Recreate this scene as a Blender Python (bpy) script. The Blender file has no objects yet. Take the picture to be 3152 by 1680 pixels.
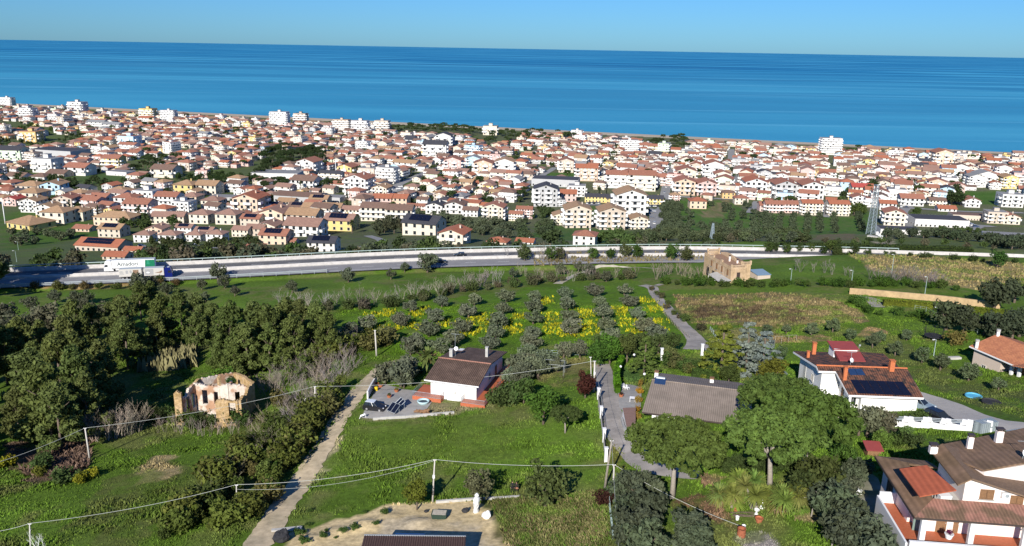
import bpy, bmesh, math, random
import numpy as np
from mathutils import Vector, Matrix, Euler
rad = math.radians
SC = bpy.context.scene
COL = SC.collection
# ---------------------------------------------------------------- camera
CAM_H = 132.0; FPX = 830.0; PITCH = rad(15.2); ROLL = rad(1.0)
cp, sp, cr, sr = math.cos(PITCH), math.sin(PITCH), math.cos(ROLL), math.sin(ROLL)
FW = np.array([0, cp, -sp]); UP0 = np.array([0, sp, cp]); XR = np.array([1.0, 0, 0])
CR_ = cr * XR + sr * UP0; CU_ = -sr * XR + cr * UP0
cam = bpy.data.cameras.new('camera'); camo = bpy.data.objects.new('camera', cam); COL.objects.link(camo)
M = Matrix(((CR_[0], CU_[0], -FW[0], 0), (CR_[1], CU_[1], -FW[1], 0), (CR_[2], CU_[2], -FW[2], CAM_H), (0, 0, 0, 1)))
camo.matrix_world = M
cam.sensor_fit = 'HORIZONTAL'; cam.sensor_width = 36.0; cam.lens = 36.0 * FPX / 1024
cam.clip_start = 1.0; cam.clip_end = 200000.0
SC.camera = camo
# ---------------------------------------------------------------- world, sun, exposure
SUN_EL, SUN_AZ = rad(28), rad(16)      # light travels towards +Y, a little to +X
W = bpy.data.worlds.new("World"); SC.world = W; W.use_nodes = True
nt = W.node_tree; bg = nt.nodes['Background']
sky = nt.nodes.new('ShaderNodeTexSky'); sky.sky_type = 'NISHITA'; sky.sun_disc = False
sky.sun_elevation = SUN_EL; sky.sun_rotation = math.pi + SUN_AZ
sky.altitude = 100; sky.air_density = 1.0; sky.dust_density = 0.2; sky.ozone_density = 3.0
skm = nt.nodes.new('ShaderNodeMix'); skm.data_type = 'RGBA'; skm.blend_type = 'MULTIPLY'; skm.inputs[0].default_value = 1
skm.inputs[7].default_value = (.20, .445, .82, 1); nt.links.new(sky.outputs[0], skm.inputs[6])   # cool white balance of the clear spring sky
nt.links.new(skm.outputs[2], bg.inputs[0]); bg.inputs[1].default_value = 0.1
sun = bpy.data.lights.new('sun', 'SUN'); suno = bpy.data.objects.new('sun', sun); COL.objects.link(suno)
sun.energy = 5.0; sun.angle = rad(0.5); sun.color = (1.0, 0.945, 0.86)
sd = Vector((math.sin(SUN_AZ) * math.cos(SUN_EL), math.cos(SUN_AZ) * math.cos(SUN_EL), -math.sin(SUN_EL)))
suno.rotation_euler = sd.to_track_quat('-Z', 'Y').to_euler()
suno.location = (-60, -40, 200)
SC.view_settings.view_transform = 'Standard'; SC.view_settings.look = 'None'
SC.view_settings.exposure = 0.45; SC.view_settings.gamma = 1.0
try:
    SC.cycles.max_bounces = 5; SC.cycles.diffuse_bounces = 2; SC.cycles.transparent_max_bounces = 4
    SC.cycles.use_denoising = True
except Exception: pass
# ---------------------------------------------------------------- helpers
def tag(o, label=None, cat=None, group=None, kind=None):
    if label: o['label'] = label
    if cat: o['category'] = cat
    if group: o['group'] = group
    if kind: o['kind'] = kind
    return o
def empty(name, loc, rz=0.0, label=None, cat=None, group=None):
    o = bpy.data.objects.new(name, None); COL.objects.link(o); o.empty_display_size = 0.3
    o.location = loc; o.rotation_euler = (0, 0, rz)
    return tag(o, label, cat, group)
def new_obj(name, mesh, parent=None, loc=None, rz=None, color=None):
    o = bpy.data.objects.new(name, mesh); COL.objects.link(o)
    if parent is not None: o.parent = parent
    if loc is not None: o.location = loc
    if rz is not None: o.rotation_euler = (0, 0, rz)
    if color is not None: o.color = (*color[:3], 1)
    return o
class MB:
    def __init__(s): s.v = []; s.f = []; s.m = []
    def face(s, pts, m=0):
        n = len(s.v); s.v += [tuple(p) for p in pts]; s.f.append(tuple(range(n, n + len(pts)))); s.m.append(m)
    def box(s, c, d, rz=0.0, m=0, M=None):
        x, y, z = d[0] / 2, d[1] / 2, d[2] / 2; n = len(s.v)
        P = [(-x, -y, -z), (x, -y, -z), (x, y, -z), (-x, y, -z), (-x, -y, z), (x, -y, z), (x, y, z), (-x, y, z)]
        a, b = math.cos(rz), math.sin(rz)
        for p in P:
            if M is not None:
                q = M @ Vector(p); s.v.append((q.x + c[0], q.y + c[1], q.z + c[2]))
            else: s.v.append((c[0] + a * p[0] - b * p[1], c[1] + b * p[0] + a * p[1], c[2] + p[2]))
        for f in ((0, 3, 2, 1), (4, 5, 6, 7), (0, 1, 5, 4), (1, 2, 6, 5), (2, 3, 7, 6), (3, 0, 4, 7)):
            s.f.append(tuple(n + i for i in f)); s.m.append(m)
    def box2(s, a, b, m=0):
        s.box([(a[i] + b[i]) / 2 for i in range(3)], [abs(b[i] - a[i]) for i in range(3)], 0, m)
    def prism(s, poly, z0, z1, m=0, cap=True):
        k = len(poly); n = len(s.v)
        def zz(z, i): return z[i] if isinstance(z, (list, tuple)) else z
        for i, p in enumerate(poly): s.v.append((p[0], p[1], zz(z0, i)))
        for i, p in enumerate(poly): s.v.append((p[0], p[1], zz(z1, i)))
        for i in range(k):
            j = (i + 1) % k; s.f.append((n + i, n + j, n + k + j, n + k + i)); s.m.append(m)
        if cap:
            s.f.append(tuple(n + k + i for i in range(k))); s.m.append(m)
            s.f.append(tuple(n + i for i in reversed(range(k)))); s.m.append(m)
    def extr(s, prof, axis, a, b, m=0):
        """profile (list of 2-D points) extruded along axis 0 (x) or 1 (y) from a to b"""
        k = len(prof); n = len(s.v)
        for t in (a, b):
            for p in prof: s.v.append((t, p[0], p[1]) if axis == 0 else (p[0], t, p[1]))
        for i in range(k):
            j = (i + 1) % k; s.f.append((n + i, n + j, n + k + j, n + k + i)); s.m.append(m)
        s.f.append(tuple(n + i for i in range(k))); s.m.append(m)
        s.f.append(tuple(n + k + i for i in reversed(range(k)))); s.m.append(m)
    def tube(s, pts, r, k=6, m=0, cap=True):
        pts = [Vector(p) for p in pts]; n0 = len(s.v)
        if not isinstance(r, (list, tuple)): r = [r] * len(pts)
        for i, p in enumerate(pts):
            d = (pts[min(i + 1, len(pts) - 1)] - pts[max(i - 1, 0)])
            if d.length < 1e-9: d = Vector((0, 0, 1))
            d.normalize(); u = d.cross(Vector((0, 0, 1)) if abs(d.z) < .95 else Vector((1, 0, 0))).normalized(); w = d.cross(u)
            for j in range(k):
                a = 2 * math.pi * j / k; q = p + (u * math.cos(a) + w * math.sin(a)) * r[i]; s.v.append((q.x, q.y, q.z))
        for i in range(len(pts) - 1):
            for j in range(k):
                a = n0 + i * k + j; b = n0 + i * k + (j + 1) % k; s.f.append((a, b, b + k, a + k)); s.m.append(m)
        if cap and k > 2:
            s.f.append(tuple(n0 + j for j in reversed(range(k)))); s.m.append(m)
            e = n0 + (len(pts) - 1) * k; s.f.append(tuple(e + j for j in range(k))); s.m.append(m)
    def lathe(s, prof, c=(0, 0, 0), k=12, m=0):
        s.tube([(c[0], c[1], c[2] + z) for r, z in prof], [max(r, .001) for r, z in prof], k, m) if all(abs(prof[i][1]-prof[i+1][1])>1e-6 for i in range(len(prof)-1)) else s._lathe(prof, c, k, m)
    def _lathe(s, prof, c, k, m):
        n0 = len(s.v)
        for r, z in prof:
            for j in range(k):
                a = 2 * math.pi * j / k; s.v.append((c[0] + r * math.cos(a), c[1] + r * math.sin(a), c[2] + z))
        for i in range(len(prof) - 1):
            for j in range(k):
                a = n0 + i * k + j; b = n0 + i * k + (j + 1) % k; s.f.append((a, b, b + k, a + k)); s.m.append(m)
    def ball(s, c, r, m=0, nu=8, nv=5):
        if not isinstance(r, (tuple, list)): r = (r, r, r)
        n0 = len(s.v); s.v.append((c[0], c[1], c[2] - r[2]))
        for i in range(1, nv):
            ph = -math.pi / 2 + math.pi * i / nv
            for j in range(nu):
                th = 2 * math.pi * j / nu
                s.v.append((c[0] + r[0] * math.cos(ph) * math.cos(th), c[1] + r[1] * math.cos(ph) * math.sin(th), c[2] + r[2] * math.sin(ph)))
        s.v.append((c[0], c[1], c[2] + r[2])); top = len(s.v) - 1
        for j in range(nu):
            s.f.append((n0, n0 + 1 + (j + 1) % nu, n0 + 1 + j)); s.m.append(m)
            e = n0 + 1 + (nv - 2) * nu; s.f.append((e + j, e + (j + 1) % nu, top)); s.m.append(m)
        for i in range(nv - 2):
            for j in range(nu):
                a = n0 + 1 + i * nu + j; b = n0 + 1 + i * nu + (j + 1) % nu; s.f.append((a, b, b + nu, a + nu)); s.m.append(m)
    def mesh(s, name, mats, smooth=False):
        me = bpy.data.meshes.new(name); me.from_pydata(s.v, [], s.f)
        for mm in (mats if isinstance(mats, (list, tuple)) else [mats]): me.materials.append(mm)
        me.polygons.foreach_set('material_index', s.m)
        if smooth: me.polygons.foreach_set('use_smooth', [True] * len(s.f))
        me.update(); return me
    def build(s, name, mats, parent=None, loc=None, rz=None, smooth=False, color=None):
        return new_obj(name, s.mesh(name, mats, smooth), parent, loc, rz, color)
def np_mesh(name, verts, faces, mat, k=4, colors=None, smooth=False):
    """fast mesh from arrays; faces (n,k)"""
    me = bpy.data.meshes.new(name); nv, nf = len(verts), len(faces)
    me.vertices.add(nv); me.vertices.foreach_set('co', np.asarray(verts, np.float32).ravel())
    me.loops.add(nf * k); me.loops.foreach_set('vertex_index', np.asarray(faces, np.int32).ravel())
    me.polygons.add(nf); me.polygons.foreach_set('loop_start', np.arange(0, nf * k, k, dtype=np.int32))
    try: me.polygons.foreach_set('loop_total', np.full(nf, k, np.int32))
    except Exception: pass
    if smooth: me.polygons.foreach_set('use_smooth', np.ones(nf, bool))
    if colors is not None:
        at = me.attributes.new('tint', 'FLOAT_COLOR', 'POINT')
        c = np.ones((nv, 4), np.float32); c[:, :3] = colors; at.data.foreach_set('color', c.ravel())
    for mm in (mat if isinstance(mat, (list, tuple)) else [mat]): me.materials.append(mm)
    me.update(calc_edges=True); return me
# ---------------------------------------------------------------- materials
def mat(name, col=(.5, .5, .5), rough=.8, noise=0.0, scale=3.0, bump=0.0, spec=.3, metal=0.0, tint=None, wave=None, wave_amt=.3, wave_axis='X', col2=None, detail=5.0, trans=0.0, world=False, thr=None):
    """col: base colour. tint: None, 'object' (object colour) or 'attr' (vertex attribute). wave: bands per metre."""
    m = bpy.data.materials.new(name); m.use_nodes = True; N = m.node_tree.nodes; L = m.node_tree.links
    b = N['Principled BSDF']; b.inputs['Roughness'].default_value = rough; b.inputs['Metallic'].default_value = metal
    b.inputs['Specular IOR Level'].default_value = spec
    if tint == 'object': c = N.new('ShaderNodeObjectInfo').outputs['Color']
    elif tint == 'attr':
        a = N.new('ShaderNodeAttribute'); a.attribute_name = 'tint'; c = a.outputs['Color']
    else:
        r = N.new('ShaderNodeRGB'); r.outputs[0].default_value = (*col, 1); c = r.outputs[0]
    if world: co = N.new('ShaderNodeNewGeometry').outputs['Position']
    else: co = N.new('ShaderNodeTexCoord').outputs['Object']
    nz = None
    if noise > 0 or bump > 0 or col2:
        nz = N.new('ShaderNodeTexNoise'); nz.inputs['Scale'].default_value = scale; nz.inputs['Detail'].default_value = detail; nz.inputs['Roughness'].default_value = .65
        L.new(co, nz.inputs['Vector'])
    if col2:
        rp = N.new('ShaderNodeValToRGB'); t = thr or (.42, .62); rp.color_ramp.elements[0].position = t[0]; rp.color_ramp.elements[1].position = t[1]
        n2 = N.new('ShaderNodeTexNoise'); n2.inputs['Scale'].default_value = scale * .35; n2.inputs['Detail'].default_value = 6; L.new(co, n2.inputs['Vector'])
        L.new(n2.outputs[0], rp.inputs[0])
        mx = N.new('ShaderNodeMix'); mx.data_type = 'RGBA'; L.new(rp.outputs[0], mx.inputs[0]); L.new(c, mx.inputs[6]); mx.inputs[7].default_value = (*col2, 1); c = mx.outputs[2]
    if noise > 0:
        mr = N.new('ShaderNodeMapRange'); mr.inputs[1].default_value = .25; mr.inputs[2].default_value = .75; mr.inputs[3].default_value = 1 - noise; mr.inputs[4].default_value = 1 + noise
        L.new(nz.outputs[0], mr.inputs[0])
        mx = N.new('ShaderNodeMix'); mx.data_type = 'RGBA'; mx.blend_type = 'MULTIPLY'; mx.inputs[0].default_value = 1
        L.new(c, mx.inputs[6]); L.new(mr.outputs[0], mx.inputs[7]); c = mx.outputs[2]
    bh = None
    if wave:
        w = N.new('ShaderNodeTexWave'); w.wave_type = 'BANDS'; w.bands_direction = wave_axis; w.wave_profile = 'SIN'
        w.inputs['Scale'].default_value = wave / 3.18 ; w.inputs['Distortion'].default_value = 0.15; L.new(co, w.inputs['Vector'])
        mr = N.new('ShaderNodeMapRange'); mr.inputs[3].default_value = 1 - wave_amt; mr.inputs[4].default_value = 1 + wave_amt * .5; L.new(w.outputs[1], mr.inputs[0])
        mx = N.new('ShaderNodeMix'); mx.data_type = 'RGBA'; mx.blend_type = 'MULTIPLY'; mx.inputs[0].default_value = 1
        L.new(c, mx.inputs[6]); L.new(mr.outputs[0], mx.inputs[7]); c = mx.outputs[2]; bh = w.outputs[1]
    if bump > 0:
        bp = N.new('ShaderNodeBump'); bp.inputs['Strength'].default_value = min(1, bump); bp.inputs['Distance'].default_value = .15
        L.new(bh if bh is not None else nz.outputs[0], bp.inputs['Height']); L.new(bp.outputs[0], b.inputs['Normal'])
    L.new(c, b.inputs['Base Color'])
    if trans > 0:
        tr = N.new('ShaderNodeBsdfTranslucent'); L.new(c, tr.inputs[0]); ms = N.new('ShaderNodeMixShader'); ms.inputs[0].default_value = trans
        L.new(b.outputs[0], ms.inputs[1]); L.new(tr.outputs[0], ms.inputs[2]); L.new(ms.outputs[0], N['Material Output'].inputs[0])
    return m
MT = {}
MT['leaf'] = mat('foliage', rough=.75, noise=.5, scale=.9, spec=.15, tint='object', trans=.3, detail=3)
MT['leaf_far'] = mat('foliage_far', rough=.8, noise=.45, scale=.25, spec=.1, tint='attr', world=True, detail=3)
MT['bark'] = mat('bark', (.13, .10, .075), .9, .4, 4, .4)
MT['barkpale'] = mat('bark_pale', (.27, .24, .20), .9, .3, 4, .2)
MT['twig'] = mat('twig', rough=.9, noise=.25, scale=2, tint='object')
MT['concrete'] = mat('concrete', (.42, .41, .38), .85, .22, 1.2, .1)
MT['wallwhite'] = mat('white_render', (.80, .79, .77), .85, .10, .7, col2=(.70, .68, .63), thr=(.5, .75))
MT['twall'] = mat('town_render', rough=.85, noise=.08, scale=.6, tint='object')
MT['troof'] = mat('town_tiles', rough=.85, noise=.28, scale=1.1, tint='object', wave=1.6, wave_amt=.18)
MT['fwall'] = mat('far_render', rough=.85, noise=.06, scale=.3, tint='attr', world=True)
MT['white'] = mat('white_paint', (.78, .78, .76), .6, .05, 2)
MT['glass'] = mat('window_glass', (.02, .025, .03), .12, .0, spec=.6)
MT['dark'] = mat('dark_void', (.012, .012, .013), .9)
MT['frame'] = mat('window_frame', (.55, .54, .50), .6)
MT['shutter'] = mat('shutter', (.16, .22, .19), .7, .15, 6)
MT['brownwood'] = mat('brown_wood', (.22, .12, .06), .7, .25, 6)
MT['pv'] = mat('solar_cell', (.008, .010, .022), .18, .25, 2.5, spec=.5)
MT['pvblue'] = mat('solar_cell_blue', (.02, .045, .11), .18, .2, 2.5, spec=.5)
MT['metal'] = mat('galvanised', (.38, .42, .44), .5, .12, 4, metal=.3)
MT['blackmetal'] = mat('black_metal', (.02, .02, .022), .5)
MT['tower'] = mat('tower_steel', (.20, .25, .28), .6, .1, 2)
MT['terracotta'] = mat('terracotta', (.38, .13, .06), .8, .2, 4)
MT['redtile'] = mat('red_floor_tile', (.42, .12, .055), .6, .18, 5)
MT['rubber'] = mat('rubber', (.015, .015, .016), .8)
MT['rim'] = mat('wheel_rim', (.45, .45, .46), .35, metal=.6)
MT['headlamp'] = mat('headlamp_glass', (.75, .76, .78), .15, spec=.6)
MT['taillamp'] = mat('taillamp_glass', (.35, .02, .02), .2, spec=.6)
MT['paint'] = mat('car_paint', rough=.25, tint='object', spec=.6)
MT['asphalt'] = mat('asphalt', (.135, .135, .14), .9, .22, .7, .05, world=True)
MT['pole'] = mat('pole_concrete', (.50, .47, .42), .85, .12, 2)
MT['wire'] = mat('wire_sheath', (.42, .44, .40), .6)
MT['plasticw'] = mat('white_plastic', (.80, .80, .80), .45)
MT['skin'] = mat('skin', (.50, .30, .21), .6)
MT['cloth'] = mat('dark_cloth', (.018, .018, .021), .9, .2, 20)
MT['hair'] = mat('dark_hair', (.02, .014, .01), .7)
# ---------------------------------------------------------------- photo pixels -> rays (only used to find where things stand on the ground)
CROP = dict(A=(0, 250), B=(800, 250), C=(1600, 350), D=(2352, 350), E=(0, 780), F=(0, 1080), G=(800, 1080), H=(800, 780), I=(1600, 780), J=(2352, 780), K=(1600, 1080), L=(2352, 1080))
SM = dict(a=(1100, 1030, 520 / 2550), b=(2400, 1040, 520 / 2550), c=(2640, 1300, 512 / 1850), d=(2120, 730, 320 / 2576), e=(290, 780, 320 / 2576), f=(500, 1110, 400 / 2288), g=(2600, 530, 300 / 1648), h=(840, 1540, 740 / 2576),
          p=(1440, 1400, 320 / 2197), q=(1780, 1180, 280 / 1747), r=(2180, 1430, 420 / 2307), s=(1800, 1060, 700 / 2576), t=(2840, 900, 312 / 1428), u=(1400, 860, 400 / 2496), v=(1700, 600, 380 / 2576), w=(200, 640, 520 / 2576))
def topx(c, zx, zy):
    if c == 'T': x, y = zx * 3152 / 2576, zy * 3152 / 2576
    elif c in SM: o = SM[c]; x, y = o[0] + zx * o[2], o[1] + zy * o[2]
    else: o = CROP[c]; x, y = o[0] + zx * 600 / 1373, o[1] + zy * 600 / 1373
    return x * 1024 / 3152, y * 1024 / 3152
def ray(c, zx, zy):
    x, y = topx(c, zx, zy); d = FW + CR_ * ((x - 512) / FPX) - CU_ * ((y - 273) / FPX); return d / np.linalg.norm(d)
def pz(c, zx, zy, z):
    d = ray(c, zx, zy); t = (z - CAM_H) / d[2]; return Vector((d[0] * t, d[1] * t, z))
def project(X, Y, Z):
    v = np.stack([X, Y, Z - CAM_H], -1); zc = v @ FW
    zc = np.where(zc < .1, .1, zc)
    return 512 + FPX * (v @ CR_) / zc, 273 - FPX * (v @ CU_) / zc, zc
# ---------------------------------------------------------------- terrain
ANCH = [('T', 0, 1373, 61), ('T', 300, 1300, 61), ('T', 60, 1180, 64), ('T', 350, 1120, 65), ('T', 544, 1085, 66), ('T', 200, 900, 70), ('T', 60, 760, 73), ('T', 500, 780, 73), ('T', 300, 730, 75), ('T', 850, 740, 72),
        ('T', 760, 1200, 61), ('G', 470, 650, 60.5), ('G', 800, 200, 62), ('H', 800, 1080, 60), ('H', 1250, 1000, 60), ('H', 1400, 1080, 60), ('H', 1000, 450, 67), ('T', 1300, 780, 67.5), ('T', 1700, 740, 69), ('T', 1000, 780, 70),
        ('G', 1000, 500, 60), ('G', 1400, 700, 59.5), ('T', 1090, 1372, 58), ('T', 1300, 1280, 58), ('K', 300, 1100, 57), ('I', 300, 900, 60), ('I', 690, 1000, 57), ('K', 740, 640, 55.5), ('K', 1000, 850, 54.5), ('I', 600, 600, 63), ('I', 1240, 650, 62),
        ('K', 900, 1372, 53), ('K', 1700, 1200, 51.5), ('L', 500, 1372, 50), ('L', 1300, 1320, 47.5), ('L', 700, 900, 50), ('L', 1600, 600, 51), ('J', 830, 1130, 54.5), ('J', 1240, 1180, 52.5), ('J', 1750, 1240, 50), ('J', 1640, 880, 57), ('J', 1000, 900, 57.5), ('J', 300, 620, 61),
        ('T', 1900, 780, 65), ('T', 2500, 780, 62), ('T', 2150, 740, 64.5), ('T', 1850, 705, 69), ('J', 1200, 130, 66), ('T', 2576, 700, 68), ('T', 2576, 860, 58), ('d', 800, 1080, 69)]
RC = [('T', 0, 702), ('T', 500, 682), ('T', 1000, 656), ('T', 1280, 648), ('T', 1700, 641), ('T', 2200, 650), ('T', 2576, 662)]
ROADZ = CAM_H - 75
rpts = [pz(*q, ROADZ) for q in RC]
RX = np.array([-900, -400] + [p.x for p in rpts] + [450, 900]); RY = np.array([60, 200] + [p.y for p in rpts] + [285, 210])
def _sm(x):
    return (np.interp(x - 25, RX, RY) + np.interp(x, RX, RY) * 2 + np.interp(x + 25, RX, RY) + np.interp(x - 12, RX, RY) * 2 + np.interp(x + 12, RX, RY) * 2) / 8
def yroad(x): return _sm(x)
AP = [pz(c, a, b, CAM_H - D) for c, a, b, D in ANCH]
for x_ in (-260, -200, -140, -80, -20, 40, 100, 160, 220, 280): AP.append(Vector((x_, float(yroad(np.array(x_))) - 13.4, ROADZ + float(np.interp(x_, [50, 100, 140, 220], [-1.2, 3.2, 5.2, 5.8])))))
AP += [Vector((-220, 90, 74)), Vector((-220, 180, 66)), Vector((180, 90, 86)), Vector((220, 180, 74)), Vector((0, 30, 80)), Vector((120, 30, 92)), Vector((-120, 30, 78))]
AX = np.array([[p.x, p.y] for p in AP]) / 100; AZ = np.array([p.z for p in AP])
def _k(r2): return np.where(r2 > 1e-12, r2 * np.log(np.maximum(r2, 1e-12)), 0)
_n = len(AX); _A = np.zeros((_n + 3, _n + 3)); _d2 = ((AX[:, None] - AX[None]) ** 2).sum(-1)
_A[:_n, :_n] = _k(_d2) + .012 * np.eye(_n); _A[:_n, _n] = 1; _A[:_n, _n + 1:] = AX; _A[_n, :_n] = 1; _A[_n + 1:, :_n] = AX.T
_w = np.linalg.solve(_A, np.concatenate([AZ, [0, 0, 0]]))
SH0 = np.array(pz('T', 1288, 335, 0))[:2]; SHA = np.array(pz('T', 0, 258, 0))[:2]; SHB = np.array(pz('T', 2576, 385, 0))[:2]
def shore_t(x, y):
    """metres inland from the shoreline (negative = out at sea)"""
    e = (SHB - SHA) / np.linalg.norm(SHB - SHA); n = np.array([e[1], -e[0]])
    return (x - SHA[0]) * n[0] + (y - SHA[1]) * n[1]
SHE = (SHB - SHA) / np.linalg.norm(SHB - SHA); SHN = np.array([SHE[1], -SHE[0]])
def sst(a, b, x):
    t = np.clip((x - a) / (b - a), 0, 1); return t * t * (3 - 2 * t)
HEAPS = [(*pz('h', hx, hy, 74.2)[:2], hr, ha) for hx, hy, hr, ha in ((985, 150, 1.7, .75), (1560, 170, 1.6, .6), (420, 290, 1.5, .45), (700, 210, 1.6, .5), (1240, 70, 1.5, .4), (2420, 250, 1.5, .6), (1000, 300, 1.2, .25), (2250, 60, 1.2, .4))]
def terr(x, y):
    x = np.asarray(x, float); y = np.asarray(y, float); sh = x.shape; x = x.ravel(); y = y.ravel()
    xc = np.clip(x, -320, 320) / 100; yc = np.clip(y, 10, 400) / 100
    z = np.full(len(x), _w[_n]) + _w[_n + 1] * xc + _w[_n + 2] * yc
    for i in range(_n): z += _w[i] * _k((xc - AX[i, 0]) ** 2 + (yc - AX[i, 1]) ** 2)
    off = y - yroad(x)
    z = z + (ROADZ - .5 - z) * sst(-13.4, -11, off)
    prof = np.interp(off, [9.95, 11.2, 22, 58, 120, 220, 350, 600, 1000], [ROADZ - .5, ROADZ - 3.5, 51, 46.5, 36, 22, 14, 8, 3.5])
    pr2 = np.interp(off, [9.95, 11.2, 32, 60, 130, 220, 350, 600, 1000], [ROADZ - .5, ROADZ - .9, ROADZ - 2.2, 49.5, 36, 22, 14, 8, 3.5]); k2 = sst(78, 105, x); prof = prof * (1 - k2) + pr2 * k2
    t = shore_t(x, y)
    prof = np.minimum(prof, np.where(t > 45, 2.6 + (t - 45) * .066, t * .058))
    z = np.where(off > 9.95, prof, z)
    z += np.where(off < -14.5, .12 * np.sin(x * .21 + 1.3 * np.sin(y * .17)) * np.sin(y * .26 + x * .05), 0)
    for hx, hy, hr, ha in HEAPS: z += ha * np.exp(-(((x - hx) / hr) ** 2 + ((y - hy) / (hr * .75)) ** 2) ** 1.3)
    return z.reshape(sh)
def lines(a, b, step, lo, hi, g):
    L_ = list(np.arange(a, b + 1e-6, step)); s_ = step; q = L_[-1]
    while q < hi: s_ = min(s_ * g, 60); q += s_; L_.append(q)
    s_ = step; q = L_[0]; P_ = []
    while q > lo: s_ = min(s_ * g, 60); q -= s_; P_.append(q)
    return np.array(P_[::-1] + L_)
GX = lines(-150, 190, .85, -2600, 2200, 1.07)
GY = np.concatenate([lines(66, 352, .85, -150, 352, 1.1)[:-1], np.arange(353, 560, 3.0), np.arange(560, 2700, 9.0)])
XX, YY = np.meshgrid(GX, GY); ZZ = terr(XX, YY)
def gz(x, y):
    i = int(np.clip(np.searchsorted(GX, x) - 1, 0, len(GX) - 2)); j = int(np.clip(np.searchsorted(GY, y) - 1, 0, len(GY) - 2))
    u = (x - GX[i]) / (GX[i + 1] - GX[i]); v = (y - GY[j]) / (GY[j + 1] - GY[j])
    return float(ZZ[j, i] * (1 - u) * (1 - v) + ZZ[j, i + 1] * u * (1 - v) + ZZ[j + 1, i] * (1 - u) * v + ZZ[j + 1, i + 1] * u * v)
def gzv(x, y):
    i = np.clip(np.searchsorted(GX, x) - 1, 0, len(GX) - 2); j = np.clip(np.searchsorted(GY, y) - 1, 0, len(GY) - 2)
    u = (x - GX[i]) / (GX[i + 1] - GX[i]); v = (y - GY[j]) / (GY[j + 1] - GY[j])
    return ZZ[j, i] * (1 - u) * (1 - v) + ZZ[j, i + 1] * u * (1 - v) + ZZ[j + 1, i] * (1 - u) * v + ZZ[j + 1, i + 1] * u * v
TS = np.concatenate([np.arange(60, 420, .6), np.arange(420, 2600, 3)])
def G(c, zx, zy, h=0.0):
    """ground point seen at a photo pixel (or the point below something seen h metres above the ground)"""
    d = ray(c, zx, zy); P = np.array([0, 0, CAM_H]) + TS[:, None] * d
    below = P[:, 2] < gzv(P[:, 0], P[:, 1]) + h
    k = int(np.argmax(below)) if below.any() else len(TS) - 1
    a, b = TS[max(k - 1, 0)], TS[k]
    for _ in range(14):
        m = (a + b) / 2; q = d * m
        if CAM_H + q[2] < gz(q[0], q[1]) + h: b = m
        else: a = m
    q = d * b; return Vector((q[0], q[1], gz(q[0], q[1])))
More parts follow.
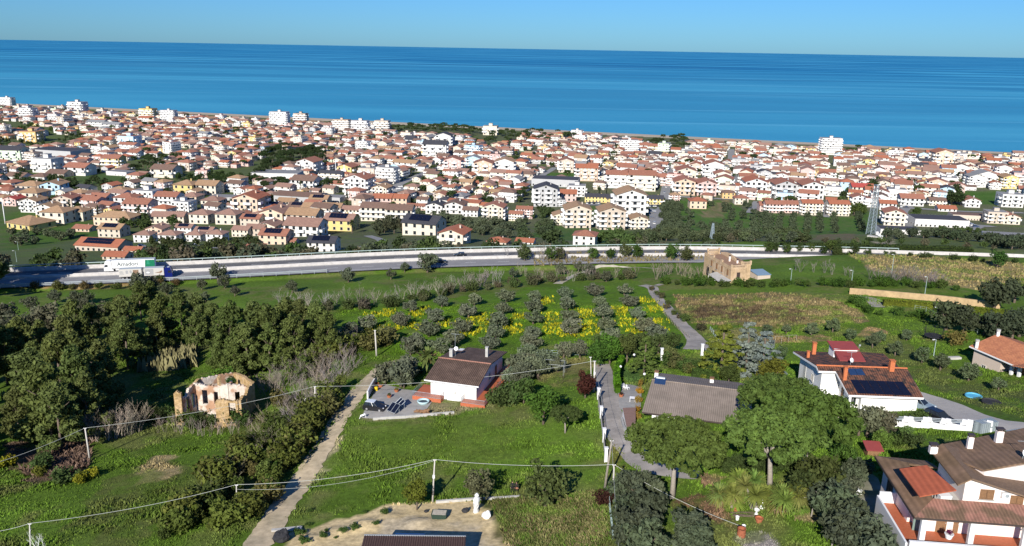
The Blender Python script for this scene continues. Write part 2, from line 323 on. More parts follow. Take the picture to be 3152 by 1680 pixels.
# ground zones: what grows or lies where (polygons seen in the photo, albedo)
GRASS = (.088, .152, .018); DRY = (.20, .165, .075); SOIL = (.56, .44, .245); OLD = (.12, .10, .05); LAWN = (.095, .12, .032); DARKG = (.038, .072, .014)
ZONES = [('H', [(560, 430), (900, 360), (1831, 270), (1831, 640), (1400, 650), (900, 720), (700, 560)], (.085, .165, .012), .45), ('I', [(0, 240), (930, 230), (1190, 630), (1000, 600), (500, 640), (0, 660)], (.085, .165, .012), .45), ('G', [(560, 560), (1831, 420), (1831, 760), (1200, 900), (700, 900), (520, 760)], (.095, .145, .022), .75), ('F', [(700, 900), (1300, 760), (1420, 1000), (900, 1373), (400, 1373)], (.10, .125, .03), .8), ('A', [(-400, 200), (1831, 200), (1831, 1260), (-400, 1330)], (.085, .11, .045), .05), ('B', [(0, 200), (1831, 200), (1831, 1180), (0, 1250)], (.095, .11, .055), .05), ('C', [(0, 100), (1831, 100), (1831, 900), (0, 920)], (.11, .12, .065), .05), ('D', [(0, 150), (2400, 150), (2400, 1010), (0, 900)], (.11, .12, .065), .05),
         ('E', [(330, 190), (960, 185), (955, 250), (330, 255)], (.27, .19, .08), .3),
         ('A', [(0, 930), (300, 900), (900, 1060), (500, 1130), (0, 1210)], (.06, .12, .02), .3), ('A', [(450, 650), (960, 640), (900, 720), (560, 720)], (.06, .11, .03), .2),
         ('C', [(1010, 600), (1440, 610), (1640, 700), (1831, 700), (1831, 850), (970, 850)], (.07, .14, .025), .2), ('C', [(1240, 720), (1440, 600), (1470, 610), (1440, 740)], (.19, .16, .08), .3), ('C', [(400, 650), (670, 650), (670, 715), (390, 715)], (.08, .14, .03), .3),
         ('C', [(170, 410), (390, 420), (390, 460), (170, 455)], (.06, .13, .02), .1), ('C', [(100, 780), (940, 840), (940, 910), (500, 910), (100, 870)], (.06, .12, .025), .2), ('D', [(0, 720), (640, 730), (740, 660), (760, 850), (0, 850)], (.065, .13, .025), .2),
         ('D', [(1390, 540), (1831, 545), (1831, 640), (1400, 640)], (.06, .13, .02), .1), ('D', [(320, 850), (1600, 900), (1831, 1000), (1831, 1020), (300, 930)], (.10, .13, .035), .3), ('D', [(360, 850), (640, 845), (640, 890), (330, 890)], (.15, .12, .07), .3), ('g', [(380, 1160), (700, 1190), (720, 1110), (820, 1110), (820, 1220), (560, 1215)], (.40, .33, .22), .3),
         ('J', [(590, 10), (1000, 10), (1831, 70), (1831, 250), (1500, 260), (1150, 190), (760, 120)], (.25, .20, .09), .5),
         ('I', [(1080, 290), (1500, 285), (1831, 280), (1831, 530), (1240, 500), (1110, 400)], (.175, .135, .065), .5), ('J', [(0, 275), (300, 290), (560, 350), (760, 480), (560, 500), (0, 510)], (.19, .15, .07), .5), ('I', [(1200, 360), (1831, 370), (1831, 450), (1240, 470)], (.085, .062, .035), .6), ('J', [(0, 370), (230, 400), (300, 470), (0, 490)], (.085, .062, .035), .6),
         ('I', [(1340, 540), (1831, 530), (1831, 640), (1400, 640)], (.14, .135, .05), .4), ('J', [(0, 540), (480, 540), (640, 640), (1000, 830), (1180, 960), (1831, 1190), (1831, 900), (1460, 900), (1000, 620), (620, 560)], LAWN, .4), ('J', [(660, 540), (760, 515), (930, 570), (900, 590), (700, 590)], (.30, .21, .10), .2), ('J', [(0, 590), (400, 570), (480, 620), (0, 640)], (.20, .15, .07), .5),
         ('I', [(100, 760), (480, 730), (540, 800), (540, 900), (330, 960), (100, 900)], (.15, .145, .05), .4), ('I', [(735, 800), (860, 810), (850, 930), (740, 930)], (.07, .13, .03), .1),
         ('F', [(860, 960), (1180, 740), (1330, 750), (1250, 850), (1120, 910)], (.30, .24, .12), .8), ('F', [(1330, 1050), (1420, 1040), (1420, 1160), (1200, 1300), (1280, 1150)], (.20, .17, .08), .6), ('F', [(1400, 820), (1600, 820), (1560, 940), (1400, 900)], (.19, .17, .08), .7), ('F', [(0, 640), (640, 640), (620, 900), (140, 930)], (.13, .09, .06), .2), ('F', [(970, 430), (1130, 420), (1100, 450), (1000, 490)], (.33, .27, .14), .2),
         ('a', [(300, 740), (1250, 950), (1700, 1010), (2050, 1050), (2000, 1120), (1450, 1210), (230, 1300), (0, 1290), (160, 960)], (.21, .19, .10), .5),
         ('G', [(90, 1270), (380, 1215), (660, 1130), (900, 1085), (1200, 1075), (1500, 1060), (1630, 1090), (1720, 1230), (1760, 1400), (40, 1400)], SOIL, .0), ('G', [(850, 1180), (1250, 1180), (1560, 1230), (1640, 1400), (700, 1400), (850, 1290)], (.47, .39, .26), .3),
         ('G', [(1660, 1050), (1831, 1030), (1831, 1400), (1760, 1400), (1640, 1090)], (.15, .14, .055), .5), ('K', [(-100, 1040), (560, 990), (610, 1120), (640, 1400), (-100, 1400)], (.165, .15, .062), .5),
         ('G', [(480, 640), (590, 600), (560, 760), (480, 880), (330, 1000), (400, 800)], (.30, .27, .15), .7),
         ('K', [(1090, 1060), (1250, 1000), (1400, 1080), (1480, 1200), (1420, 1280), (1300, 1200), (1150, 1110)], (.135, .085, .05), .3), ('K', [(1420, 1270), (1640, 1260), (1750, 1373), (1480, 1373)], (.25, .23, .21), .4), ('K', [(1250, 860), (1420, 880), (1400, 960), (1280, 950)], (.20, .13, .08), .4), ('K', [(640, 640), (750, 620), (770, 800), (680, 850)], (.13, .125, .03), .1),
         ('L', [(520, 840), (640, 880), (640, 960), (540, 900)], (.36, .28, .16), .3), ('r', [(1310, 810), (1560, 800), (1550, 930), (1400, 950)], (.30, .24, .12), .4), ('K', [(990, 1100), (1120, 1110), (1130, 1373), (1000, 1373)], (.10, .15, .035), .2)]
def inpoly(px, py, poly):
    r = np.zeros(px.shape, bool); k = len(poly)
    for i in range(k):
        x1, y1 = poly[i]; x2, y2 = poly[(i + 1) % k]
        if y1 == y2: continue
        c = ((y1 > py) != (y2 > py)) & (px < (x2 - x1) * (py - y1) / (y2 - y1) + x1); r ^= c
    return r
ZP = [(np.array([topx(c, *q) for q in poly]), np.array(col), f) for c, poly, col, f in ZONES]
rs = np.random.RandomState(4)
def vnoise(x, y, s, seed=0):
    """smooth value noise in 0..1"""
    x = x / s; y = y / s; xi = np.floor(x).astype(int); yi = np.floor(y).astype(int); fx = x - xi; fy = y - yi
    def h(a, b): return (((a * 374761393 + b * 668265263 + seed * 1442695) ^ 0x5bd1e995) * 1274126177 & 0xffffff) / 0xffffff
    fx = fx * fx * (3 - 2 * fx); fy = fy * fy * (3 - 2 * fy)
    return (h(xi, yi) * (1 - fx) + h(xi + 1, yi) * fx) * (1 - fy) + (h(xi, yi + 1) * (1 - fx) + h(xi + 1, yi + 1) * fx) * fy
def zone_color(X, Y, Z):
    px, py, zc = project(X, Y, Z); n1 = vnoise(X, Y, 2.5, 1) - .5; n2 = vnoise(X, Y, 7, 2) - .5
    j = 830 / zc; jx = px + (n1 * 2.2 + n2 * 3.5) * j; jy = py + (n2 * 1.0 + n1 * .8) * j * .5
    c = np.empty(X.shape + (3,)); c[:] = GRASS
    g = vnoise(X, Y, 16, 3) * .6 + vnoise(X, Y, 5, 4) * .4
    c *= (.72 + .5 * g)[..., None]
    dry = np.clip((vnoise(X, Y, 9, 9) * .6 + vnoise(X, Y, 2.2, 10) * .4 - .53) * 4.5, 0, 1) * .62
    c = c * (1 - dry[..., None]) + np.array((.15, .145, .055)) * dry[..., None]
    for poly, col, f in ZP:
        m = inpoly(jx, jy, poly)
        if f > 0:
            a = np.clip((vnoise(X, Y, 1.6, 5) * .5 + vnoise(X, Y, 4.5, 6) * .5 - .5) * 4 + 1.35 - f, 0, 1)
            a = np.maximum(a, .35)
        else: a = np.ones(X.shape)
        a = a * m; sp_ = .82 + .36 * (vnoise(X, Y, 3, 7) * .5 + vnoise(X, Y, 1.2, 8) * .5)
        c = c * (1 - a[..., None]) + (col * sp_[..., None]) * a[..., None]
    t = shore_t(X, Y); c[t < 76] = (.46, .39, .29)
    return c
GC = zone_color(XX, YY, ZZ)
MT['ground'] = mat('ground_cover', rough=.95, noise=.42, scale=1.3, bump=.55, spec=.1, tint='attr', world=True, detail=8)
ny, nx = XX.shape; idx = np.arange(ny * nx).reshape(ny, nx)
quads = np.stack([idx[:-1, :-1], idx[:-1, 1:], idx[1:, 1:], idx[1:, :-1]], -1).reshape(-1, 4)
gm = np_mesh('ground', np.stack([XX, YY, ZZ], -1).reshape(-1, 3), quads, MT['ground'], 4, GC.reshape(-1, 3), smooth=True)
tag(new_obj('ground', gm), kind='structure')
# ---------------------------------------------------------------- sea and sky
m = bpy.data.materials.new('sea_water'); m.use_nodes = True; N = m.node_tree.nodes; L = m.node_tree.links; b = N['Principled BSDF']
geo = N.new('ShaderNodeNewGeometry'); mp = N.new('ShaderNodeMapping'); mp.inputs['Rotation'].default_value = (0, 0, rad(19.5)); mp.inputs['Scale'].default_value = (.00034, .0021, 1); L.new(geo.outputs['Position'], mp.inputs[0])
n1 = N.new('ShaderNodeTexNoise'); n1.inputs['Scale'].default_value = 1.0; n1.inputs['Detail'].default_value = 6; n1.inputs['Distortion'].default_value = .6; L.new(mp.outputs[0], n1.inputs['Vector'])
rp = N.new('ShaderNodeValToRGB'); e = rp.color_ramp.elements
e[0].position = .40; e[0].color = (.004, .12, .27, 1); e[1].position = .63; e[1].color = (.055, .32, .49, 1); x_ = rp.color_ramp.elements.new(.50); x_.color = (.010, .175, .345, 1); L.new(n1.outputs[0], rp.inputs[0])
# shallow water over the sand is paler: depth bands parallel to the shore
mp2 = N.new('ShaderNodeMapping'); mp2.inputs['Rotation'].default_value = (0, 0, -math.atan2(SHE[1], SHE[0])); L.new(geo.outputs['Position'], mp2.inputs[0])
sx = N.new('ShaderNodeSeparateXYZ'); L.new(mp2.outputs[0], sx.inputs[0])
base_d = float(-SHE[1] * SHA[0] + SHE[0] * SHA[1])
mr = N.new('ShaderNodeMapRange'); mr.interpolation_type = 'SMOOTHSTEP'; mr.inputs[1].default_value = base_d + 40; mr.inputs[2].default_value = base_d + 6500; mr.inputs[3].default_value = .6; mr.inputs[4].default_value = 0; L.new(sx.outputs[1], mr.inputs[0])
mx = N.new('ShaderNodeMix'); mx.data_type = 'RGBA'; L.new(mr.outputs[0], mx.inputs[0]); L.new(rp.outputs[0], mx.inputs[6]); mx.inputs[7].default_value = (.055, .315, .47, 1)
mp3 = N.new('ShaderNodeMapping'); mp3.inputs['Rotation'].default_value = (0, 0, rad(17)); mp3.inputs['Scale'].default_value = (.00055, .0105, 1); L.new(geo.outputs['Position'], mp3.inputs[0]); n4 = N.new('ShaderNodeTexNoise'); n4.inputs['Scale'].default_value = 1.0; n4.inputs['Detail'].default_value = 4; n4.inputs['Distortion'].default_value = 1.2; L.new(mp3.outputs[0], n4.inputs['Vector'])
r4 = N.new('ShaderNodeMapRange'); r4.inputs[1].default_value = .56; r4.inputs[2].default_value = .70; r4.inputs[4].default_value = .55; L.new(n4.outputs[0], r4.inputs[0]); mx4 = N.new('ShaderNodeMix'); mx4.data_type = 'RGBA'; L.new(r4.outputs[0], mx4.inputs[0]); L.new(mx.outputs[2], mx4.inputs[6]); mx4.inputs[7].default_value = (.13, .44, .60, 1)
L.new(mx4.outputs[2], b.inputs['Base Color']); b.inputs['Roughness'].default_value = .45; b.inputs['Specular IOR Level'].default_value = .12
n3 = N.new('ShaderNodeTexNoise'); n3.inputs['Scale'].default_value = .16; n3.inputs['Detail'].default_value = 5; L.new(geo.outputs['Position'], n3.inputs['Vector'])
bp = N.new('ShaderNodeBump'); bp.inputs['Strength'].default_value = .6; bp.inputs['Distance'].default_value = 1.2; L.new(n3.outputs[0], bp.inputs['Height']); L.new(bp.outputs[0], b.inputs['Normal'])
MT['sea'] = m
mb = MB(); p0 = SH0 - SHE * 90000; p1 = SH0 + SHE * 90000; nv = -SHN
mb.face([(*(SH0 - SHE * 90000 - nv * 60), 0), (*(SH0 + SHE * 90000 - nv * 60), 0), (*(SH0 + SHE * 90000 + nv * 90000), 0), (*(SH0 - SHE * 90000 + nv * 90000), 0)])
tag(mb.build('sea', MT['sea']), kind='structure')
# ---------------------------------------------------------------- strips that follow the ground
def strip(name, pts, width, material, dz=.07, cols=4, seg=1.6, kind='structure', rough_edge=0.0, seed=1):
    P = [Vector(p) for p in pts]; wd = width if isinstance(width, (list, tuple)) else [width] * len(P)
    Q = []; Wd = []
    def cr(a, b, c, d, t): return .5 * ((2 * b) + (c - a) * t + (2 * a - 5 * b + 4 * c - d) * t * t + (3 * b - a - 3 * c + d) * t ** 3)
    for i in range(len(P) - 1):
        n = max(2, int((P[i + 1] - P[i]).length / seg)); a, b, c, d = P[max(i - 1, 0)], P[i], P[i + 1], P[min(i + 2, len(P) - 1)]
        for k in range(n): Q.append(cr(a, b, c, d, k / n)); Wd.append(wd[i] + (wd[i + 1] - wd[i]) * k / n)
    Q.append(P[-1]); Wd.append(wd[-1]); R = random.Random(seed); mb = MB()
    for i, p in enumerate(Q):
        d = (Q[min(i + 1, len(Q) - 1)] - Q[max(i - 1, 0)]); d.z = 0; d.normalize(); nrm = Vector((-d.y, d.x, 0))
        for j in range(cols + 1):
            o = (j / cols - .5) * Wd[i]
            if rough_edge and j in (0, cols): o += (R.random() - .5) * rough_edge
            q = p + nrm * o; mb.v.append((q.x, q.y, gz(q.x, q.y) + dz))
    for i in range(len(Q) - 1):
        for j in range(cols):
            a = i * (cols + 1) + j; mb.f.append((a, a + cols + 1, a + cols + 2, a + 1)); mb.m.append(0)
    o = mb.build(name, material); tag(o, kind=kind); return o, Q
def sheet(name, poly, material, dz=.08, step=1.0):
    """flat-lying sheet over the ground inside a polygon of ground points"""
    xs = [p[0] for p in poly]; ys = [p[1] for p in poly]; bm = bmesh.new()
    f = bm.faces.new([bm.verts.new((p[0], p[1], 0)) for p in poly]); f.normal_update()
    for ax, lo, hi in ((0, min(xs), max(xs)), (1, min(ys), max(ys))):
        q = lo + step
        while q < hi:
            nrm = (1, 0, 0) if ax == 0 else (0, 1, 0); co = (q, 0, 0) if ax == 0 else (0, q, 0)
            bmesh.ops.bisect_plane(bm, geom=bm.verts[:] + bm.edges[:] + bm.faces[:], plane_co=co, plane_no=nrm); q += step
    for v in bm.verts: v.co.z = gz(v.co.x, v.co.y) + dz
    bmesh.ops.recalc_face_normals(bm, faces=bm.faces[:])
    for f in bm.faces:
        if f.normal.z < 0: f.normal_flip()
    me = bpy.data.meshes.new(name); bm.to_mesh(me); bm.free(); me.materials.append(material)
    return tag(new_obj(name, me), kind='structure')
MT['dirt'] = mat('dirt_track', (.52, .425, .285), .95, .3, .8, .25, world=True, col2=(.40, .335, .225), spec=.1)
MT['lane'] = mat('lane_paving', (.37, .335, .295), .9, .22, .7, .1, world=True, col2=(.29, .265, .235), spec=.15)
MT['drive'] = mat('pale_gravel', (.50, .46, .40), .95, .12, 1.2, .1, world=True, spec=.1)
MT['yard'] = mat('yard_concrete', (.30, .295, .28), .9, .2, .8, .05, world=True, col2=(.36, .34, .31), spec=.2)
strip('dirt_road', [G('G', -190, 1600), G('G', 20, 1310), G('G', 190, 1060), G('G', 330, 860), G('G', 470, 640), G('G', 545, 500), G('G', 620, 390), G('G', 705, 270), G('G', 790, 190), G('G', 860, 120), G('H', 930, 770), G('H', 1050, 735)], [3.7, 3.7, 3.6, 3.5, 3.3, 3.3, 3.4, 3.4, 3.2, 2.8, 2.0, .8], MT['dirt'], rough_edge=.55, seg=.8)
strip('driveway', [G('K', 575, 95), G('K', 592, 150), G('K', 603, 250), G('K', 628, 380), G('K', 655, 500), G('K', 705, 590), G('K', 775, 690), G('K', 860, 790), G('K', 960, 830), G('K', 1130, 865), G('K', 1260, 880)], [3.2, 3.3, 3.4, 3.6, 3.8, 4.2, 3.6, 3.4, 3.4, 2.8, 2.4], MT['lane'], rough_edge=.15)
strip('farm_lane', [G('I', 860, 225), G('I', 930, 240), G('I', 960, 300), G('I', 1060, 410), G('I', 1160, 520), G('I', 1240, 610), G('I', 1250, 680)], [3.6, 3.6, 2.9, 3.0, 3.2, 4.2, 6.0], MT['lane'], rough_edge=.2)
sheet('forecourt', [G('J', *q) for q in [(1085, 975), (1130, 985), (1250, 1020), (1400, 1070), (1560, 1140), (1700, 1180), (1900, 1200), (1900, 1300), (1640, 1240), (1400, 1222), (1215, 1215), (1190, 1130), (1040, 1060)]], MT['drive'])
sheet('side_drive', [G('L', *q) for q in [(735, 850), (800, 900), (850, 1010), (1035, 1373), (1070, 1480), (930, 1480), (870, 1373), (760, 1200), (660, 1040), (640, 970), (690, 880)]], mat('mossy_concrete', (.33, .31, .26), .95, .25, .7, .05, world=True, col2=(.20, .20, .10), spec=.15))
sheet('yard', [G('a', *q) for q in [(330, 740), (560, 790), (690, 830), (960, 860), (960, 950), (1230, 970), (1150, 990), (1000, 1200), (730, 1240), (250, 1280), (60, 1260), (120, 1130), (200, 990)]], MT['yard'])
sheet('terrace_paving', [G('K', *q) for q in [(690, 240), (780, 240), (860, 260), (850, 420), (830, 420), (720, 420), (700, 400), (690, 320)]], MT['yard'], dz=.1)
strip('retaining_lane', [G('J', 650, 300), G('J', 740, 318), G('J', 790, 345), G('J', 800, 380)], [2.6, 3.5, 4.5, 3], MT['lane'])
MT['trackp'] = mat('pale_track', (.42, .39, .30), .95, .2, 1, .1, world=True)
strip('track', [G('I', 980, 108), G('I', 760, 100), G('I', 540, 100), G('I', 440, 135), G('I', 330, 180), G('I', 270, 215)], [.8, 1.0, 1.4, 2.2, 2.6, 3], MT['trackp'], rough_edge=.6)
strip('field_path', [G('C', 960, 1205), G('C', 1000, 1208)], 3, MT['lane'])
# ---------------------------------------------------------------- labels that say where a thing stands in the photo
USED = set()
def where(p, h=1.0):
    x, y, _ = project(np.array(p[0]), np.array(p[1]), np.array(p[2] + h)); return float(x) / 10.24, float(y) / 5.46
def uniq(desc, p, h=1.0):
    a, b = where(p, h)
    for k in range(60):
        s_ = f"{desc}, {a:.0f}% across, {b:.0f}% down" if k == 0 else f"{desc}, {a:.1f}% across, {b:.1f}% down"
        if s_ not in USED: break
        a += .1 * (k > 0)
    if len(s_.replace('.', ' ').replace('-', '-').split()) > 16: print('LONG', s_)
    USED.add(s_); return s_
def bevel(me, w, seg=2):
    bm = bmesh.new(); bm.from_mesh(me); bmesh.ops.remove_doubles(bm, verts=bm.verts[:], dist=1e-4)
    bmesh.ops.bevel(bm, geom=[e for e in bm.edges if len(e.link_faces) == 2 and e.calc_face_angle(0) > .5], offset=w, segments=seg, affect='EDGES', clamp_overlap=True)
    bmesh.ops.recalc_face_normals(bm, faces=bm.faces[:]); bm.to_mesh(me); bm.free(); me.update(); return me
# ---------------------------------------------------------------- motorway
xs = np.arange(-330, 330.1, 4.0); RP = [Vector((x, float(yroad(np.array(x))), 0)) for x in xs]
RN = []
for i in range(len(RP)):
    d = (RP[min(i + 1, len(RP) - 1)] - RP[max(i - 1, 0)]).normalized(); RN.append(Vector((-d.y, d.x, 0)))
def rpt(i, off, z=0.0): return RP[i] + RN[i] * off + Vector((0, 0, ROADZ + z))
def rband(mb, o0, o1, z0=0.0, z1=None, m=0, i0=0, i1=None):
    z1 = z0 if z1 is None else z1
    for i in range(i0, (len(RP) - 1) if i1 is None else i1):
        mb.face([rpt(i, o0, z0), rpt(i + 1, o0, z0), rpt(i + 1, o1, z1), rpt(i, o1, z1)], m)
MT['asphalt_new'] = mat('asphalt_new', (.115, .115, .12), .85, .12, .5, .05, world=True)
MT['asphalt_old'] = mat('asphalt_old', (.235, .23, .228), .9, .14, .5, .05, world=True)
MT['paintline'] = mat('road_paint', (.72, .72, .70), .7, .15, 2, world=True)
mb = MB(); rband(mb, -10.8, -.4, 0, 0, 1); rband(mb, .4, 9.75, 0, 0, 0); rband(mb, -.4, .4, 0, 0, 2)
road = tag(mb.build('motorway', [MT['asphalt_new'], MT['asphalt_old'], MT['concrete']]), kind='structure')
mb = MB()
for o in (-9.2, -1.5, 1.5, 8.9): rband(mb, o - .09, o + .09, .012)
for o in (-5.4, 5.2):
    for i in range(0, len(RP) - 2, 3): rband(mb, o - .09, o + .09, .012, None, 0, i, i + 1)
mb.build('lane_marking', MT['paintline'], road)
def wallband(name, o0, o1, z0, z1, mt, label, cat, i0=0, i1=None, bevel_top=.06):
    mb = MB(); i1 = len(RP) - 1 if i1 is None else i1; b_ = bevel_top
    rband(mb, o0, o0, z0, z1 - b_, 0, i0, i1); rband(mb, o0, o0 + b_, z1 - b_, z1, 0, i0, i1); rband(mb, o0 + b_, o1 - b_, z1, z1, 0, i0, i1); rband(mb, o1 - b_, o1, z1, z1 - b_, 0, i0, i1); rband(mb, o1, o1, z1 - b_, z0, 0, i0, i1)
    for i in (i0, i1): mb.face([rpt(i, o0, z0), rpt(i, o0, z1 - b_), rpt(i, o1, z1 - b_), rpt(i, o1, z0)])
    o = mb.build(name, mt); return tag(o, label, cat)
MT['barrier'] = mat('barrier_concrete', (.50, .48, .45), .85, .22, .6, .1, world=True)
wallband('parapet_wall', 9.5, 9.9, -3.6, 1.25, MT['barrier'], 'long pale concrete parapet wall along the far side of the motorway', 'wall')
md = wallband('median_barrier', -.8, -.42, -.05, .8, MT['barrier'], 'low concrete median barrier between the two carriageways, side nearer the olive grove', 'barrier', bevel_top=.12)
wallband('median_barrier', .42, .8, -.05, .8, MT['barrier'], 'low concrete median barrier between the two carriageways, side nearer the town', 'barrier', bevel_top=.12)
def rail(name, off, z, zt, posts, label, mt, i0, i1, two=True, h=.3, z_base=0):
    t = empty(name, rpt(i0, off, z_base), 0, label, 'guard rail'); o0 = rpt(i0, off, z_base); mb = MB()
    def add(zl, hh, th=.06):
        for i in range(i0, i1):
            a, b, c, d = rpt(i, off - th, zl) - o0, rpt(i + 1, off - th, zl) - o0, rpt(i + 1, off - th, zl + hh) - o0, rpt(i, off - th, zl + hh) - o0
            e, f, g, k = rpt(i, off + th, zl) - o0, rpt(i + 1, off + th, zl) - o0, rpt(i + 1, off + th, zl + hh) - o0, rpt(i, off + th, zl + hh) - o0
            mb.face([a, b, c, d]); mb.face([d, c, g, k]); mb.face([f, e, k, g]); mb.face([b, a, e, f])
    add(zt - h, h); 
    if two: add(zt - h * 2.4, h * .7)
    mb.build('beam', mt, t); pm = MB(); pm.box((0, 0, (zt - z - .08) / 2), (.12, .12, zt - z - .08)); pmesh = pm.mesh('post', mt)
    for i in range(i0, i1 + 1):
        q = rpt(i, off, z) - o0; new_obj('post', pmesh, t, q)
    return t
MT['railgreen'] = mat('rail_paint', (.33, .42, .40), .5, .12, 3)
rail('guard_rail', 9.7, 1.25, 2.15, 4, 'green grey steel railing on top of the motorway parapet wall', MT['railgreen'], 20, 120, False, .26, 1.25)
rail('guard_rail', -10.6, -.3, 1.05, 4, 'galvanised double beam guard rail beside the grassy verge, near the two trucks', MT['metal'], 30, 66, True, .32, 0)
# ---------------------------------------------------------------- vehicles
def wheel_mesh(r, w):
    t = MB(); t.tube([(0, -w / 2, 0), (0, -w / 2 + .03, 0), (0, w / 2 - .03, 0), (0, w / 2, 0)], [r * .9, r, r, r * .9], 14); tm = t.mesh('tyre', MT['rubber'], True)
    q = MB(); q.tube([(0, -w / 2 - .015, 0), (0, w / 2 + .015, 0)], [r * .62, r * .62], 12)
    for k in range(5):
        a = k * 2 * math.pi / 5; q.box((math.cos(a) * r * .33, -w / 2 - .025, math.sin(a) * r * .33), (r * .5, .03, .06), 0, 0, Matrix.Rotation(-a, 3, 'Y'))
    return tm, q.mesh('rim', MT['rim'])
def place_wheels(root, r, w, spots):
    tm, rm = wheel_mesh(r, w)
    for x, y in spots:
        a = new_obj('wheel', tm, root, (x, y, r)); new_obj('rim', rm, a)
def car(loc, rz, color, label, L_=4.0, W_=1.75, H_=1.5, roof=None, suv=False, small=False, name='car', group=None, hatch=True):
    root = empty(name, loc, rz, label, 'car', group); h1 = H_ * (.60 if suv else .56); gc = .2 if suv else .16
    # body: side profile extruded across the width (x forward)
    f = L_ / 2
    prof = [(-f, gc + .12), (-f + .12, gc), (f - .1, gc), (f, gc + .15), (f - .02, h1 * .72), (f - .25, h1 * .86), (f * .42, h1), (-f * .62, h1 + .03), (-f + .06, h1 - .02)]
    mb = MB(); mb.extr(prof, 1, -W_ / 2, W_ / 2); me = bevel(mb.mesh('body', MT['paint']), .07, 2)
    body = new_obj('body', me, root, color=color)
    c0, c1, r0, r1 = -f + .10, f * .40, -f + (.42 if hatch else .9), f * .02       # cabin: base and roof ends
    wb, wt = W_ / 2 - .05, W_ / 2 - .24
    P = lambda x, y, z: (x, y, z)
    zt = H_ - .05
    rb = MB(); rb.box(((r0 + r1) / 2, 0, zt + .02), (r1 - r0 + .12, wt * 2 + .1, .07)); rme = bevel(rb.mesh('roof_panel', MT['paint']), .03, 1)
    new_obj('roof_panel', rme, root, color=roof or color)
    g = MB(); g.face([P(c1, -wb, h1), P(c1, wb, h1), P(r1, wt, zt), P(r1, -wt, zt)]); g.build('windscreen', MT['glass'], root)
    g = MB(); g.face([P(c0, wb, h1), P(c0, -wb, h1), P(r0, -wt, zt), P(r0, wt, zt)]); g.build('rear_window', MT['glass'], root)
    for s in (-1, 1):
        g = MB(); q = [P(c0, s * wb, h1), P(c1, s * wb, h1), P(r1, s * wt, zt), P(r0, s * wt, zt)]; g.face(q if s < 0 else q[::-1]); w_ = g.build('side_window', MT['glass'], root)
        if not small:
            for t_ in (.0, .36, .70, 1.0):
                pb = MB(); a = Vector(q[0]).lerp(Vector(q[1]), t_); b_ = Vector(q[3]).lerp(Vector(q[2]), t_); pb.tube([a + Vector((0, s * .01, 0)), b_ + Vector((0, s * .01, 0))], .05, 4)
                pb.build('pillar', MT['paint'], root, color=color)
    if small: return root
    for s in (-1, 1):
        h = MB(); h.ball((f - .12, s * (W_ / 2 - .28), h1 * .74), (.14, .2, .11)); h.build('headlight', MT['headlamp'], root)
        h = MB(); h.box((-f + .01, s * (W_ / 2 - .18), h1 * .82), (.06, .2, .3)); h.build('tail_light', MT['taillamp'], root)
        h = MB(); h.ball((f * .36, s * (W_ / 2 + .09), h1 + .06), (.07, .11, .08)); h.build('wing_mirror', MT['paint'], root, color=color)
    h = MB(); h.box((f + .005, 0, gc + .2), (.05, W_ * .8, .14)); h.build('bumper', MT['blackmetal'], root)
    r = .31 if not suv else .36
    place_wheels(root, r, .21, [(sx * f * .62, sy * (W_ / 2 - .1)) for sx in (-1, 1) for sy in (-1, 1)])
    return root
def rang(x):
    return math.atan2(float(yroad(np.array(x + 4.0)) - yroad(np.array(x - 4.0))), 8.0)
def on_road(c, zx, zy, off):
    """point on the carriageway with the given offset, below the photo pixel"""
    p = pz(c, zx, zy, ROADZ + .6); i = int(np.argmin([abs(q.x - p.x) for q in RP])); x = p.x; return Vector((x, float(yroad(np.array(x))) + off / math.cos(rang(x)), ROADZ + .01))
for (c, zx, zy, off, colr, lab, fl) in [('B', 1408, 1212, 4.2, (.02, .022, .025), 'black hatchback driving on the far carriageway above the lone olive tree', True), ('C', 808, 948, 4.2, (.03, .035, .04), 'dark grey car on the motorway beside the bare poplar', True), ('C', 1060, 958, 3.6, (.012, .02, .055), 'dark blue car on the motorway, just left of the sandstone villa', True)]:
    p = on_road(c, zx, zy, off); car(p, rang(p.x) + math.pi, colr, lab, 4.3, 1.8, 1.5, suv=False)
p = on_road('H', 1270, 72, -4.2); car(p, rang(p.x), (.02, .025, .03), 'black car half hidden behind the lone olive tree on the motorway verge', 4.2, 1.8, 1.45)
def lettering(txt, size, material, parent, loc, rot, name='lettering', bold=0.0):
    cu = bpy.data.curves.new(name, 'FONT'); cu.body = txt; cu.size = size; cu.extrude = .012; cu.offset = bold; cu.align_x = 'LEFT'
    ob = bpy.data.objects.new(name, cu); COL.objects.link(ob); bpy.context.view_layer.update()
    me = bpy.data.meshes.new_from_object(ob.evaluated_get(bpy.context.evaluated_depsgraph_get())); bpy.data.objects.remove(ob)
    me.materials.clear(); me.materials.append(material); o = new_obj(name, me, parent, loc); o.rotation_euler = rot; return o
MT['truckgreen'] = mat('green_vinyl', (.005, .16, .075), .5)
MT['truckgreen2'] = mat('pale_green_vinyl', (.02, .24, .13), .5)
MT['ink'] = mat('dark_ink', (.02, .05, .055), .6)
MT['trailergrey'] = mat('trailer_roof', (.42, .46, .47), .6, .08, 2)
MT['cream'] = mat('cream_panel', (.50, .48, .44), .6, .05, 2)
MT['greypanel'] = mat('grey_panel', (.33, .33, .33), .6, .06, 2)
MT['bluecab'] = mat('blue_cab_paint', (.004, .012, .13), .3, spec=.6)
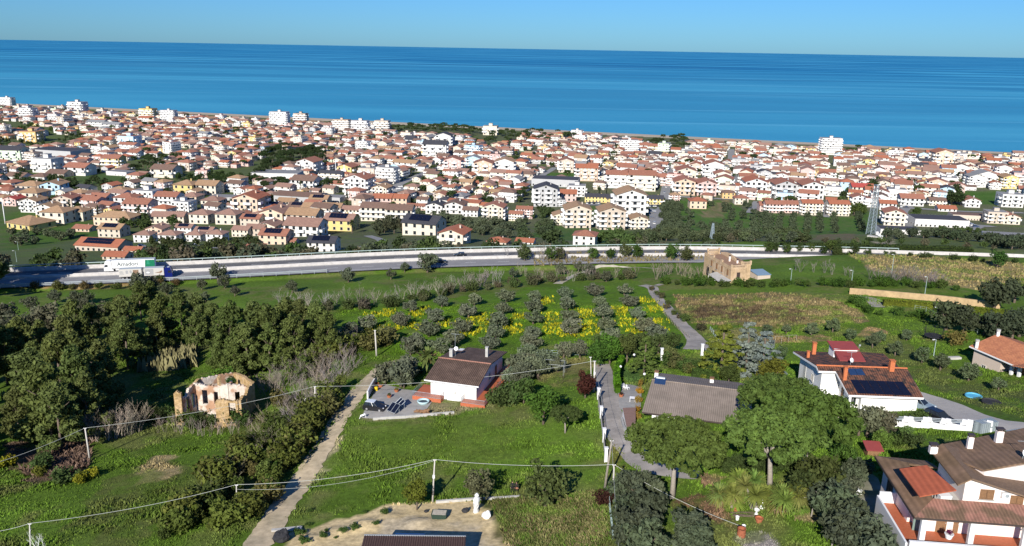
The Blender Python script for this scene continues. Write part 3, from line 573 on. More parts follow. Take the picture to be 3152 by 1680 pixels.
def cab(root, x0, L_, H_, mt, fwd):
    """tractor cab; fwd=-1 nose towards -x"""
    mb = MB(); W_ = 2.45
    pr = [(0, .45), (L_, .45), (L_, H_ - .35), (L_ - .5, H_), (.55, H_ - .05), (.18, H_ * .66), (.0, 1.3)]
    pr = [((x0 + q[0] * (1 if fwd < 0 else -1)), q[1]) for q in pr]
    mb.extr(pr, 1, -W_ / 2, W_ / 2); o = new_obj('cab', bevel(mb.mesh('cab', mt), .08, 2), root)
    s = 1 if fwd < 0 else -1
    g = MB(); g.face([(x0 + s * .04, -1.1, 1.75), (x0 + s * .16, -1.1, H_ * .64), (x0 + s * .16, 1.1, H_ * .64), (x0 + s * .04, 1.1, 1.75)]); g.build('windscreen', MT['glass'], root, (-s * .03, 0, 0))
    for sy in (-1, 1):
        g = MB(); g.box((x0 + s * .75, sy * 1.235, 2.15), (.85, .03, .75)); g.build('side_window', MT['glass'], root)
        h = MB(); h.box((x0 - s * .02, sy * .95, .85), (.06, .4, .22)); h.build('headlight', MT['headlamp'], root)
        h = MB(); h.box((x0 + s * .1, sy * 1.42, 2.1), (.12, .18, .7)); h.build('wing_mirror', mt, root)
p = on_road('e', 480, 470, 5.4); p = on_road('e', 800, 440, 4.6)
tr = empty('articulated_truck', p, rang(p.x), 'white articulated truck with green rear panel and dark lettering, driving towards the left', 'truck')
cab(tr, -8.0, 2.3, 3.75, MT['white'], -1)
mb = MB(); mb.box((1.2, 0, 2.55), (13.4, 2.5, 2.75)); t_ = new_obj('trailer', bevel(mb.mesh('trailer', MT['white']), .04, 1), tr)
mb = MB(); mb.box((1.2, 0, 3.945), (13.38, 2.44, .03)); mb.build('trailer_roof', MT['trailergrey'], tr)
mb = MB(); mb.face([(4.75, -1.262, 1.25), (7.88, -1.262, 1.25), (7.88, -1.262, 3.75), (4.95, -1.262, 3.75)]); mb.build('green_panel', MT['truckgreen'], tr)
mb = MB(); mb.face([(5.3, -1.270, 2.2), (6.4, -1.270, 2.2), (6.0, -1.270, 3.6), (5.6, -1.270, 3.6)]); mb.build('pale_stripe', MT['truckgreen2'], tr)
mb = MB(); mb.box((0, 0, .95), (14.5, 1.1, .3)); mb.box((-5.6, 0, .8), (2.6, 2.3, .55)); mb.build('chassis', MT['blackmetal'], tr)
mb = MB(); mb.box((-4.0, -1.1, .75), (1.0, .2, .5)); mb.box((-6.2, -1.16, .62), (2.1, .16, .5)); mb.build('side_skirt', MT['white'], tr)
lettering('Amadori', 1.85, MT['ink'], tr, (-3.9, -1.27, 2.0), (math.pi / 2, 0, 0), bold=.018)
mb = MB()
for a, w_ in ((-.4, .6), (.45, .35), (1.05, .5), (1.75, .7)): mb.box((a + w_ / 2, -1.265, 1.62), (w_, .02, .10))
mb.build('small_lettering', MT['ink'], tr)
place_wheels(tr, .5, .3, [(x, s * 1.05) for x in (-7.0, -3.3, 4.2, 5.5, 6.8) for s in (-1, 1)])
p = on_road('e', 1330, 540, -6.4)
tr = empty('box_truck', p, rang(p.x), 'blue cab truck pulling two pale grey boxes with pictures on their sides', 'truck')
cab(tr, 8.2, 2.2, 3.5, MT['bluecab'], 1)
mb = MB(); mb.box((8.0 - .9, 0, 3.52), (.7, 1.2, .06)); mb.build('roof_hatch', MT['trailergrey'], tr)
for x0, x1 in ((-7.9, -1.0), (-.3, 5.8)):
    mb = MB(); mb.box2((x0, -1.25, 1.05), (x1, 1.25, 3.55)); new_obj('load_box', bevel(mb.mesh('load_box', MT['cream']), .04, 1), tr)
    mb = MB(); mb.box2((x0 + .05, -1.2, 3.552), (x1 - .05, 1.2, 3.58)); mb.build('box_roof', MT['trailergrey'], tr)
mb = MB(); mb.box2((.0, -1.268, 1.35), (2.6, -1.255, 3.3)); mb.build('grey_picture', MT['greypanel'], tr)
mb = MB(); mb.face([(.3, -1.275, 2.2), (1.0, -1.275, 1.9), (1.6, -1.275, 2.2), (.9, -1.275, 2.45)]); mb.build('white_emblem', MT['white'], tr)
MT['sepia'] = mat('sepia_print', (.22, .14, .09), .6, .6, 3)
mb = MB(); mb.face([(2.9, -1.268, 2.0), (4.9, -1.268, 1.85), (5.3, -1.268, 2.3), (5.2, -1.268, 2.75), (4.4, -1.268, 2.3)]); mb.build('brown_picture', MT['sepia'], tr)
mb = MB(); mb.box2((-3.6, -1.268, 1.6), (-1.9, -1.255, 3.2)); mb.build('brown_picture', MT['sepia'], tr)
mb = MB(); mb.box2((-5.8, -1.268, 2.0), (-5.1, -1.255, 3.1)); mb.box2((-4.6, -1.268, 2.2), (-4.0, -1.255, 3.1)); mb.build('grey_picture', MT['greypanel'], tr)
mb = MB()
for k, hh in enumerate((.7, .9, .9, .6)): mb.box2((-7.6 + k * .3, -1.27, 2.1), (-7.42 + k * .3, -1.255, 2.1 + hh))
mb.box2((-7.7, -1.27, 1.85), (-6.3, -1.255, 1.98)); mb.build('emblem', MT['greypanel'], tr)
mb = MB(); mb.box2((-7.6, -.6, .75), (5.7, .6, 1.0)); mb.build('chassis', MT['blackmetal'], tr)
place_wheels(tr, .48, .3, [(x, s * 1.02) for x in (-6.8, -5.6, -2.0, 1.6, 2.9, 6.9) for s in (-1, 1)])
car(G('a', 265, 1130), rad(-14), (.015, .015, .018), 'small black car with a white roof parked in the concrete yard', 3.75, 1.66, 1.56, roof=(.62, .66, .70))
car(G('J', 1235, 1185), rad(-62) , (.012, .012, .015), 'black estate car parked on the pale gravel forecourt beside the ivy covered pillar', 4.5, 1.82, 1.62, suv=True)
car(G('J', 1100, 1085), rad(-48), (.20, .26, .31), 'blue grey car parked behind the corner of the white villa', 4.2, 1.78, 1.5)
# ---------------------------------------------------------------- the near houses
MT['tilebrown'] = mat('brown_roof_tiles', (.105, .068, .05), .85, .3, 1.6, .5, wave=3.0, wave_amt=.5, col2=(.145, .095, .07))
MT['tilegrey'] = mat('grey_roof_tiles', (.245, .20, .165), .9, .16, .8, .25, wave=3.2, wave_amt=.22, col2=(.20, .165, .135))
MT['tilemix'] = mat('mottled_roof_tiles', (.17, .075, .045), .85, .5, 3.4, .4, wave=2.6, wave_amt=.4, col2=(.05, .035, .03), thr=(.45, .6))
MT['tileorange'] = mat('orange_roof_tiles', (.50, .20, .095), .85, .25, 2.2, .3, wave=3.0, wave_amt=.25, col2=(.42, .16, .08))
MT['tileold'] = mat('old_brown_tiles', (.215, .135, .085), .9, .2, 1.2, .2, wave=1.6, wave_amt=.16, col2=(.165, .105, .06))
MT['tilefine'] = mat('fine_brown_tiles', (.185, .122, .08), .9, .25, 4, .25)
MT['tilered'] = mat('red_canopy_tiles', (.40, .105, .05), .8, .14, 1.5, .2, wave=1.6, wave_amt=.15)
MT['tilepink'] = mat('faded_tiles', (.30, .15, .11), .9, .2, 1.4, .3, wave=3, wave_amt=.2, col2=(.15, .095, .06), thr=(.45, .58))
MT['redmetal'] = mat('dark_red_sheet', (.26, .055, .05), .55, .1, 2)
MT['orangebrick'] = mat('orange_brick', (.48, .15, .06), .85, .25, 6)
MT['palewall'] = mat('pink_white_render', (.80, .70, .64), .85, .05, 1.5)
MT['beige'] = mat('beige_render', (.52, .43, .36), .85, .06, 1.5)
MT['soffit'] = mat('eave_board', (.74, .74, .73), .7, .05, 3)
MT['gutter'] = mat('gutter', (.06, .045, .04), .5)
MT['felt'] = mat('black_felt', (.03, .03, .033), .8, .5, 1.0)
MT['corr'] = mat('corrugated_sheet', (.30, .35, .37), .5, .12, 2, .3, metal=.2, wave=3, wave_amt=.2)
def slab(mb, P4, th=.16, m=0):
    """thick sheet whose top face is the quad P4 (counter-clockwise from above)"""
    P = [Vector(p) for p in P4]; Q = [p - Vector((0, 0, th)) for p in P]; k = len(P)
    mb.face(P, m); mb.face(Q[::-1], m)
    for i in range(k): j = (i + 1) % k; mb.face([P[i], Q[i], Q[j], P[j]], m)
class House:
    def __init__(s, name, loc, deg, label):
        s.r = empty(name, loc, rad(deg), label, 'house'); s.o = Vector(loc); s.a = rad(deg); s.I = Matrix.Translation(s.o) @ Matrix.Rotation(s.a, 4, 'Z'); s.I = s.I.inverted()
    def lp(s, c, zx, zy, z): return s.I @ pz(c, zx, zy, z)
    def part(s, name, mb, mt, smooth=False, parent=None): return mb.build(name, mt, parent or s.r, smooth=smooth)
    def box(s, name, a, b, mt, parent=None, bv=0):
        mb = MB(); mb.box2(a, b); me = mb.mesh(name, mt)
        if bv: bevel(me, bv, 1)
        return new_obj(name, me, parent or s.r)
    def slab(s, name, P4, mt, th=.16, parent=None):
        mb = MB(); slab(mb, P4, th); return mb.build(name, mt, parent or s.r)
    def window(s, x, y, z, w, h, face='front', shutter=None, name='window', open_=0):
        """centre x,y,z on the wall face; face: front (-y), left (-x), right (+x), back"""
        d = {'front': 0, 'left': -math.pi / 2, 'right': math.pi / 2, 'back': math.pi}[face]
        f = MB(); t = .07
        for a in (-1, 1): f.box((a * (w / 2 - t / 2), -.04, 0), (t, .1, h))
        for a in (-1, 1): f.box((0, -.04, a * (h / 2 - t / 2)), (w - 2 * t, .1, t))
        f.box((0, -.035, 0), (.05, .08, h - 2 * t)); fr = f.build(name, MT[shutter or 'frame'], s.r, (x, y, z), d)
        if shutter:
            p = MB()
            for a in (-1, 1):
                for k in range(8): p.box((a * w / 4, -.03, -h / 2 + .14 + k * (h - .2) / 8), (w / 2 - .1, .05, (h - .2) / 8 - .015))
            p.build('shutter', MT[shutter], fr)
        p = MB(); p.box((0, -.012, 0), (w - .04, .02, h - .04)); p.build('pane', MT['glass'], fr)
        si = MB(); si.box((0, -.11, -h / 2 - .05), (w + .2, .24, .07)); si.build('sill', MT['concrete'], fr)
        return fr
    def door(s, x, y, z, w, h, face, mt='brownwood'):
        d = {'front': 0, 'left': -math.pi / 2, 'right': math.pi / 2, 'back': math.pi}[face]
        mb = MB(); mb.box((0, -.03, h / 2), (w, .06, h)); o = mb.build('door', MT[mt], s.r, (x, y, z), d); k = MB(); k.ball((w * .38, -.09, h * .48), .05); k.build('handle', MT['metal'], o); return o
    def chimney(s, x, y, z0, z1, w, d, mt, cap='terracotta', capw=None):
        mb = MB(); mb.box((0, 0, (z1 - z0) / 2), (w, d, z1 - z0)); o = new_obj('chimney', bevel(mb.mesh('chimney', MT[mt]), .02, 1), s.r, (x, y, z0))
        c = MB(); h = z1 - z0
        for a in (-1, 1):
            for b in (-1, 1): c.box((a * (w / 2 - .06), b * (d / 2 - .06), h + .12), (.09, .09, .24))
        c.box((0, 0, h + .27), ((capw or w) + .12, d + .14, .07)); c.box((0, 0, h + .1), (w * .5, d * .5, .2)); c.build('chimney_cap', MT[cap], o); return o
    def antenna(s, x, y, z, h=2.4, dish=True):
        mb = MB(); mb.tube([(0, 0, 0), (0, 0, h)], .03, 5); o = mb.build('antenna_mast', MT['metal'], s.r, (x, y, z))
        a = MB(); a.tube([(-.75, 0, h - .12), (.75, 0, h - .1)], .02, 4)
        for k in range(9): a.tube([(-.7 + k * .175, -.22 + .01 * k, h - .11), (-.7 + k * .175, .22 - .01 * k, h - .11)], .012, 3)
        a.build('aerial', MT['metal'], o)
        if dish:
            d = MB(); n0 = 14
            for i, (r, q) in enumerate(((.05, 0), (.22, .03), (.40, .11))):
                for j in range(n0): t = 2 * math.pi * j / n0; d.v.append((r * math.cos(t), q, r * math.sin(t)))
            for i in range(2):
                for j in range(n0): d.f.append((i * n0 + j, i * n0 + (j + 1) % n0, i * n0 + n0 + (j + 1) % n0, i * n0 + n0 + j)); d.m.append(0)
            d.tube([(0, .05, 0), (0, -.45, -.05)], .015, 3); q = d.build('satellite_dish', MT['plasticw'], o, (.22, -.1, h * .38), rad(35)); q.rotation_euler = (rad(-25), 0, rad(30))
        return o
def railing(h, pts, ht, mt, gap=.16, name='railing'):
    mb = MB(); P = [Vector(p) for p in pts]
    for a, b in zip(P[:-1], P[1:]):
        mb.tube([a + Vector((0, 0, ht)), b + Vector((0, 0, ht))], .035, 4); mb.tube([a + Vector((0, 0, .08)), b + Vector((0, 0, .08))], .02, 4); n = int((b - a).length / gap)
        for k in range(n + 1): q = a.lerp(b, k / max(n, 1)); mb.tube([q, q + Vector((0, 0, ht))], .016, 3, cap=False)
    return mb.build(name, mt, h.r)
def pv_grid(h, name, c00, c10, c11, c01, nx, ny, mt, lift=.09):
    """one panel per cell on the quad c00 (low left), c10 (low right), c11, c01"""
    A, B, C_, D = [Vector(p) for p in (c00, c10, c11, c01)]; n = (B - A).cross(D - A).normalized() * lift
    for i in range(nx):
        for j in range(ny):
            e = .025
            def q(u, v): return A.lerp(B, u).lerp(D.lerp(C_, u), v) + n
            u0, u1, v0, v1 = (i + e) / nx, (i + 1 - e) / nx, (j + e * .7) / ny, (j + 1 - e * .7) / ny
            mb = MB(); slab(mb, [q(u0, v0), q(u1, v0), q(u1, v1), q(u0, v1)], .05); mb.build(name, mt, h.r)
# --- white house with the brown roof
z0 = 71.0; A = House('house', (*pz('a', 1010, 675, 75.8)[:2], z0), -15.7, 'white single storey house with dark brown gable roof and red tiled corner terraces'); e = 75.8 - z0; L0, D0, ry, rz_ = 10.0, 17.6, 7.0, 1.5
rf = A.slab('roof', [(0, 0, e), (L0, 0, e), (L0, ry, e + rz_), (0, ry, e + rz_)], MT['tilebrown'], .14); r2 = A.slab('roof', [(0, ry + .02, e + rz_), (L0, ry + .02, e + rz_), (L0, D0, e + .05), (2.0, D0, e + .05), (2.0, 14.2, e + .5), (0, 14.2, e + .5)], MT['tilebrown'], .14)
mb = MB(); mb.tube([(-.05, ry, e + rz_ + .02), (L0 + .05, ry, e + rz_ + .02)], .15, 6); mb.build('ridge_tiles', MT['tilepink'], rf)
mb = MB(); i_ = .75; zt = e - .15
mb.extr([(1.0, -.5), (D0 - .8, -.5), (D0 - .8, zt + .1), (ry, zt + rz_ - .05), (1.0, zt + .17)], 0, .8, L0 - .75); A.part('wall', mb, MT['wallwhite'])
mb = MB(); mb.box2((0, -.06, e - .24), (L0, .0, e - .02)); mb.box2((-.05, 0, e - .24), (0, .4, e - .02)); mb.build('gutter', MT['soffit'], A.r)
mb = MB(); mb.box2((-2.0, -.7, .0), (3.3, 1.0, 1.75)); mb.box2((-2.0, 1.0, 0), (.8, 4.6, 1.78)); mb.build('terrace', MT['redtile'], A.r)
mb = MB(); mb.box2((-2.05, -.75, -.4), (3.35, -.7, .55)); mb.build('terrace_plinth', MT['concrete'], A.r)
railing(A, [(-1.95, 3.6, 1.78), (-1.95, -.65, 1.75), (3.25, -.65, 1.75), (3.25, .9, 1.75)], .85, MT['metal'])
mb = MB(); mb.box2((7.0, -.9, .0), (11.4, 1.0, 1.75)); mb.box2((9.25, 1.0, -1), (11.4, 20.5, 1.77)); mb.build('terrace', MT['redtile'], A.r)
railing(A, [(7.05, .9, 1.75), (7.05, -.85, 1.75), (11.35, -.85, 1.75), (11.35, 9, 1.77)], .85, MT['metal'])
mb = MB()
for k in range(4): mb.box2((11.4 + k * .35, 15.2, .1), (11.75 + k * .35, 17.4, 1.4 - k * .35))
mb.build('steps', MT['redtile'], A.r)
A.window(5.4, 1.0, 2.6, .3, .3, 'front'); A.window(1.4 - .6, 2.6, 3.2, .9, 1.2, 'left'); A.window(L0 - .75, 8.5, 3.4, 1.0, 1.1, 'right'); A.door(L0 - .75, 12.5, 1.78, 1.0, 2.1, 'right'); A.window(3.6, 1.0, 1.0, .6, .5, 'front', name='vent_window')
q = A.lp('a', 1418, 335, 77.0); A.chimney(q.x, q.y, e + .95, e + 2.45, .62, .55, 'concrete', 'concrete'); q = A.lp('a', 1955, 330, 76.7); A.chimney(q.x, q.y, e + .6, e + 2.5, .5, .5, 'concrete', 'concrete'); q = A.lp('a', 1477, 325, 77.0); A.antenna(q.x, q.y, e + 1.0, 4.6)
# --- grey roofed bungalow
z0 = 74.6; B = House('house', (*pz('I', 860, 1115, 78.0)[:2], z0), -16.1, 'long white bungalow with a plain grey brown tiled roof behind the umbrella pine'); e = 78 - z0; LB, DB, ry, rz_ = 16.2, 17.0, 8.6, 2.0
b1 = B.slab('roof', [(0, 0, e), (LB, 0, e), (LB, ry, e + rz_), (.4, ry, e + rz_)], MT['tilegrey'], .14); B.slab('roof', [(.4, ry + .02, e + rz_), (LB, ry + .02, e + rz_), (LB - .6, DB, e), (.9, DB, e)], MT['tilegrey'], .14)
mb = MB(); mb.tube([(.3, ry, e + rz_ + .02), (LB, ry, e + rz_ + .02)], .12, 6); mb.build('ridge_tiles', MT['tilegrey'], b1)
mb = MB(); mb.extr([(.8, -3), (DB - .8, -3), (DB - .8, e - .02), (ry, e + rz_ - .2), (.8, e + .02)], 0, 1.5, LB - .8); B.part('wall', mb, MT['wallwhite'])
mb = MB(); mb.box2((0, -.1, e - .22), (LB, 0, e - .02)); mb.build('gutter', MT['gutter'], B.r); mb = MB(); mb.tube([(3.4, .72, e - .1), (3.4, .72, -1)], .05, 5); mb.build('drainpipe', MT['gutter'], B.r)
B.box('terrace', (-1.2, -.2, -1.5), (1.5, DB - 2, .15), MT['redtile'])
B.window(5.6, .8, 1.9, 1.7, 1.2, 'front', 'brownwood'); B.window(11.5, .8, 1.9, 1.2, 1.2, 'front', 'brownwood'); B.window(1.5, 4, 1.7, 1.2, 1.3, 'left', 'brownwood'); B.door(1.5, 8, .15, 1, 2.1, 'left')
for qx, qy in ((963, 858), (1352, 905)):
    q = B.lp('I', qx, qy, 79.0); B.chimney(q.x, q.y, e + .6, e + 1.5, .62, .62, 'wallwhite', 'brownwood')
q = B.lp('I', 990, 900, 79.9); mb = MB(); mb.tube([(-.7, .35, .55), (.7, .35, .55)], .26, 10); hw = mb.build('water_tank', MT['metal'], B.r, (q.x, q.y, e + 1.75)); mb = MB(); slab(mb, [(-.9, -1.0, .02), (.9, -1.0, .02), (.9, .2, .6), (-.9, .2, .6)], .08); mb.build('solar_collector', MT['pvblue'], hw); mb = MB(); mb.tube([(-.8, .5, -.2), (-.8, .3, .5)], .03, 4); mb.tube([(.8, .5, -.2), (.8, .3, .5)], .03, 4); mb.build('stand', MT['metal'], hw)
# --- small lean-to shed beside the drive
q1 = pz('q', 855, 470, 77.2); q2 = pz('q', 1105, 460, 77.4); q3 = pz('q', 1100, 830, 77.2); q4 = pz('q', 930, 835, 77.0); ce = (q1 + q2 + q3 + q4) / 4; ce.z = 74.6
sh = empty('shed', ce, 0, 'small open fronted shed with flat brown roof beside the grey driveway', 'shed'); mb = MB(); slab(mb, [q - ce for q in (q4, q3, q2, q1)], .12); mb.build('roof', mat('brown_sheet', (.21, .13, .105), .8, .15, 2), sh)
mb = MB(); P = [q - ce for q in (q4, q3, q2, q1)]
mb.face([(P[1].x, P[1].y, -1), (P[2].x, P[2].y, -1), (P[2].x, P[2].y, P[2].z - .13), (P[1].x, P[1].y, P[1].z - .13)]); mb.face([(P[3].x, P[3].y, -1), (P[0].x, P[0].y, -1), (P[0].x, P[0].y, P[0].z - .13), (P[3].x, P[3].y, P[3].z - .13)]); mb.face([(P[2].x, P[2].y, -1), (P[3].x, P[3].y, -1), (P[3].x, P[3].y, P[3].z - .13), (P[2].x, P[2].y, P[2].z - .13)])
mb.build('wall', MT['wallwhite'], sh)
mb = MB(); mb.box(((P[0].x * .35 + P[1].x * .65), P[0].y + .25, .55), (1.5, .12, 2.2)); mb.build('door', MT['cream'], sh)
# --- white villa with solar roof
z0 = 77.0; Cc = House('villa', (*pz('b', 1040, 855, 80.5)[:2], z0), -2.7, 'white villa with mottled brown roof carrying a black solar array and brick chimneys'); e = 80.5 - z0; r_ = 2.0; ry = 7.0
c1 = Cc.slab('roof', [(0, 0, e), (11.5, 0, e), (11.5, ry, e + r_), (-3.1, ry, e + r_), (-3.1, 5.7, e + r_ * 5.7 / 7), (-.35, 5.7, e + r_ * 5.7 / 7)], MT['tilemix'], .18)
Cc.slab('roof', [(-3.1, ry + .02, e + r_), (8.0, ry + .02, e + r_), (8.0, 12.3, e + 1.15), (-3.3, 18.8, e + .1), (-3.1, 13, e + 1.02)][:2] + [(8.0, 13.0, e + 1.0), (8.0, 18.8, e + .1), (-3.4, 18.8, e + .1)], MT['tilemix'], .18); Cc.slab('roof', [(8.02, 11.6, e + .55), (12.4, 11.6, e + .35), (12.2, 18.4, e + .3), (8.02, 18.4, e + .5)], MT['tilemix'], .18)
mb = MB(); mb.tube([(-3.1, ry, e + r_ + .03), (11.5, ry, e + r_ + .03)], .15, 6); mb.build('ridge_tiles', MT['orangebrick'], c1)
def fascia(h, pts, ht=.3, mt='soffit', name='fascia'):
    mb = MB()
    for a, b in zip(pts[:-1], pts[1:]):
        a, b = Vector(a), Vector(b); d = (b - a).normalized(); n = Vector((d.y, -d.x, 0)) * .06; mb.face([a + n - Vector((0, 0, ht)), b + n - Vector((0, 0, ht)), b + n, a + n]); mb.face([a + n, b + n, b, a]); mb.face([b + n - Vector((0, 0, ht)), a + n - Vector((0, 0, ht)), a - Vector((0, 0, ht)), b - Vector((0, 0, ht))])
    return mb.build(name, MT[mt], h.r)
fascia(Cc, [(-3.4, 18.8, e - .02), (-3.1, ry, e + r_ - .1), (-3.1, 5.7, e + r_ * 5.7 / 7 - .06), (-.35, 5.7, e + r_ * 5.7 / 7 - .06), (0, 0, e - .06), (11.5, 0, e - .06), (11.5, ry, e + r_ - .1)], .32); fascia(Cc, [(8.02, 11.6, e + .5), (12.4, 11.6, e + .3), (12.2, 18.4, e + .2)], .3)
mb = MB(); mb.extr([(.9, -2), (6.9, -2), (6.9, e + 1.7), (.9, e + .05)], 0, 2.4, 11.1); mb.extr([(2.0, -2), (6.9, -2), (6.9, e + 1.7), (2.0, e + .35)], 0, .7, 2.4); mb.extr([(6.3, -2), (18, -2), (18, e - .05), (7.0, e + 1.75), (6.3, e + 1.5)], 0, -2.3, 7.9); mb.box2((7.9, 6.9, -2), (11.4, 17.6, e + .2)); Cc.part('wall', mb, MT['wallwhite'])
Cc.box('pillar', (.25, .2, -1.5), (.6, .55, e - .15), MT['soffit']); Cc.window(1.55, 2.0, 1.7, 1.0, 1.7, 'front'); Cc.window(.7, 4.4, 1.9, .9, 1.8, 'left', 'brownwood'); Cc.window(-2.3, 10.5, 2.0, 1.3, 1.1, 'left'); Cc.door(-2.3, 14.8, .2, 1.2, 2.2, 'left', 'frame'); mb = MB(); mb.tube([(.75, .9, e - .2), (.75, .9, -1)], .05, 5); mb.build('drainpipe', MT['gutter'], Cc.r); Cc.box('air_conditioner', (-.1, 2.6, 1.0), (.7, 3.5, 1.7), MT['soffit'])
def onplane(h, c, zx, zy, A, B, C_):
    """local point where the photo pixel meets the local plane A,B,C"""
    n = (Vector(B) - Vector(A)).cross(Vector(C_) - Vector(A)); d = h.I.to_3x3() @ Vector(ray(c, zx, zy)); o = h.I @ Vector((0, 0, CAM_H)); t = (Vector(A) - o).dot(n) / d.dot(n); return o + d * t
FRONT = ((0, 0, e), (11.5, 0, e), (11.5, ry, e + r_)); BACK = ((0, ry, e + r_), (8, ry, e + r_), (0, 18.8, e + .1))
pv = [onplane(Cc, 'b', *q, *FRONT) for q in ((1180, 840), (2005, 875), (1850, 668), (1060, 637))]; pv_grid(Cc, 'solar_panel', *pv, 6, 4, MT['pv'])
pv = [onplane(Cc, 'b', *q, *FRONT) for q in ((1062, 568), (1295, 570), (1235, 475), (1010, 470))]; pv_grid(Cc, 'solar_collector', *pv, 2, 1, MT['pvblue'], .14)
for (qx, qy, hh, w_, pl_) in ((978, 625, 1.9, .55, FRONT), (1682, 490, 1.5, .75, FRONT), (510, 245, 1.9, .62, BACK), (425, 295, .9, .45, BACK)):
    q = onplane(Cc, 'b', qx, qy, *pl_); Cc.chimney(q.x, q.y, q.z - .2, q.z + hh, w_, w_, 'orangebrick', 'orangebrick')
q = onplane(Cc, 'b', 1065, 405, *BACK); Cc.antenna(q.x, q.y, q.z, 2.3); q = onplane(Cc, 'b', 1185, 240, *BACK); mb = MB(); mb.tube([(0, 0, 0), (0, 0, 1.6)], .03, 5); mb.box((.1, 0, 1.6), (.3, .1, .3)); mb.build('mast', MT['metal'], Cc.r, q)
q = [onplane(Cc, 'b', *p_, *BACK) for p_ in ((905, 350), (1290, 358))]; x0, x1, y0 = q[0].x, q[1].x, q[0].y; zb = q[0].z
mb = MB(); slab(mb, [(x0, y0, zb + .12), (x1, y0, zb + .12), (x1, y0 + 3.0, zb + .75), (x0, y0 + 3.0, zb + .75)], .5); mb.build('dormer', MT['redmetal'], Cc.r); mb = MB(); slab(mb, [(x0 - .2, y0 + 3.1, zb + .95), (x1 - .1, y0 + 3.1, zb + 1.1), (x1 - .3, y0 + 6.0, zb + 1.5), (x0 - .4, y0 + 6.0, zb + 1.5)], .16); mb.build('dormer_roof', MT['redmetal'], Cc.r); mb = MB(); mb.box2((x0, y0 + 3.15, zb - .8), (x1 - .4, y0 + 5.8, zb + 1.0)); mb.build('dormer_wall', MT['wallwhite'], Cc.r)
t = [pz('b', *q, 77.6) for q in ((1500, 1110), (1850, 1150), (2000, 1300), (1600, 1290))]; ce = sum(t, Vector()) / 4; ce.z = 75.2
fr = empty('carport', ce, 0, 'low black felt covered flat roof below the white villa wall', 'carport'); mb = MB(); slab(mb, [q - ce for q in (t[3], t[2], t[1], t[0])], .15); mb.build('roof', MT['felt'], fr); mb = MB()
for k in (2, 3): mb.tube([(t[k].x - ce.x, t[k].y - ce.y + .15, 0), (t[k].x - ce.x, t[k].y - ce.y + .15, 2.3)], .12, 4)
mb.box2((t[3].x - ce.x, t[3].y - ce.y + .1, -1), (t[2].x - ce.x, t[3].y - ce.y + .4, 2.2)); mb.build('wall', MT['wallwhite'], fr)
# --- beige house with the orange roof
z0 = 73.6; p0 = pz('t', 660, 752, 77.6); p1 = pz('t', 1345, 1045, 77.6); ang = math.degrees(math.atan2((p1 - p0).y, (p1 - p0).x)); Dd = House('house', (p0.x, p0.y, z0), ang, 'beige house with bright orange tiled gable roof and white chimneys'); e = 77.6 - z0; LD = (p1 - p0).length
d1 = Dd.slab('roof', [(0, 0, e), (LD, 0, e), (LD, 6.2, e + 1.9), (0, 6.2, e + 1.9)], MT['tileorange'], .16); Dd.slab('roof', [(0, 6.22, e + 1.9), (LD, 6.22, e + 1.9), (LD, 12.4, e), (0, 12.4, e)], MT['tileorange'], .16); Dd.slab('roof', [(LD + .02, -1.5, e + .4), (LD + 7, -1.5, e + 2.0), (LD + 7, 9, e + 2.0), (LD + .02, 9, e + .4)], MT['tileorange'], .16)
fascia(Dd, [(0, 12, e - .02), (0, 6.2, e + 1.85), (0, 0, e - .05), (LD, 0, e - .05)], .25)
mb = MB(); mb.extr([(.7, -1.5), (11.7, -1.5), (11.7, e + .02), (6.2, e + 1.7), (.7, e + .02)], 0, .6, LD * .62); mb.extr([(2.6, -1.5), (11.7, -1.5), (11.7, e + .02), (6.2, e + 1.7), (2.6, e + .5)], 0, LD * .62, LD + 6); mb.box2((LD * .62, .7, -1.5), (LD + 5, 2.6, .9)); Dd.part('wall', mb, MT['beige'])
for x_ in (LD * .8, LD - .6): Dd.box('pillar', (x_, .75, .9), (x_ + .5, 1.2, e - .1), MT['soffit'])
Dd.window(3.4, .7, .9, 1.0, .7, 'front'); Dd.window(6.2, .7, .55, 1.2, .8, 'front'); Dd.door(LD * .72, 2.6, .9, 1.1, 2.2, 'front'); Dd.door(LD * .92, 2.6, .9, 1.1, 2.2, 'front'); railing(Dd, [(LD * .63, .75, .9), (LD * .8, .75, .9)], .8, MT['blackmetal'])
for qx, qy, zz in ((762, 755, 78.1), (1060, 610, 79.4)):
    q = Dd.lp('t', qx, qy, zz); mb = MB(); mb.tube([(0, 0, -.4), (0, 0, .9)], .3, 12); o = mb.build('chimney', MT['wallwhite'], Dd.r, (q.x, q.y, zz - z0)); mb = MB(); mb.tube([(0, 0, .9), (0, 0, 1.3)], .38, 12); mb.build('chimney_cap', MT['concrete'], o)
# --- big pink-white house at the lower edge
z0 = 84.0; E_ = House('house', (*pz('c', 635, 1050, 88.8)[:2], z0), -6.3, 'big pale pink house with brown tiled roofs, roof terrace and long front porch'); w = E_; e = 88.8 - z0
f1 = w.slab('roof', [(0, 0, e), (14, 0, e), (14, 2.5, e + .75), (2.5, 2.5, e + .75)], MT['tilepink'], .15); w.slab('roof', [(0, 0, e), (2.48, 2.5, e + .75), (2.48, 9.4, e + .75), (2.48, 9.4, e + .75), (0, 12.4, e)][:3] + [(2.48, 10.0, e + .75), (0, 12.6, e)], MT['tileold'], .15); w.slab('roof', [(0.02, 12.6, e), (2.5, 10.0, e + .75), (2.5, 9.6, e + .75), (5.4, 9.2, e + .75), (5.4, 12.2, e)][::-1], MT['tileold'], .15)
fascia(w, [(0, 12.6, e - .05), (0, 0, e - .05), (14, 0, e - .05)], .2, 'gutter', 'gutter')
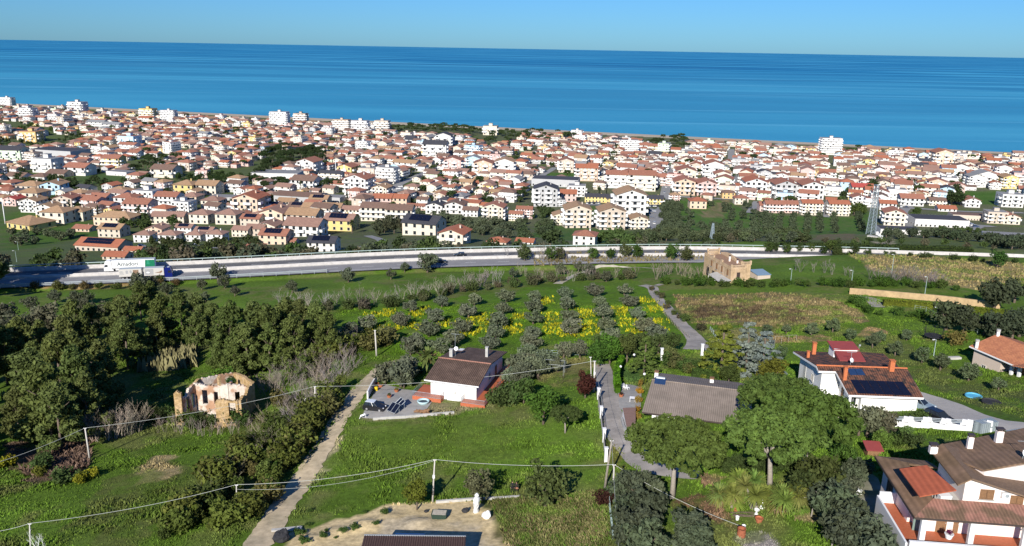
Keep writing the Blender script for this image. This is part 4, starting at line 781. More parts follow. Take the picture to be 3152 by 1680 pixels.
mb = MB(); mb.box2((.9, 3.9, -2), (2.5, 12, e - .1)); mb.box2((1.4, 2.4, -2), (14, 9.3, e + .3)); w.part('wall', mb, MT['palewall'])
mb = MB(); mb.box2((2.5, 2.6, e + .3), (5.3, 9.2, e + .36)); mb.build('terrace_floor', MT['cream'], w.r)
w.slab('canopy', [w.lp('c', *q) for q in ((690, 822, 90.7), (1100, 752, 91.2), (770, 475, 91.2), (465, 515, 90.7))], MT['tilered'], .12); w.box('canopy_post', (2.6, 2.75, e + .36), (2.7, 2.85, e + 1.9), MT['blackmetal'])
mb = MB(); xw = 5.3; mb.extr([(xw, e - .2), (14, e - .2), (14, e + 1.0), (10.6, e + 1.75), (5.5, e + 3.35), (xw, e + 3.2)], 1, 2.62, 9.0); w.part('wall', mb, MT['palewall'])
w.slab('roof', [(4.3, 1.9, e + 2.75), (5.5, 1.9, e + 3.5), (5.5, 9.4, e + 3.5), (4.3, 9.4, e + 2.75)], MT['tileold'], .16); w.slab('roof', [(5.52, 1.9, e + 3.5), (14.5, 1.9, e + .95), (14.5, 9.4, e + .95), (5.52, 9.4, e + 3.5)], MT['tilefine'], .16)
mb = MB(); slab(mb, [w.lp('c', *q) for q in ((1400, 530, 92.4), (1950, 430, 92.6), (1860, 60, 91.6), (1640, 105, 91.6), (765, 278, 91.6))], .18); mb.build('roof', MT['tileold'], w.r)
qa = w.lp('c', 1430, 560, 92.2); qb = w.lp('c', 1950, 470, 92.3); mb = MB(); mb.prism([(qa.x, qa.y + .3), (qb.x, qb.y + .3), (qb.x, qb.y + 6), (qa.x - 2.2, qa.y + 4.5)], e, [92.15 - z0, 92.2 - z0, 91.5 - z0, 91.5 - z0]); mb.build('wall', MT['palewall'], w.r)
for qx, qy, zz, hh, ww in ((838, 312, 91.9, .5, .75), (1240, 285, 91.9, 1.3, .55), (1560, 225, 91.8, 1.4, .7)):
    q = w.lp('c', qx, qy, zz); w.chimney(q.x, q.y, zz - z0 - .3, zz - z0 + hh, ww, ww * .8, 'palewall', 'gutter')
q = w.lp('c', 1835, 400, 92.5); w.antenna(q.x, q.y, 92.3 - z0, 2.2)
w.window(7.45, 2.62, e + 1.55, 1.3, 1.05, 'front', 'brownwood'); w.window(10.3, 2.62, e + 1.15, 1.2, .95, 'front', 'brownwood'); mb = MB(); mb.box((0, 0, 0), (.75, .35, .55)); o = mb.build('air_conditioner', MT['soffit'], w.r, (9.1, 2.44, e + 1.7)); mb = MB(); mb.tube([(.1, -.18, 0), (.1, -.2, 0)], .2, 12); mb.build('fan_grille', MT['metal'], o)
w.box('porch_floor', (-.8, -1.0, 1.5), (14, 2.4, 1.95), MT['redtile']); w.box('porch_floor', (-.8, 2.4, 1.5), (1.4, 7.5, 1.95), MT['redtile'])
mb = MB(); mb.box2((-.6, -1.3, -1.2), (14, -1.0, 2.85)); mb.box2((-1.0, -1.3, -1.2), (-.8, 7.6, 2.7)); mb.box2((-.8, 7.4, 0), (1.0, 7.6, 3.2)); mb.build('parapet', MT['soffit'], w.r)
for x_, y_ in ((.8, .1), (5.3, .1), (10.2, .1), (13.5, .1)): w.box('pillar', (x_, y_, 1.95), (x_ + .5, y_ + .45, e - .16), MT['soffit'], bv=.02)
w.window(11.8, 2.4, 3.5, 1.3, 1.0, 'front', 'brownwood'); w.door(3.6, 2.4, 1.95, 1.0, 2.2, 'front'); w.door(5.0, 2.4, 1.95, .5, 2.2, 'front'); w.window(.9, 9.4, 2.5, 1.6, 1.6, 'left', 'gutter'); w.door(1.3, 2.4, 1.95, .8, 2.1, 'front', 'shutter')
# --- dark roofed building at the bottom edge with its pool
z0 = 74.0; F_ = House('building', (pz('h', 985, 378, 77.5).x, pz('h', 985, 378, 77.5).y - 7.25, z0), .6, 'low building with ribbed dark brown roof at the lower edge of the sandy lot'); w = F_; e = 3.5
mb = MB(); n_ = 44
for k in range(n_):
    x0 = k * 11.7 / n_; x1 = (k + 1) * 11.7 / n_; xm = (x0 + x1) / 2; y0, y1, za, zb = -2.0, 7.25, e - 1.0, e
    mb.face([(x0, y0, za), (xm, y0, za + .09), (xm, y1, zb + .09), (x0, y1, zb)]); mb.face([(xm, y0, za + .09), (x1, y0, za), (x1, y1, zb), (xm, y1, zb + .09)])
slab(mb, [(0, -2, e - 1.04), (11.7, -2, e - 1.04), (11.7, 7.25, e - .04), (0, 7.25, e - .04)], .15); mb.build('roof', mat('ribbed_roof', (.075, .045, .038), .75, .25, 3), w.r)
mb = MB(); mb.box2((0, 7.22, e - .02), (11.7, 7.36, e + .1)); mb.build('ridge_flashing', MT['metal'], w.r); mb = MB(); mb.extr([(-1.6, -2), (7.0, -2), (7.0, e - .25), (-1.6, e - 1.2)], 0, .4, 11.3); w.part('wall', mb, MT['wallwhite'])
t0 = pz('h', 1330, 312, 74.2); t1 = pz('h', 1765, 318, 74.2); gp = Vector((t0.x, t0.y - 2.2, gz(t0.x, t0.y) + .05)); wl = (t1 - t0).length
po = empty('pool', gp, 0, 'small rectangular sunken pool with white coping in the shadow behind the dark roofed building', 'pool'); mb = MB()
for a, b_ in (((-.2, -3, 0), (0, 2.3, .28)), ((wl, -3, 0), (wl + .2, 2.3, .28)), ((0, 2.05, 0), (wl, 2.3, .28)), ((0, -3, 0), (wl, -2.8, .28))): mb.box2(a, b_)
mb.build('coping', MT['soffit'], po); mb = MB(); mb.box2((0, -2.8, .0), (wl, 2.05, .06)); mb.build('liner', mat('blue_liner', (.02, .035, .14), .3), po)
# --- roofless ruin
MT['ruinstone'] = mat('ruin_stone', (.36, .245, .115), .95, .45, 2.6, .6, col2=(.46, .33, .19), spec=.1); MT['plaster'] = mat('old_plaster', (.60, .53, .45), .95, .2, 1.5, .4, col2=(.40, .24, .15), thr=(.46, .56), spec=.1)
zr = 65.3; RO = pz('f', 780, 560, 71.6); R_ = empty('ruin', (RO.x, RO.y, zr), 0, 'roofless ruined farmhouse with crumbling ochre walls and a tall empty window', 'ruin')
def ruin_wall(p, q, prof, th, holes, mt, seed, name='wall'):
    """wall from p to q (local xy), prof: heights along it, holes: (a,b,z0,z1)"""
    R = random.Random(seed); p, q = Vector(p), Vector(q); d = (q - p); Ln = d.length; d.normalize(); a = math.atan2(d.y, d.x); mb = MB(); s_ = .2; n = max(1, int(Ln / s_)); s_ = Ln / n
    for k in range(n):
        t = (k + .5) * s_; h = float(np.interp(t / Ln, [i / (len(prof) - 1) for i in range(len(prof))], prof)) + R.uniform(-.13, .13); c = p + d * t; iv = [(-1.5, h)]
        for ha, hb, z0_, z1_ in holes:
            if ha <= t <= hb:
                nv_ = []
                for u, v in iv:
                    if z0_ > u: nv_.append((u, min(v, z0_)))
                    if z1_ < v: nv_.append((max(u, z1_), v))
                iv = [x for x in nv_ if x[1] - x[0] > .05]
        for u, v in iv: mb.box((c.x, c.y, (u + v) / 2), (s_, th * R.uniform(.98, 1.03), v - u), a)
    return mb.build(name, MT[mt], R_)
def RL(zx, zy, z): v = pz('f', zx, zy, z); return (v.x - RO.x, v.y - RO.y)
FRc = RL(1330, 700, 71.6); FLc = RL(935, 690, 71.6); PLl = RL(205, 580, 71.6); PLr = RL(335, 580, 71.6); BRc = RL(1590, 340, 71.8); CLc = RL(565, 400, 71.8); CRc = RL(1160, 440, 71.8); BLc = RL(640, 330, 71.8); BFc = RL(1250, 150, 71.8)
ruin_wall(FLc, FRc, [6.1, 6.6, 6.4, 6.2, 6.3], .55, [(2.25, 3.55, 3.3, 5.9), (3.5, 4.1, .9, 1.5), (.3, .8, .3, 1.5)], 'ruinstone', 1)
ruin_wall((FLc[0] - 3.3, FLc[1] + 1.5), (FLc[0], FLc[1] + .5), [1.2, 3.4, 4.8], .5, [(1.0, 2.6, -2, 2.2)], 'plaster', 2)
ruin_wall(PLl, PLr, [6.4, 6.9, 6.2], .6, [], 'ruinstone', 3)
ruin_wall((PLr[0] - .2, PLr[1] + .3), CLc, [5.5, 5.0, 6.2, 6.4, 6.6], .5, [(1.0, 1.9, 2.2, 5.0), (2.6, 3.4, 2.2, 5.0)], 'plaster', 4)
ruin_wall(CLc, CRc, [6.5, 6.4, 6.2, 6.5, 6.8], .45, [(1.4, 2.4, 2.6, 5.4), (3.6, 4.5, 2.8, 5.2)], 'plaster', 5)
ruin_wall((FRc[0] + .25, FRc[1]), BRc, [6.2, 6.4, 5.6, 6.6, 6.2, 6.0], .5, [(3.2, 4.1, 3.6, 5.2)], 'ruinstone', 6)
ruin_wall(CLc, BLc, [6.4, 6.9, 6.6], .5, [], 'ruinstone', 7); ruin_wall(BLc, BFc, [6.6, 6.2, 5.8], .5, [(1.5, 2.4, 3, 5)], 'plaster', 8); ruin_wall(BFc, BRc, [5.8, 6.3, 6.0], .55, [], 'ruinstone', 9)
ruin_wall(CRc, ((CRc[0] + BFc[0]) / 2, (CRc[1] + BFc[1]) / 2), [6.8, 6.1, 5.8], .4, [(.8, 1.6, 3, 5)], 'plaster', 10); ruin_wall((CRc[0] - 1.9, CRc[1] + .2), (CRc[0] - 1.6, CRc[1] + .5), [8.0, 8.1], .7, [], 'ruinstone', 11, 'chimney')
ruin_wall(CRc, (BRc[0] - .6, BRc[1] - 2), [6.8, 6.6, 6.2], .4, [(1.0, 1.8, 3, 5.2)], 'plaster', 12)
# --- sandstone villa with crenellated parapet
MT['sandstone'] = mat('sandstone', (.44, .315, .19), .95, .3, .9, .25, col2=(.50, .37, .25), spec=.1); MT['tilesand'] = mat('sand_tiles', (.30, .185, .12), .9, .22, 1.6, .2, wave=2.2, wave_amt=.2)
z0 = 61.6; V = House('villa', (*pz('d', 1060, 740, 68.5)[:2], z0), 12, 'old sandstone villa with balustraded parapets and a flat tiled roof beside the motorway'); h1 = 6.7; Wd, Dp = 4.9, 19.3
mb = MB(); mb.box2((0, 0, -2), (Wd, Dp, h1 - .35)); mb.box2((Wd, 3.5, -2), (Wd + 3.4, Dp - 2, h1 - .3)); V.part('wall', mb, MT['sandstone']); mb = MB(); mb.box2((-.12, -.12, h1 - .75), (Wd + .12, 0, h1 - .6)); mb.box2((-.12, 0, h1 - .75), (0, Dp, h1 - .6)); mb.build('cornice', MT['sandstone'], V.r)
V.slab('roof', [(.35, .4, h1 - .15), (Wd - .3, .4, h1 + .1), (Wd - .3, Dp - 2.6, h1 + .1), (.35, Dp - 2.6, h1 - .15)], MT['tilesand'], .15); V.slab('roof', [(Wd + .1, 4, h1 + .1), (Wd + 3.2, 4, h1 - .2), (Wd + 3.2, Dp - 2.2, h1 - .2), (Wd + .1, Dp - 2.2, h1 + .1)], MT['tilesand'], .12)
def balustrade(x0, y0, x1, y1, z, ht=1.0):
    mb = MB(); a = Vector((x0, y0, z)); b_ = Vector((x1, y1, z)); d = (b_ - a); n = max(2, int(d.length / .42)); an = math.atan2(d.y, d.x); mid = (a + b_) / 2
    mb.box((mid.x, mid.y, z + .17), (d.length, .28, .34), an); mb.box((mid.x, mid.y, z + ht - .1), (d.length, .3, .2), an)
    for k in range(n): q = a.lerp(b_, (k + .5) / n); mb.box((q.x, q.y, z + ht / 2 + .06), (.18, .24, ht - .52), an)
    for q in (a, b_): mb.box((q.x, q.y, z + ht / 2 + .15), (.5, .5, ht + .3), an)
    return mb.build('balustrade', MT['sandstone'], V.r)
balustrade(.15, .15, Wd - .15, .15, h1 - .35); balustrade(Wd + .2, 3.6, Wd + 3.3, 3.6, h1 - .3); balustrade(.15, Dp - 2.2, Wd * .8, Dp - 2.2, h1 - .3, .9); balustrade(Wd * .2, Dp - .3, Wd, Dp - .3, h1 + .2, 1.0); V.box('parapet', (0, .3, h1 - .35), (.3, Dp, h1 + .15), MT['sandstone'])
for y_ in (6.5, 12.5): V.box('parapet_block', (-.05, y_, h1 + .1), (.45, y_ + .9, h1 + .75), MT['sandstone'])
mb = MB(); pr = [(Dp - 2 - t * 13.5, h1 - .4 + 1.9 * math.sin(math.pi * min(1, max(0, (1 - t) * .82 + .02))) ) for t in [k / 14 for k in range(15)]]
mb.extr([(Dp - 2, h1 - 1.2)] + pr + [(Dp - 15.5, h1 - 1.2)], 0, Wd - .25, Wd + .2); mb.build('gable_wall', MT['sandstone'], V.r)
for (x_, y_, hh) in ((3.0, 7.5, 1.6), (4.2, 4.6, 1.0)): V.chimney(x_, y_, h1 - .2, h1 + hh, .45, .45, 'palewall', 'gutter')
for y_ in (2.2, 6.2, 9.8, 13.6): V.window(0, y_, 4.6, 1.0, 1.9, 'left', 'brownwood')
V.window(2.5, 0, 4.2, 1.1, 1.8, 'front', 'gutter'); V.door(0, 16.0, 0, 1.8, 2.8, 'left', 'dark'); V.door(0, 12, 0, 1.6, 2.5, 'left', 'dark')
V.slab('pergola', [(-3.6, -1.2, 2.2), (-.05, -.8, 2.9), (-.05, 9.5, 2.9), (-3.0, 9.5, 2.3)], MT['concrete'], .12)
for (x_, y_) in ((-3.4, -1.0), (-3.2, 4), (-2.9, 9.3)): V.box('pergola_post', (x_, y_, -1), (x_ + .15, y_ + .15, 2.15), MT['white'])
mb = MB()
for k in range(12): mb.box2((Wd + .1 + k * .0, 3.4 - k * .28 - .28, -1), (Wd + 1.4, 3.4 - k * .28, 4.2 - k * .36))
mb.build('staircase', MT['sandstone'], V.r)
ax = empty('outbuilding', (V.r.location + Vector((9.5, 4.0, -.3))), rad(14), 'low outbuilding with pale blue sheet roof behind the sandstone villa', 'outbuilding'); mb = MB(); mb.box2((0, 0, -1.5), (4.4, 5, 3.6)); mb.build('wall', MT['beige'], ax); mb = MB(); slab(mb, [(-.2, -.2, 3.7), (4.6, -.2, 3.7), (4.6, 5.2, 4.2), (-.2, 5.2, 4.2)], .1); mb.build('roof', mat('blue_sheet', (.20, .29, .37), .5, .1, 2), ax)
w = None
# ---------------------------------------------------------------- vegetation meshes
def leaf_quads(pts, nrm, size, rs_, elong=1.0, droop=0.0):
    """leaf-sized quads at pts facing roughly nrm"""
    n = len(pts); nn = nrm + rs_.normal(0, .55, (n, 3)); nn /= np.linalg.norm(nn, axis=1)[:, None] + 1e-9
    r = rs_.normal(0, 1, (n, 3)); u = np.cross(nn, r); u /= np.linalg.norm(u, axis=1)[:, None] + 1e-9; v = np.cross(nn, u)
    s = size * rs_.uniform(.6, 1.35, (n, 1)); u = u * s * .5 * elong; v = v * s * .5
    V_ = np.stack([pts - u - v * .6, pts + u * .2 - v, pts + u + v * .6, pts - u * .2 + v], 1).reshape(-1, 3)
    return V_, np.arange(n * 4).reshape(n, 4)
def clump_leaves(clumps, per, size, seed, elong=1.0, flat=1.0):
    """clumps: (x,y,z,r); leaves on their shells"""
    rs_ = np.random.RandomState(seed); P = []; Nn = []
    for (x, y, z, r) in clumps:
        k = max(6, int(per * (r if r < 3 else 3) ** 1.3)); d = rs_.normal(0, 1, (k, 3)); d /= np.linalg.norm(d, axis=1)[:, None]
        rr = r * (rs_.uniform(.35, 1.0, (k, 1)) ** .5); q = d * rr; q[:, 2] *= flat; P.append(q + np.array([x, y, z])); Nn.append(d)
    return leaf_quads(np.concatenate(P), np.concatenate(Nn), size, rs_, elong)
def ell_clumps(n, R, H, zc, r0, r1, seed, shell=.55, zmin=None, fn=None):
    R_ = random.Random(seed); out = []
    while len(out) < n:
        d = Vector((R_.gauss(0, 1), R_.gauss(0, 1), R_.gauss(0, 1))).normalized(); t = R_.uniform(shell, 1)
        p = (d.x * R * t, d.y * R * t, zc + d.z * H * t)
        if zmin is not None and p[2] < zmin: continue
        if fn and not fn(p): continue
        out.append((*p, R_.uniform(r0, r1)))
    return out
def crown_mesh(name, clumps, per, size, seed, elong=1.0, flat=1.0):
    v, f = clump_leaves(clumps, per, size, seed, elong, flat); return np_mesh(name, v, f, MT['leaf'])
def trunk_mesh(h, r, seed, limbs=4, spread=1.2, top=None, mt='bark', lean=.15):
    R = random.Random(seed); mb = MB(); top = top or h * 1.5; a = (R.uniform(-lean, lean), R.uniform(-lean, lean)); pts = [(0, 0, -.4), (a[0] * .3, a[1] * .3, h * .4), (a[0], a[1], h)]
    mb.tube(pts, [r * 1.25, r, r * .75], 7)
    for k in range(limbs):
        t = 2 * math.pi * k / limbs + R.uniform(-.4, .4); s_ = spread * R.uniform(.7, 1.1)
        mb.tube([(a[0], a[1], h * .92), (a[0] + math.cos(t) * s_ * .5, a[1] + math.sin(t) * s_ * .5, h + (top - h) * .5), (a[0] + math.cos(t) * s_, a[1] + math.sin(t) * s_, top)], [r * .55, r * .35, r * .14], 5)
    return mb.mesh('trunk', MT[mt], True)
KIND = {}
def kind(key, name, crown, trunk, cname='crown', base=None): KIND[key] = (name, crown, trunk, cname)
for s in range(4):
    R = random.Random(50 + s); cl = ell_clumps(34, 2.0, 1.45, 2.55, .5, .85, s, .45, 1.0); kind(('olive', s), 'olive_tree', crown_mesh('crown', cl, 62, .26, s, 1.8), trunk_mesh(1.3, .2, s, 4, 1.0, 2.6))
for s in range(3):
    cl = []; R = random.Random(80 + s)
    for k in range(52):
        t = R.random(); z = 2.2 + t * 9.2; rr = (3.5 * (1 - t) ** .75 + .7) * R.uniform(.35, 1.0); a = R.uniform(0, 6.283); cl.append((rr * math.cos(a), rr * math.sin(a), z + R.uniform(-.4, .4), R.uniform(.65, 1.25)))
    kind(('pine', s), 'pine_tree', crown_mesh('crown', cl, 95, .3, 20 + s, 2.0, .8), trunk_mesh(7, .22, s, 5, 2.2, 9))
for s in range(2):
    cl = []; R = random.Random(120 + s)
    for k in range(150):
        a = R.uniform(0, 6.283); rr = 6.0 * math.sqrt(R.random()); z = 7.6 + 2.5 * math.sqrt(max(0, 1 - (rr / 6.4) ** 2)) - (R.random() ** 2) * 2.0; cl.append((rr * math.cos(a), rr * math.sin(a), z, R.uniform(.65, 1.05)))
    kind(('umbrella', s), 'umbrella_pine', crown_mesh('crown', cl, 105, .27, 40 + s, 1.7, .75), trunk_mesh(5.2, .34, 5 + s, 7, 3.8, 8.2, 'barkpale', .5))
for s in range(3):
    cl = ell_clumps(26, 1.5, 1.3, 1.35, .45, .8, 200 + s, .4, .25); kind(('bush', s), 'bush', crown_mesh('foliage', cl, 66, .24, 60 + s, 1.3), None, 'foliage')
for s in range(3):
    cl = ell_clumps(36, 2.6, 2.7, 4.0, .6, 1.1, 230 + s, .4, 1.6); kind(('broad', s), 'broadleaf_tree', crown_mesh('crown', cl, 62, .34, 70 + s, 1.3), trunk_mesh(2.0, .2, 9 + s, 5, 1.4, 4))
cl = []; R = random.Random(5)
for k in range(40):
    t = R.random(); a = R.uniform(0, 6.283); rr = (.85 * (1 - t) ** .7 * (.4 + min(1, t * 5) * .6)) * R.uniform(.5, 1); cl.append((rr * math.cos(a), rr * math.sin(a), .6 + t * 7.2, R.uniform(.3, .5)))
kind(('cypress', 0), 'cypress', crown_mesh('crown', cl, 75, .22, 90, 1.6, 1.3), trunk_mesh(1, .14, 1, 0))
for s in range(2):       # cedar: flat tiers of drooping boughs
    cl = []; R = random.Random(260 + s)
    for tier in range(8):
        z = 1.2 + tier * 1.05; rr = 4.2 * (1 - tier / 8.6)
        for k in range(int(6 + rr * 3)):
            a = R.uniform(0, 6.283); q = rr * R.uniform(.25, 1.05); cl.append((q * math.cos(a), q * math.sin(a), z - q * .14 + R.uniform(-.15, .15), R.uniform(.4, .7)))
    kind(('cedar', s), 'cedar_tree', crown_mesh('crown', cl, 95, .24, 95 + s, 1.8, .35), trunk_mesh(7.5, .2, 30 + s, 0))
def bare_mesh(seed, h, spread, n1, levels=3, r=.07, base=0.0):
    R = random.Random(seed); mb = MB()
    def br(p, d, ln, rad_, lv):
        q = p + d * ln * .55 + Vector((R.uniform(-.1, .1), R.uniform(-.1, .1), 0)) * ln; e = p + (d + Vector((R.uniform(-.15, .15), R.uniform(-.15, .15), .12))).normalized() * ln
        mb.tube([p, (p + e) / 2 * .5 + q * .5, e], [rad_, rad_ * .75, rad_ * .45], 3, cap=False)
        if lv > 0:
            for k in range(R.randint(3, 4)):
                t = R.uniform(.35, 1); s_ = p.lerp(e, t); dd = (d + Vector((R.uniform(-.75, .75), R.uniform(-.75, .75), R.uniform(-.1, .5)))).normalized(); br(s_, dd, ln * R.uniform(.42, .62), rad_ * .5, lv - 1)
    for k in range(n1):
        a = R.uniform(0, 6.283); d = Vector((math.cos(a) * spread, math.sin(a) * spread, 1)).normalized(); br(Vector((math.cos(a) * .25 * (n1 > 1), math.sin(a) * .25 * (n1 > 1), -.2)), d, h * R.uniform(.5, .68), r, levels)
    return mb.mesh('branches', MT['twig'])
for s in range(4): kind(('bare', s), 'bare_tree', bare_mesh(300 + s, 6.4, .28, 3, 3, .075), None, 'branches')
for s in range(3): kind(('bareshrub', s), 'bare_shrub', bare_mesh(320 + s, 3.4, .75, 7, 2, .035), None, 'branches')
def palm_mesh(seed, n, L_, droop, w_, stiff=False):
    R = random.Random(seed); mb = MB()
    for k in range(n):
        a = R.uniform(0, 6.283); el = R.uniform(-.5, 1.35); d = Vector((math.cos(a) * math.cos(el), math.sin(a) * math.cos(el), math.sin(el))); ln = L_ * R.uniform(.75, 1.1); p = Vector((0, 0, 0)); side = d.cross(Vector((0, 0, 1))); side = (side.normalized() if side.length > .05 else Vector((1, 0, 0))); prev = None; ns = 4
        for i in range(ns + 1):
            t = i / ns; q = d * ln * t + Vector((0, 0, -droop * ln * t * t)); wd = w_ * (math.sin(math.pi * min(1, .12 + t * .88)) if not stiff else (1 - t) + .05); a_, b_ = q - side * wd, q + side * wd
            if prev: mb.face([prev[0], prev[1], b_, a_])
            prev = (a_, b_)
    return mb.mesh('fronds', MT['leaf'])
PALMF = [palm_mesh(s, 60, 2.7, .42, .3) for s in (1, 2)]; YUCF = [palm_mesh(s, 120, 1.7, .2, .15, True) for s in (3, 4)]
def tree(key, p, desc, color, scale=1.0, rz=None, cat=None, group=None, squash=1.0, label=None, tcol=None, hh=2.0):
    nm, crown, trunk, cn = KIND[key]; R = random.Random(int(p[0] * 37 + p[1] * 91)); rz = R.uniform(0, 6.28) if rz is None else rz
    v = R.uniform(.95, 1.4); c = tuple(min(1, q * v * R.uniform(.94, 1.06)) for q in color)
    lab = label or uniq(desc, p, hh * scale); ct = cat or {'olive_tree': 'olive tree', 'pine_tree': 'pine tree', 'umbrella_pine': 'pine tree', 'bush': 'bush', 'broadleaf_tree': 'tree', 'cypress': 'cypress', 'cedar_tree': 'cedar', 'bare_tree': 'bare tree', 'bare_shrub': 'bare shrub'}[nm]
    if trunk is None:
        o = new_obj(nm, crown, None, p, rz, c); o.scale = (scale, scale, scale * squash); return tag(o, lab, ct, group)
    r = empty(nm, p, rz, lab, ct, group); r.scale = (scale, scale, scale * squash); new_obj('trunk', trunk, r); new_obj(cn, crown, r, None, None, c); return r
C_OL, C_PI, C_UM, C_DK, C_BR, C_TW = (.132, .150, .090), (.095, .118, .032), (.085, .132, .026), (.036, .062, .018), (.085, .155, .020), (.215, .18, .145)
# ---------------------------------------------------------------- olive grove and single trees (crown centres as seen in the photo)
GRO = [('I', x, y) for x, y in ((100, 280), (320, 268), (530, 248), (738, 238), (330, 340), (565, 322), (775, 320), (100, 352), (345, 425), (590, 402), (835, 400), (95, 432), (365, 505), (610, 482), (880, 487), (95, 530), (640, 560), (965, 552), (80, 600))] + \
      [('H', x, y) for x, y in ((750, 472), (890, 545), (990, 452), (1190, 515), (1060, 350), (1235, 422), (1280, 322), (1425, 492), (1470, 392), (1510, 308), (1360, 582), (1625, 600), (1660, 535), (1670, 458), (1710, 370), (1735, 285), (1085, 600), (1270, 630), (650, 540))]
for k, (c, x, y) in enumerate(GRO): tree(('olive', k % 4), G(c, x, y, 2.4), 'grey green olive in the flowering grove', C_OL, 1.14 + .12 * ((k * 7) % 5 - 2) / 2, group='olive trees in the flowering grove', squash=.74)
OLV = [('I', 310, 670, .9), ('I', 425, 668, .9), ('I', 60, 700, 1.0), ('I', 205, 735, 1.0), ('I', 50, 760, 1), ('I', 130, 790, 1.0), ('I', 20, 830, 1), ('I', 270, 770, .8), ('a', 650, 560, 1.25), ('a', 760, 480, 1.1), ('a', 420, 560, 1.05), ('a', 700, 640, .9), ('a', 2400, 430, 1.1), ('a', 2300, 620, .8), ('a', 2450, 620, .9), ('a', 2540, 470, 1.0), ('H', 1060, 640, 1.0), ('a', 900, 120, 1.0)]
for k, (c, x, y, s) in enumerate(OLV): tree(('olive', k % 4), G(c, x, y, 2.4 * s), 'grey green olive around the brown roofed house', C_OL, s, group='olive trees around the brown roofed house')
LONE = [('E', 210, 345, 1.0), ('E', 385, 300, .9), ('E', 520, 305, 1.0), ('E', 600, 300, 1.05), ('E', 585, 360, 1.0), ('E', 1420, 218, .8), ('E', 1445, 298, .7), ('E', 1530, 122, 1.5), ('E', 1580, 192, 1.05), ('E', 1652, 262, .75), ('E', 1170, 240, .95), ('E', 990, 195, 1.55), ('E', 1065, 205, 1.1), ('H', 225, 230, .9), ('H', 622, 145, 1.15), ('H', 922, 140, .9), ('H', 1180, 55, 1.7), ('H', 1020, 95, .8), ('I', 295, 103, 1.0), ('I', 415, 88, .9), ('I', 490, 112, 1.1), ('I', 750, 132, .7), ('I', 610, 155, .9), ('H', 1785, 132, .9)]
for k, (c, x, y, s) in enumerate(LONE): tree(('olive', k % 4), G(c, x, y, 2.4 * s), 'single olive standing on the field below the motorway', (.088, .10, .06), s, group='single olives below the motorway')
for k, (c, x, y, s) in enumerate([('J', 20, 525, .5), ('J', 160, 530, .5), ('J', 340, 525, .72), ('J', 490, 495, .85), ('J', 612, 568, .62), ('J', 770, 610, .72), ('J', 825, 580, .6), ('J', 930, 660, .8), ('J', 1120, 708, .78), ('J', 1250, 760, .78), ('J', 1450, 825, .85), ('J', 1660, 912, .62), ('J', 1010, 570, .6), ('t', 280, 980, .6)]): tree(('olive', k % 4), G(c, x, y, 2.4 * s), 'small round olive on the lawn beside the white villa', (.095, .125, .06), s, group='small olives on the villa lawn')
for k, (c, x, y, s) in enumerate([('J', 1300, 420, 1.7), ('J', 1420, 460, 1.45), ('J', 1640, 270, 1.9), ('J', 1780, 250, 1.6), ('J', 1640, 500, 1.5), ('J', 1760, 510, 1.5), ('J', 1820, 470, 1.6), ('J', 1560, 490, 1.2)]): tree(('olive', k % 4), G(c, x, y, 2.4 * s), 'large dark olive behind the orange roofed house', (.055, .07, .036), s, group='large dark olives')
for k, (c, x, y, s) in enumerate([('K', 830, 960, 1.2), ('K', 740, 960, 1.0), ('K', 880, 1080, 1.2), ('K', 780, 1120, 1.1), ('K', 850, 1230, 1.25), ('K', 770, 1290, 1.05), ('K', 900, 1330, 1.2), ('K', 930, 1000, .9), ('K', 1210, 1240, 1.05), ('K', 1260, 1330, .9), ('K', 1170, 1330, .9), ('L', 480, 1010, 1.2), ('L', 580, 980, .9), ('L', 520, 1110, 1.2), ('L', 600, 1190, 1.25), ('L', 690, 1250, 1.2), ('L', 760, 1330, 1.2), ('L', 560, 1290, 1.1), ('L', 440, 1080, .8), ('L', 670, 830, .9), ('L', 640, 880, .7)]): tree(('olive', k % 4), G(c, x, y, 2.2 * s), 'dense grey green olive in the lower garden', (.075, .092, .052), s, squash=.95, group='dense olives in the lower garden')
for k, (x, y, s) in enumerate([(740, 480, 1.15), (680, 500, .9), (830, 490, 1.0)]): tree(('olive', k), G('L', x, y, 2.4 * s), 'bushy olive in front of the black carport', (.12, .125, .075), s, group='bushy olives in front of the carport')
# ---------------------------------------------------------------- pine wood on the left
PIN = [('E', x, y, s) for x, y, s in ((980, 320, .9), (1060, 300, .8), (850, 400, .8), (780, 440, .7), (520, 480, 1.0), (640, 470, .8), (860, 500, 1.15), (1150, 470, 1.15), (1100, 560, .9), (1270, 380, .9), (1400, 430, 1.0), (1500, 480, .9), (1620, 570, 1.25), (1780, 540, 1.2), (1740, 650, 1.0), (460, 600, 1.0), (600, 590, .9), (880, 610, 1.0), (140, 640, 1.1), (280, 620, .9), (400, 760, 1.15), (560, 760, 1.1), (700, 820, 1.1), (210, 900, 1.2), (560, 900, 1.2), (330, 1030, 1.25), (400, 1130, 1.0), (120, 1120, .8), (600, 1050, 1.0), (680, 930, .9), (20, 700, 1.0), (240, 760, .8), (1000, 640, .7), (1380, 540, .8), (1560, 690, .8), (1650, 740, .7))] + [('H', x, y, s) for x, y, s in ((180, 470, 1.0), (280, 490, 1.0), (400, 500, 1.0), (470, 570, .9), (240, 600, 1.0), (350, 590, .8), (60, 560, 1.1), (60, 650, .9), (130, 530, .9))]
for k, (c, x, y, s) in enumerate(PIN): tree(('pine', k % 3), G(c, x, y, 6.8 * s), 'olive green pine in the wood around the ruin', C_PI, s, group='pines of the wood on the slope', hh=6.8)
